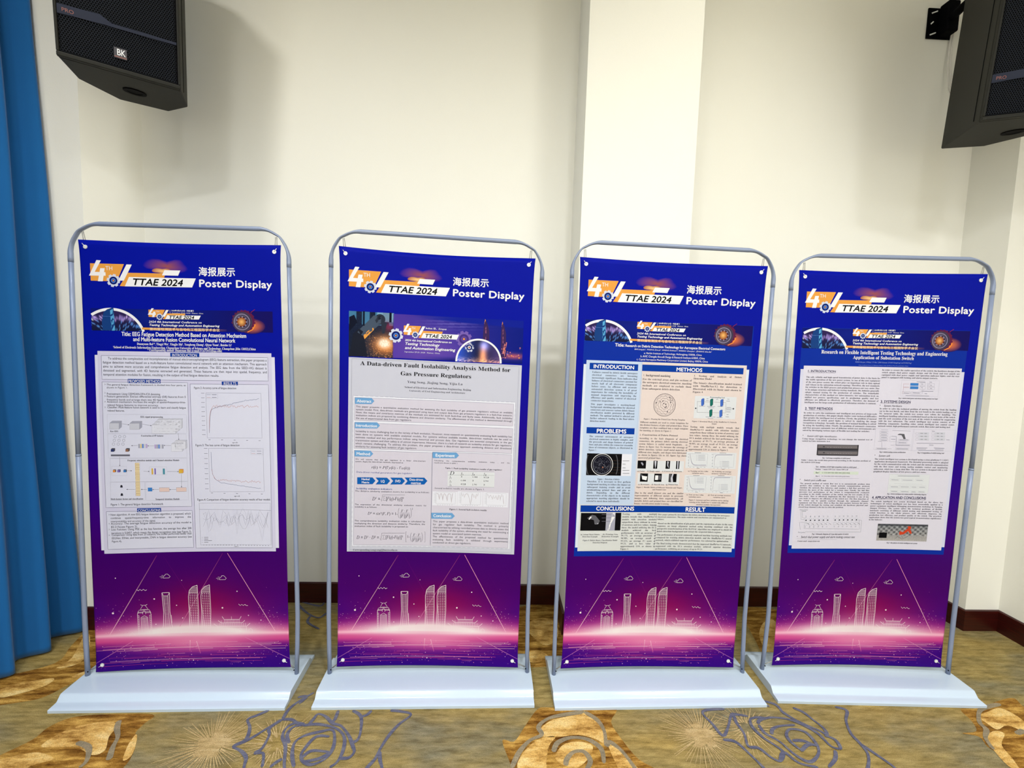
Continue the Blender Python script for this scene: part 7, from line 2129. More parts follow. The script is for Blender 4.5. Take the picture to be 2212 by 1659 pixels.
['d',260.4,1103.3,3.2,0,'k2'],
['t',255.5,1082.8,262.4,1088.9,['16'],'s','gr3','F'],
['l',[269.7,1118.4,278.2,1124.9],'k2',0.9],
['t',255.5,1131,262.4,1137.5,['15'],'s','gr3','F'],
['o',272.5,1094.9,285.5,1107.1,'te2',0.5],
['o',274.1,1114.2,287,1125.6,'te2',0.5],
['d',279.6,1103,3.2,0,'k2'],
['t',274.6,1082.5,281.5,1088.6,['18'],'s','gr3','F'],
['l',[288.8,1118.1,297.4,1124.6],'k2',0.9],
['t',274.7,1130.7,281.6,1137.3,['17'],'s','gr3','F'],
['o',292.4,1094.6,305.4,1106.8,'te2',0.5],
['o',294.1,1113.9,307,1125.3,'te2',0.5],
['d',299.5,1102.7,3.2,0,'k2'],
['t',294.6,1082.2,301.5,1088.3,['20'],'s','gr3','F'],
['l',[308.8,1117.8,317.3,1124.3],'k2',0.9],
['t',294.7,1130.4,301.6,1137,['19'],'s','gr3','F'],
['o',313.2,1094.3,326.2,1106.4,'te2',0.5],
['o',314.8,1113.6,327.8,1125,'te2',0.5],
['d',320.3,1102.4,3.1,0,'k2'],
['t',315.3,1081.9,322.2,1088,['22'],'s','gr3','F'],
['l',[329.6,1117.5,338.1,1124],'k2',0.9],
['t',315.4,1130.1,322.4,1136.7,['21'],'s','gr3','F'],
['o',333.1,1094,346.2,1106.1,'te2',0.5],
['o',334.8,1113.3,347.8,1124.7,'te2',0.5],
['d',340.2,1102.1,3.2,0,'k2'],
['t',335.2,1081.6,342.1,1087.7,['24'],'s','gr3','F'],
['l',[349.5,1117.2,358.1,1123.7],'k2',0.9],
['t',335.4,1129.8,342.4,1136.4,['23'],'s','gr3','F'],
['l',[102,1064.2,84,1062.8,87.5,1094.8,100.3,1095.4],'te3',0.7],
['l',[101.2,1065,77.4,1064.6,80.9,1102.3,96.8,1102.9],'te3',0.7],
['l',[97.7,1115.2,74.6,1114.7,80.2,1149.3],'te3',0.7],
['l',[102,1118.4,118,1119.8],'te3',0.7],
['l',[352.3,1103.2,358.1,1146.1,97.8,1144.1,97.9,1128.4],'te3',0.7],
['l',[348.2,1102,364.4,1103.8,365.3,1160.1,104.9,1159.3],'te3',0.7],
['t',137.4,1165.9,309.5,1173.3,['Fig.3. Schematic diagram of S-type data packet of switch'],'rb','k','F'],
['t',86.3,1178.2,340.5,1187.9,['Switch dual power supply and alarm locking contact test'],'si','k','F'],
['d',68.9,1181.4,1.6,0,'k'],
['l',[66.4,1191.8,256.8,1195.7],'gr3',0.5],
['t',72.6,1199.2,177.3,1206,['Contact email:  wangxy@sgcc.com'],'r','k','F'],
['t',393.6,419.7,736.3,459.4,['In order to ensure the stable operation of the switch, the hardware design of the', 'switch adopts dual power supply design, and the front and rear panels are', 'equipped with dual power supply and operation indicator lights, and the rear', 'panel is equipped with locking and alarm output contacts.'],'r','k','J'],
['t',476.9,543.5,652.7,548.8,['Fig.3. Switch dual power and alarm locking contact test logic'],'rb','k','F'],
['t',415.1,576.7,495.8,584.9,['System Hardware'],'si','k','F'],
['d',398.2,578.9,1.6,0,'k'],
['t',397,590.5,741.1,676.1,['In order to solve the technical problem of moving the switch from the loading', 'car to the test bench, and then from the test bench to the switch loading car or', 'NG turnover table, the switch test system uses robots for handling. The', 'intelligent handling subsystem is established based on the test tasks of the switch,', 'and the cycle execution of the test task of the switch is realized by cooperating', 'with the test subsystem. The switch intelligent test system consists of the', 'following components: handling robot, switch intelligent test control center,', 'network switch, high-performance network switch, flow tester and testing tool.'],'r','k','J'],
['t',414.5,785.4,535,792.1,['Fig.4. Switch testing system architecture'],'rb','k','F'],
['t',588.3,786.5,708.4,793.2,['Fig.5. Composition of switch testing tool'],'rb','k','F'],
['t',412.9,801.3,464.8,810,['System soft'],'si','k','F'],
['d',395.7,803.2,1.6,0,'k'],
['t',395.9,817.7,732.3,882.2,['The switch intelligent test system is developed using a cross-platform C++(Qt5)', 'application development framework. The threaded processing mode is adopted', 'for the serial communication with the switch and the network communication', 'with the flow tester and testing tooling modules control and monitoring', 'subsystem, which has a large data flow. The test system is designed with a rich', 'graphical display interface of test process and test status.'],'r','k','J'],
['t',470.3,977.4,650,983.5,['Fig.6. Switch intelligent test system module relationship diagram'],'rb','k','F'],
['t',398,1012.3,728.4,1104.6,['The switch intelligent test system developed based on the above key', 'technologies of switch intelligent test has been successfully applied in a', 'power equipment intelligent debugging demonstration workshop in Nanjing,', 'Jiangsu Province. The system solves the technical problems of flexible', 'automatic switching of different switch testing and automated testing of', 'switch functions in the whole process, and effectively improves the', 'production test efficiency and product quality of the switch. The practical', 'application shows that the system has good typical demonstration significance', 'in the industry.'],'r','k','J'],
['t',492.1,1204.9,632.8,1212,['Fig.7. Site photos of switch intelligent test system'],'rb','k','F'],
['n',4],
['r',130.4,758.6,318.4,807.7,'g6'],
['n',5],
['r',133.7,761.7,312.4,775.2,'g7'],
['l',[132.4,760.1,312.2,759.4],'g3',0.6],
['l',[134,780.6,312,780],'k',1],
['r',135.8,789.3,314.8,803,'g7'],
['l',[134.5,787.7,314.6,787.1],'g3',0.6],
['l',[136.1,808.3,314.5,807.7],'k',1],
['n',6],
['r',156.4,766.8,164.5,770.6,'k'],
['l',[178.3,771.6,180.7,772.3],'g2',1],
['l',[190,771.4,192.4,772.1],'g2',1],
['l',[206.4,771.1,208.8,771.8],'g2',1],
['l',[215.4,770.9,217.8,771.7],'g2',1],
['l',[225.1,770.8,227.5,771.5],'g2',1],
['l',[234.9,770.6,237.3,771.4],'g2',1],
['l',[248.6,770.4,251,771.1],'g3',1],
['l',[260.3,770.2,262.7,770.9],'g3',1],
['l',[272,770,274.4,770.7],'g3',1],
['l',[283.7,769.8,286.2,770.5],'g3',1],
['r',158.5,793.7,166.6,797.5,'k'],
['l',[180.4,798.5,182.8,799.2],'g2',1],
['l',[192.1,798.3,194.5,799],'g2',1],
['l',[208.6,798,211,798.7],'g2',1],
['l',[217.6,797.8,220,798.6],'g2',1],
['l',[227.3,797.7,229.7,798.4],'g2',1],
['l',[237.1,797.5,239.5,798.3],'g2',1],
['l',[250.8,797.3,253.2,798],'g3',1],
['l',[262.6,797.1,265,797.8],'g3',1],
['l',[274.3,796.9,276.7,797.6],'g3',1],
['l',[286,796.7,288.5,797.4],'g3',1],
['n',4],
['o',484.6,466,651.3,536.5,'gr',0.5],
['n',5],
['r',523.7,478.2,559.6,489.8,'bl'],
['r',524.4,492.7,560.4,504.7,'bl'],
['o',565.9,475.9,589.4,490,'ax',0.6],
['o',567.6,491.9,591.1,506.1,'ax',0.6],
['o',605.6,479,630.2,491.9,'ax',0.6],
['o',606.5,494.3,631.7,506.1,'ax',0.6],
['o',491.6,516.3,523.6,526.5,'ax',0.6],
['o',529.3,518,575.9,527.5,'ax',0.6],
['l',[494,482.6,518,482.9],'rd2',0.7],
['l',[495.3,495.6,519.3,495.9],'rd2',0.7],
['l',[495.7,499.4,519.7,499.7],'rd2',0.7],
['l',[550.8,472.4,589.5,472.8],'ax',1.6],
['l',[606.8,472.1,618.5,473],'ax',1.6],
['l',[571.1,481.5,580.5,482.5],'ax',1.6],
['l',[572.8,498,581.4,499],'ax',1.6],
['l',[610.9,485.8,620.3,486.8],'ax',1.6],
['l',[612.5,499.9,621.9,500.9],'ax',1.6],
['l',[498,522.4,521.3,523.1],'ax',1.6],
['l',[538.6,521.6,569.6,522.2],'ax',1.6],
['l',[574.4,513.3,628.6,513.4],'ax',1.6],
['l',[507.8,534.5,611.5,533.8],'ax',1.6],
['l',[591,523.4,602.7,524.3],'ax',1.6],
['l',[493.9,481.1,495.2,525.1],'rd2',0.6],
['l',[599.6,477.2,601.7,507.8],'ax',0.6],
['l',[581.4,506.2,581.5,525.5],'ax',0.5],
['n',4],
['o',388.6,683.4,563.2,779,'gr',0.5],
['o',558.1,684.3,748.4,780.6,'gr',0.5],
['n',5],
['o',408,694.8,445,702.8,'ax',0.6],
['l',[413.5,699.4,439.7,699.7],'ax',1.4],
['o',409.1,706.5,446.2,714.6,'ax',0.6],
['l',[414.6,711.2,440.8,711.5],'ax',1.4],
['o',410.2,718.3,447.3,726.4,'ax',0.6],
['l',[415.7,723,441.9,723.3],'ax',1.4],
['o',411.3,730.9,448.5,738.9,'ax',0.6],
['l',[416.9,735.5,443.1,735.9],'ax',1.4],
['g',[490.1,707.9,498.8,705,519.7,706.2,523.5,717.2,528.5,728.1,518.8,729.1,513.1,719.3,507.3,711.5,491.5,710.6],'g5'],
['o',455.9,718.3,486.8,741.5,'ax',0.5],
['l',[461.8,730,481.8,730.5],'ax',1.5],
['o',495.4,729.5,545,735.7,'ax',0.5],
['l',[500.4,732.9,540.8,733],'ax',1.5],
['o',482.1,753.4,553.4,760.1,'ax',0.5],
['l',[487.1,757.3,549.1,757],'ax',1.5],
['o',485.6,769.2,547.1,776,'ax',0.5],
['l',[490.7,773,542.9,772.9],'ax',1.5],
['o',396.7,770.7,449,776.1,'ax',0.5],
['l',[401.6,773.7,444.8,773.8],'ax',1.5],
['o',492.6,741.4,536.5,748.5,'ax',0.5],
['l',[497.7,745.2,532.2,745.4],'ax',1.5],
['l',[402.5,740.9,420.2,741.4,423.9,768.2],'ax',0.9],
['l',[462.8,716.2,484.4,717.1,487.1,757.3],'ax',0.9],
['l',[450.6,772.9,468.3,773.4],'ax',0.9],
['l',[413.2,688.4,444.5,688.7],'ax',0.9],
['l',[464.3,691.5,546.4,692.4],'ax',0.9],
['l',[462.9,757.7,478.5,757.4],'ax',0.9],
['r',584.1,697.2,630.2,707.5,'g2'],
['l',[588.5,701.9,625.3,702],'g5',1.5],
['o',570.2,699.5,582.7,706.7,'ax',0.5],
['r',585.4,710.2,631.6,720.4,'g2'],
['l',[589.8,714.9,626.7,715],'g5',1.5],
['o',571.6,712.4,584.1,719.7,'ax',0.5],
['r',586.9,724,633.1,734.2,'g2'],
['l',[591.3,728.6,628.2,728.8],'g5',1.5],
['o',573,726.2,585.5,733.5,'ax',0.5],
['r',656.4,696,702.6,706.2,'g2'],
['l',[660.8,700.6,697.7,700.8],'g5',1.5],
['o',642.5,698.2,655.1,705.5,'ax',0.5],
['r',657.8,709,704,719.2,'g2'],
['l',[662.2,713.6,699.1,713.8],'g5',1.5],
['o',643.9,711.2,656.5,718.4,'ax',0.5],
['r',659.3,722.7,705.6,733,'g2'],
['l',[663.7,727.4,700.7,727.5],'g5',1.5],
['o',645.4,724.9,658,732.2,'ax',0.5],
['l',[642.1,690.7,655.9,691.7],'ax',1.6],
['l',[579.5,747,703.1,746.1],'ax',1.6],
['l',[637.2,753.9,656.9,754.8],'ax',1.6],
['l',[581.6,767.5,630.8,767.9],'ax',1.6],
['l',[582.1,772.3,625.4,772.7],'ax',1.6],
['l',[660.2,767,707.5,767.4],'ax',1.6],
['l',[664.7,771.7,704.1,772.2],'ax',1.6],
['l',[590.6,778.5,704.7,777.8],'ax',1.6],
['l',[711,728.9,726.8,729.9],'ax',1.6],
['n',4],
['r',470.9,889.6,655.8,974.5,'wh2'],
['o',470.9,889.6,655.8,974.5,'gr',0.5],
['n',5],
['o',507.6,893.1,613.2,899.4,'gr',0.5],
['l',[512,897,608.9,896.3],'ax',1.6],
['o',478.4,909.7,520.3,921.1,'gr',0.5],
['l',[482.9,915.6,515.8,915.9],'ax',1.6],
['o',529.1,909.6,583.7,920.9,'gr',0.5],
['l',[533.6,915.6,579.2,915.7],'ax',1.6],
['o',592.5,909.4,630.2,920.9,'gr',0.5],
['l',[597.1,915.4,625.7,915.8],'ax',1.6],
['o',478.6,940.7,521.6,953.4,'gr',0.5],
['l',[483.2,947.3,517,947.6],'ax',1.6],
['o',524.2,940,571.2,953.5,'gr',0.5],
['l',[528.9,947,566.6,947.2],'ax',1.6],
['o',573.8,940.4,604.9,952.9,'gr',0.5],
['l',[578.5,946.9,600.4,947.3],'ax',1.6],
['o',608.4,940.7,644.7,953.1,'gr',0.5],
['l',[613.1,947.1,640.2,947.5],'ax',1.6],
['o',482.9,963.8,519.4,971.3,'gr',0.5],
['l',[487.2,967.8,515.1,968.1],'ax',1.6],
['o',528.6,964.3,571.1,971.7,'gr',0.5],
['l',[533,968.3,566.8,968.5],'ax',1.6],
['o',576.3,964.7,603.8,972,'gr',0.5],
['l',[580.7,968.5,599.5,969],'ax',1.6],
['o',608.1,964.2,643.5,971.8,'gr',0.5],
['l',[612.5,968.2,639.2,968.6],'ax',1.6],
['l',[497.6,932.4,626.8,933.9],'gr',0.6],
['n',4],
['img','plant',442.7,1120,673.1,1198.9],
['n',6],
['g',[544.4,1163.3,547.4,1152.8,561.9,1156.8,584.1,1137.8,579.3,1130.4,591.2,1128.5,597.9,1135.5,594.7,1143.8,566.9,1167.1,547.2,1170.7],'rdo'],
['g',[578.7,1144.1,597.2,1148,602.7,1162.4,594.9,1164.6],'rdo'],
['l',[555.2,1170.6,565,1188,587.9,1175.1],'k',1.2],
['l',[528.8,1188.5,539.8,1177.9,561.2,1190.1],'k',1.2],
['r',452.9,1160.4,489.1,1185.7,'bk']]]
STANDS = [(-1.2572, 1.8946, 0.0159, [(0.0068, -0.0073), (-0.0139, 0.0036), (0.0094, 0.0065), (-0.0027, -0.0122)]), (-0.2486, 1.9094, 0.0126, [(0.0047, 0.011), (0.0071, -0.0065), (-0.0076, -0.0019), (-0.0054, 0.0041)]), (0.7373, 1.9083, 0.0193, [(0.0038, 0.0049), (0.0083, 0.0001), (-0.0099, 0.0007), (-0.0042, 0.0021)]), (1.7103, 1.9247, -0.0313, [(-0.0122, -0.0064), (0.0041, 0.0024), (-0.0022, 0.0063), (0.0116, -0.0063)])]
SKIP = [k for k, q in enumerate(LOGO) if q[0] == 'g'][5]       # the small white bar, absent from the little logos
preload_all(LOGO, HEAD, CONF, *POSTERS)

# ---------------------------------------------------------------- poster stands
ZB, BW, BHT = 0.06, 0.8, 1.8
def make_warp(offs):
    (a0, c0), (a1, c1), (a2, c2), (a3, c3) = offs      # top left, top right, bottom right, bottom left
    def warp(x, z):
        a = (x + .4) / .8; b = (1.86 - z) / 1.8
        w0, w1, w2, w3 = (1 - a) * (1 - b), a * (1 - b), a * b, (1 - a) * b
        return x + a0 * w0 + a1 * w1 + a2 * w2 + a3 * w3, z + c0 * w0 + c1 * w1 + c2 * w2 + c3 * w3
    return warp
def make_map(warp, bow, sag):
    def f(u, v, lay):
        a = u / 800.0; b = v / 1800.0
        x, z = warp((u - 400) / 1000.0, 1.86 - v / 1000.0)
        z = z - sag * np.sin(np.pi * a) * np.clip(1 - v / 260.0, 0, 1) ** 2 + .002 * np.sin(np.pi * a) * np.clip((v - 1650) / 150.0, 0, 1) ** 2
        x = x - (a - .5) * .010 * (1 - np.exp(-np.minimum(v, 1800 - v) / 45.0))
        y = bow * np.sin(np.pi * a) * (.75 + .25 * np.cos(2 * np.pi * b)) + .0025 * np.sin(5 * a + 7 * b)
        return np.column_stack([x, y - lay * 1.5e-4, z])
    return f
BASE_PROF = [(-0.16, 0), (-0.1605, 0.0112), (-0.1585, 0.0126), (-0.14, 0.014), (-0.1265, 0.015), (-0.1225, 0.016), (-0.1195, 0.019), (-0.1065, 0.0335), (-0.1035, 0.0358), (-0.0995, 0.0366), (-0.08, 0.037), (0, 0.0372), (0.076, 0.037), (0.0955, 0.0366), (0.0995, 0.0358), (0.1025, 0.0335), (0.1155, 0.019), (0.1185, 0.016), (0.1225, 0.015), (0.136, 0.014), (0.1545, 0.0126), (0.1565, 0.0112), (0.156, 0)]
HW = 0.452
def base_mesh():
    n = len(BASE_PROF); V = []; F = []
    V = [(s * HW, y, z) for s in (-1, 1) for y, z in BASE_PROF]
    for k in range(n - 1): F.append((k + 1, k, n + k, n + k + 1))
    F.append((0, n - 1, 2 * n - 1, n)); F.append(tuple(range(n))); F.append(tuple(range(2 * n - 1, n - 1, -1)))
    return V, F
_bv, _bf = base_mesh()
_bme = bpy.data.meshes.new('stand_base'); _bme.from_pydata(_bv, [], _bf); _bme.materials.append(M_steel); _bme.update()
_bm = bmesh.new(); _bm.from_mesh(_bme); bmesh.ops.recalc_face_normals(_bm, faces=_bm.faces); _bm.to_mesh(_bme); _bm.free()
for p in _bme.polygons: p.use_smooth = len(p.vertices) == 4
PX, PT, TR = 0.430, 1.922, 0.0092      # pole offset, bar height, tube radius

def make_stand(i, label):
    x, y, a, offs = STANDS[i]
    st = empty('poster_stand', (x, y, 0), a); tag(st, label, 'poster stand', 'poster stands in a row')
    warp = make_warp(offs)
    wp = lambda px, pz, py=0.0: (warp(px, pz)[0], py, warp(px, pz)[1])
    b = bpy.data.objects.new('base', _bme); col.objects.link(b); b.parent = st; b['label'] = 'white lacquered steel base plate with rounded steps'
    md = b.modifiers.new('edges', 'EDGE_SPLIT'); md.split_angle = math.radians(50)
    # tube frame: two sections a side and a bent top
    for s in (-1, 1):
        pb = (s * (PX + .004), 0.037)
        f = lambda z: s * (PX + .004 * (1 - z / 1.78))
        obj('pole', *sweep([(f(.0365), 0, .0365)] + [wp(f(z), z) if z > .3 else (f(z) + (warp(f(z), z)[0] - f(z)) * (z - .037) / .263, 0, z) for z in (.17, .3, .6, .8, 1.0)], TR, 16, (0, 1, 0)), M_tube, st, True)
        obj('pole', *sweep([wp(f(z), z) for z in (1.0, 1.2, 1.5, 1.772)], TR * .93, 16, (0, 1, 0)), M_tube, st, True)
        obj('pole_joint', *sweep([wp(f(z), z) for z in (.996, 1.004)], TR * 1.05, 16, (0, 1, 0)), M_tube, st, True)
        hole = obj('pole_pin', *disc((s * (PX - .004), -TR - .0004, .058), (0, 1, 0), .0025, .002, 10), M_black, st)
    R = .118; path = []; rad = []
    for s in (-1, 1):
        seg = []
        for k in range(19):
            t = k / 18 * math.pi / 2; sq = math.sin(k / 18 * math.pi)
            kink = math.exp(-((k - 9) / 1.6) ** 2)
            seg.append((wp(s * (PX - R + R * math.cos(t)), PT - R + R * math.sin(t) + .004 * kink), (TR * (1 - .42 * min(1, sq * 1.6) - .12 * kink), TR * (1 + .16 * sq))))
        seg = [(wp(s * PX, 1.7725), (TR, TR)), (wp(s * PX, 1.79), (TR, TR))] + seg
        if s == 1: seg = seg[::-1]
        if s == -1: path = [q[0] for q in seg]; rad = [q[1] for q in seg]; path += [wp(v, PT) for v in (-.25, -.1, .1, .25)]; rad += [(TR, TR)] * 4
        else: path += [q[0] for q in seg]; rad += [q[1] for q in seg]
    obj('top_tube', *sweep(path, rad, 16, (0, 1, 0)), M_tube, st, True)
    # banner sheet
    mp = make_map(warp, .009, (.003, .008, .004, .003)[i])
    us = np.linspace(0, 800, 135); vv = np.concatenate([np.linspace(0, 1280, 65)[:-1], np.linspace(1280, 1800, 125)])
    gu, gv = np.meshgrid(us, vv); sh = Print(); w = len(us)
    sh.add(np.column_stack([gu.ravel(), gv.ravel()]), [(j * w + k, (j + 1) * w + k, (j + 1) * w + k + 1, j * w + k + 1) for j in range(len(vv) - 1) for k in range(w - 1)], sheet_colour(gu.ravel(), gv.ravel()), -1)
    ban = sh.build('banner', st, mp); ban.data.polygons.foreach_set('use_smooth', [True] * len(ban.data.polygons)); ban.data.materials.append(M_back)
    md = ban.modifiers.new('thickness', 'SOLIDIFY'); md.thickness = .0008; md.offset = -1; md.material_offset = 1
    ban['label'] = 'blue to purple printed cloth banner'
    # printed layers
    p = Print(); p.glow(336, 92, 72, 34, (158, 84, 84), (2, 18, 160), 1.0, .55); p.lay = 1.2; p.glow(316, 112, 34, 13, (255, 208, 140), (166, 96, 80), .9, .35); p.base = .6; p.lay = 2
    p.run(LOGO); p.base = 0; p.build('conference_logo', ban, mp)
    p = Print(); p.run(HEAD); p.build('headline_lettering', ban, mp)
    p = Print(); p.run(ART); q = random.Random(2); p.lay = 1.5
    for k in range(150): p.disc(q.uniform(6, 790), q.uniform(1678, 1788), q.uniform(.7, 1.7), 0, q.choice(['am2', 'am1', 'am3']))
    for k in range(150):
        u = q.choice([q.gauss(90, 52), q.gauss(710, 48)])
        if 6 < u < 794: p.disc(u, 1632 - abs(q.gauss(0, 60)), q.uniform(.5, 1.3), 0, q.choice(['am1', 'am2']))
    p.build('skyline_print', ban, mp)
    if i != 1:
        p = Print(); p.run(CONF, ((1, 0, 1, 11.3), None, (1, 0, 1, 0), (1, -3, 1, -8))[i]); p.build('conference_picture', ban, mp)
    items = POSTERS[i]; texts = [t for t in items if t[0] in ('t', 'n')]; rest = [t for t in items if t[0] != 't']
    pt, pr = Print(), Print()
    pr.run(rest); pt.run(texts)
    pr.build('poster_panel', ban, mp); pt.build('poster_lettering', ban, mp)
    # grommets and hooks
    for su in (-1, 1):
        for top in (1, 0):
            u = 400 + su * 375; v = 27 if top else 1768
            c = Vector(mp(np.array([float(u)]), np.array([float(v)]), np.array([0.0]))[0])
            g = obj('grommet', *disc(c + Vector((0, -.0022, 0)), (0, 1, 0), .0078, .0022, 20, .0032), M_chrome, ban, False)
            obj('grommet_plug', *disc(c + Vector((0, -.0015, 0)), (0, 1, 0), .0031, .001, 12), M_wht, g)
            if top:
                t = math.radians(52); A = Vector(wp(su * (PX - R + (R - TR * .7) * math.cos(t)), PT - R + (R - TR * .7) * math.sin(t)))
                tip = c + Vector((su * .010, -.0035, .013))
            else:
                A = Vector((su * (PX - .006), .0, .060)); tip = c + Vector((su * .014, -.0035, -.008))
            e = c + Vector((su * .004, .0045, .012 if top else -.006))
            d = Vector((.0042, 0, .001))
            hk = obj('hook', *merge(sweep([A + d * .6, e + d], .0013, 8), sweep([A - d * .6, e - d], .0013, 8)), M_wire, st, True)
            obj('hook_tip', *sweep([c + Vector((0, -.003, 0)), tip], .0011, 8), M_chrome, hk, True)
    return st
LABELS = ['poster stand beside the blue curtain with a lavender paper on EEG fatigue detection', 'poster stand with a paper titled A Data-driven Fault Isolability Analysis Method', 'poster stand before the pillar with a paper on debris detection in blue and pink columns', 'rightmost poster stand with a paper on flexible testing of a substation switch']
for i in range(4): make_stand(i, LABELS[i])

# ---------------------------------------------------------------- wall speakers
def hexes(w, h, p):
    """flat perforated steel: hexagon cells with a thin web"""
    V = []; F = []; R0 = p / math.sqrt(3); R1 = R0 * .84; ny = int(h / (p * .866)); nx = int(w / p)
    ox = [(math.sin(k * math.pi / 3), math.cos(k * math.pi / 3)) for k in range(6)]
    for j in range(ny):
        for k in range(nx):
            cx = p * (k + .5 + .5 * (j % 2)); cz = p * .866 * j + R0
            if cx + p * .5 > w: continue
            b = len(V); V += [(cx + R0 * a, 0, cz + R0 * c) for a, c in ox] + [(cx + R1 * a, .0, cz + R1 * c) for a, c in ox]
            F += [(b + q, b + (q + 1) % 6, b + 6 + (q + 1) % 6, b + 6 + q) for q in range(6)]
    return V, F
SPW, SPH = 0.369, 0.78
_hv, _hf = hexes(SPW - .022, SPH - .04, .0082)
_hme = bpy.data.meshes.new('speaker_mesh'); _hme.from_pydata(_hv, [], _hf); _hme.materials.append(M_grille); _hme.update()
def speaker(origin, ex, poly, label, flip):
    ang = math.atan2(ex[1], ex[0]); e = empty('loudspeaker', origin, ang); tag(e, label, 'speaker', 'black wall speakers')
    o = obj('cabinet', *prism(poly, 0, SPH), M_cab, e); bevel(o, .006, 3)
    # local frame: x along the front, y to the back, front face at y = 0
    bm = bmesh.new(); fr = .009
    box(bm, 0, SPW, -.020, -.001, 0, .016); box(bm, 0, SPW, -.020, -.001, SPH - .016, SPH); box(bm, 0, fr, -.020, -.001, .016, SPH - .016); box(bm, SPW - fr, SPW, -.020, -.001, .016, SPH - .016)
    o = bmobj('bezel', bm, M_cab, e); bevel(o, .003, 2)
    bm = bmesh.new(); box(bm, fr, SPW - fr, -.010, -.002, .016, SPH - .016); bmobj('speaker_cloth', bm, M_black, e)
    g = bpy.data.objects.new('grille', _hme); col.objects.link(g); g.parent = e; g.location = (.011, -.0165, .019)
    # slanted band across the grille
    zs = .158
    pts = [(.010, zs - .016), (.010, zs + .015), (.128, zs + .024), (.160, zs + .006), (.358, zs + .013), (.358, zs + .003), (.160, zs - .006), (.140, zs - .006)]
    n = len(pts); bd = obj('band', [(a, -.0176, b) for a, b in pts] + [(a, -.0150, b) for a, b in pts], [tuple(range(n - 1, -1, -1)), tuple(range(n, 2 * n))] + [(k, (k + 1) % n, n + (k + 1) % n, n + k) for k in range(n)], M_band, e)
    def letters(s, x0, z0, h, m, parent, st='sb', y=-.0182, xs=1.0):
        k = h / GL.cap(st, 3); x = x0; V = []; F = []
        for ch in s:
            v, f, adv = GL.get(ch, st, 3); b = len(V); V += [(x + p[0] * k, y, z0 + p[1] * k) for p in v]; F += [tuple(int(q) + b for q in t) for t in f]; x += adv * k
        obj('lettering', [(x0 + (a - x0) * xs, b, c) for a, b, c in V], F, m, parent)
    letters('PRO', .022, zs - .006, .012, M_redp, bd)
    bm = bmesh.new(); box(bm, .163, .201, -.0200, -.0165, .050, .086); bg = bmobj('badge', bm, M_badge, e); bg['label'] = 'small dark badge with white letters and a red line'
    letters('BK', .1710, .0600, .0215, M_wht, bg, 'ab', -.0204, .68)
    bm = bmesh.new(); box(bm, .164, .200, -.0206, -.0200, .0525, .0560); bmobj('badge_line', bm, M_redp, bg)
    cx = sum(p[0] for p in poly) / len(poly); cy = sum(p[1] for p in poly) / len(poly)
    sk = obj('pole_socket', *disc((cx, cy - .01, -.004), (0, 0, 1), .040, .006, 28, .026), M_black, e); obj('socket_cup', *disc((cx, cy - .01, -.002), (0, 0, 1), .026, .004, 24), M_black, sk)
    obj('side_groove', *sweep([((.0465 * .14 if not flip else SPW + .0075) - (.0004 if not flip else -.0004), .058 if not flip else .081, .02), ((.0465 * .14 if not flip else SPW + .0075) - (.0004 if not flip else -.0004), .058 if not flip else .081, SPH - .02)], .0016, 6), M_black, e)
    return e
SL = speaker((-1.6427, 1.8305, 2.5), (.843, .5405), [(0, 0), (SPW, 0), (.389, .216), (.316, .371), (.137, .383), (.023, .222)], 'black wall speaker hanging beside the blue curtain', True)
SR = speaker((2.0314, 1.9407, 2.5), (.9308, -.3655), [(0, 0), (SPW, 0), (.372, .16), (.317, .315), (.229, .435), (.047, .410)], 'black wall speaker at the right corner on a bracket arm', False)
SL.rotation_euler.x = SR.rotation_euler.x = math.radians(7)      # both tip forward on their brackets
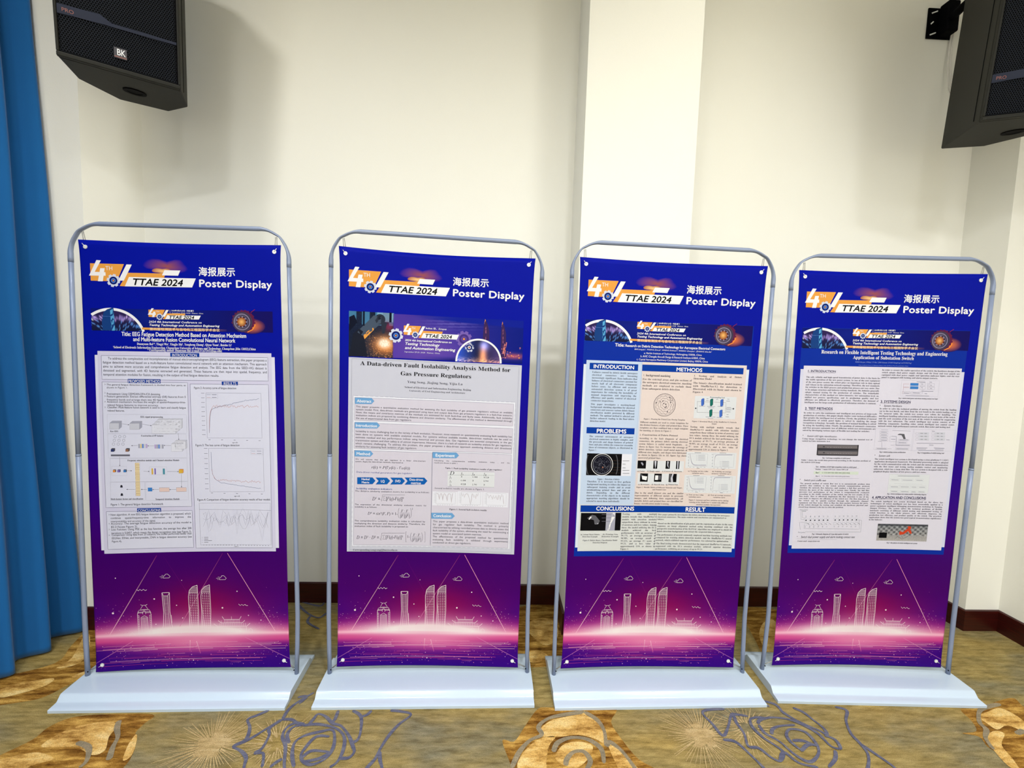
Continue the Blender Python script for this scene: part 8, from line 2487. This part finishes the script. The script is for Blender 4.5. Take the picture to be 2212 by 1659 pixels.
def bracket(px, pz, end, label, up):
    """wall plate with slots, pivot block and a tube arm to the speaker's back"""
    e = empty('speaker_bracket', (px, WY, pz)); tag(e, label, 'bracket', 'speaker brackets')
    bm = bmesh.new(); box(bm, -.070, .070, -.008, -.0005, -.078, .078); o = bmobj('wall_plate', bm, M_black, e); bevel(o, .003)
    bm = bmesh.new(); box(bm, -.012, .052, -.065, -.008, -.070, .085); o = bmobj('pivot_block', bm, M_black, e); bevel(o, .008, 3)
    for z, w in ((.055, .03), (0, .012), (-.055, .03)):
        a = obj('slot', *sweep([(-.052, -.0086, z - .006), (-.052 + w, -.0086, z + .006)], .0035, 8), M_wht, e)
    obj('bolt', *disc((.045, -.012, .062), (0, -1, 0), .006, .006, 10), M_chrome, e)
    en = Vector(end) - Vector((px, WY, pz))
    obj('arm', *sweep([(.02, -.04, .0), tuple(Vector((.02, -.04, 0)).lerp(en, .5)), tuple(en)], .019, 16), M_black, e, True)
    return e
RB = bracket(2.350, 3.295, (2.285, 2.265, 3.26), 'black wall bracket with slotted plate holding the right speaker', 1)
bracket(-1.77, 3.20, (-1.69, 2.24, 3.12), 'black wall bracket behind the left speaker', 1)
cb = [(2.432, 2.505, 3.42), (2.430, 2.508, 3.30), (2.425, 2.508, 3.20), (2.418, 2.500, 3.08), (2.425, 2.49, 2.97), (2.43, 2.46, 2.88), (2.42, 2.40, 2.84), (2.38, 2.345, 2.84)]
cb = [(a - 2.350, b - WY, c - 3.295) for a, b, c in cb]
o = obj('cable', *merge(sweep(cb, .004, 10), sweep([(a - .010, b + .004, c - .01) for a, b, c in cb], .003, 8)), M_cable, RB, True)
o['label'] = 'white cable running down to the speaker'

# ---------------------------------------------------------------- curtain
def curtain():
    ys = np.linspace(0.0, 2.252, 330); zs = np.concatenate([[.012], np.linspace(.04, 3.6, 46)]); V = []
    for z in zs:
        k = 1 - z / 3.2
        for y in ys:
            ph = 2 * math.pi * (y - 2.235) / .155 + .5 * math.sin(y * 3.1)
            amp = (.050 + .016 * k) * (.85 + .2 * math.sin(y * 5.3 + 1))
            x = -2.155 + .085 * k + amp * (math.cos(ph) * .85 + .15 * math.cos(2 * ph + .6)) + .006 * math.sin(3.3 * z + y * 9)
            V.append((x, y, z))
    n = len(ys); F = [(j * n + i, (j + 1) * n + i, (j + 1) * n + i + 1, j * n + i + 1) for j in range(len(zs) - 1) for i in range(n - 1)]
    e = empty('curtain', (-2.15, 1.1, 0)); tag(e, 'long blue cloth curtain hanging in folds at the left edge', 'curtain')
    o = obj('cloth', [(x + 2.15, y - 1.1, z) for x, y, z in V], F, M_curtain, e, True)
    md = o.modifiers.new('thickness', 'SOLIDIFY'); md.thickness = .002
    obj('curtain_rail', *sweep([(0, -1.1, 3.63), (0, 1.14, 3.63)], .014, 12), M_chrome, e, True)
    hem = []
    return e
curtain()
bpy.context.view_layer.update()
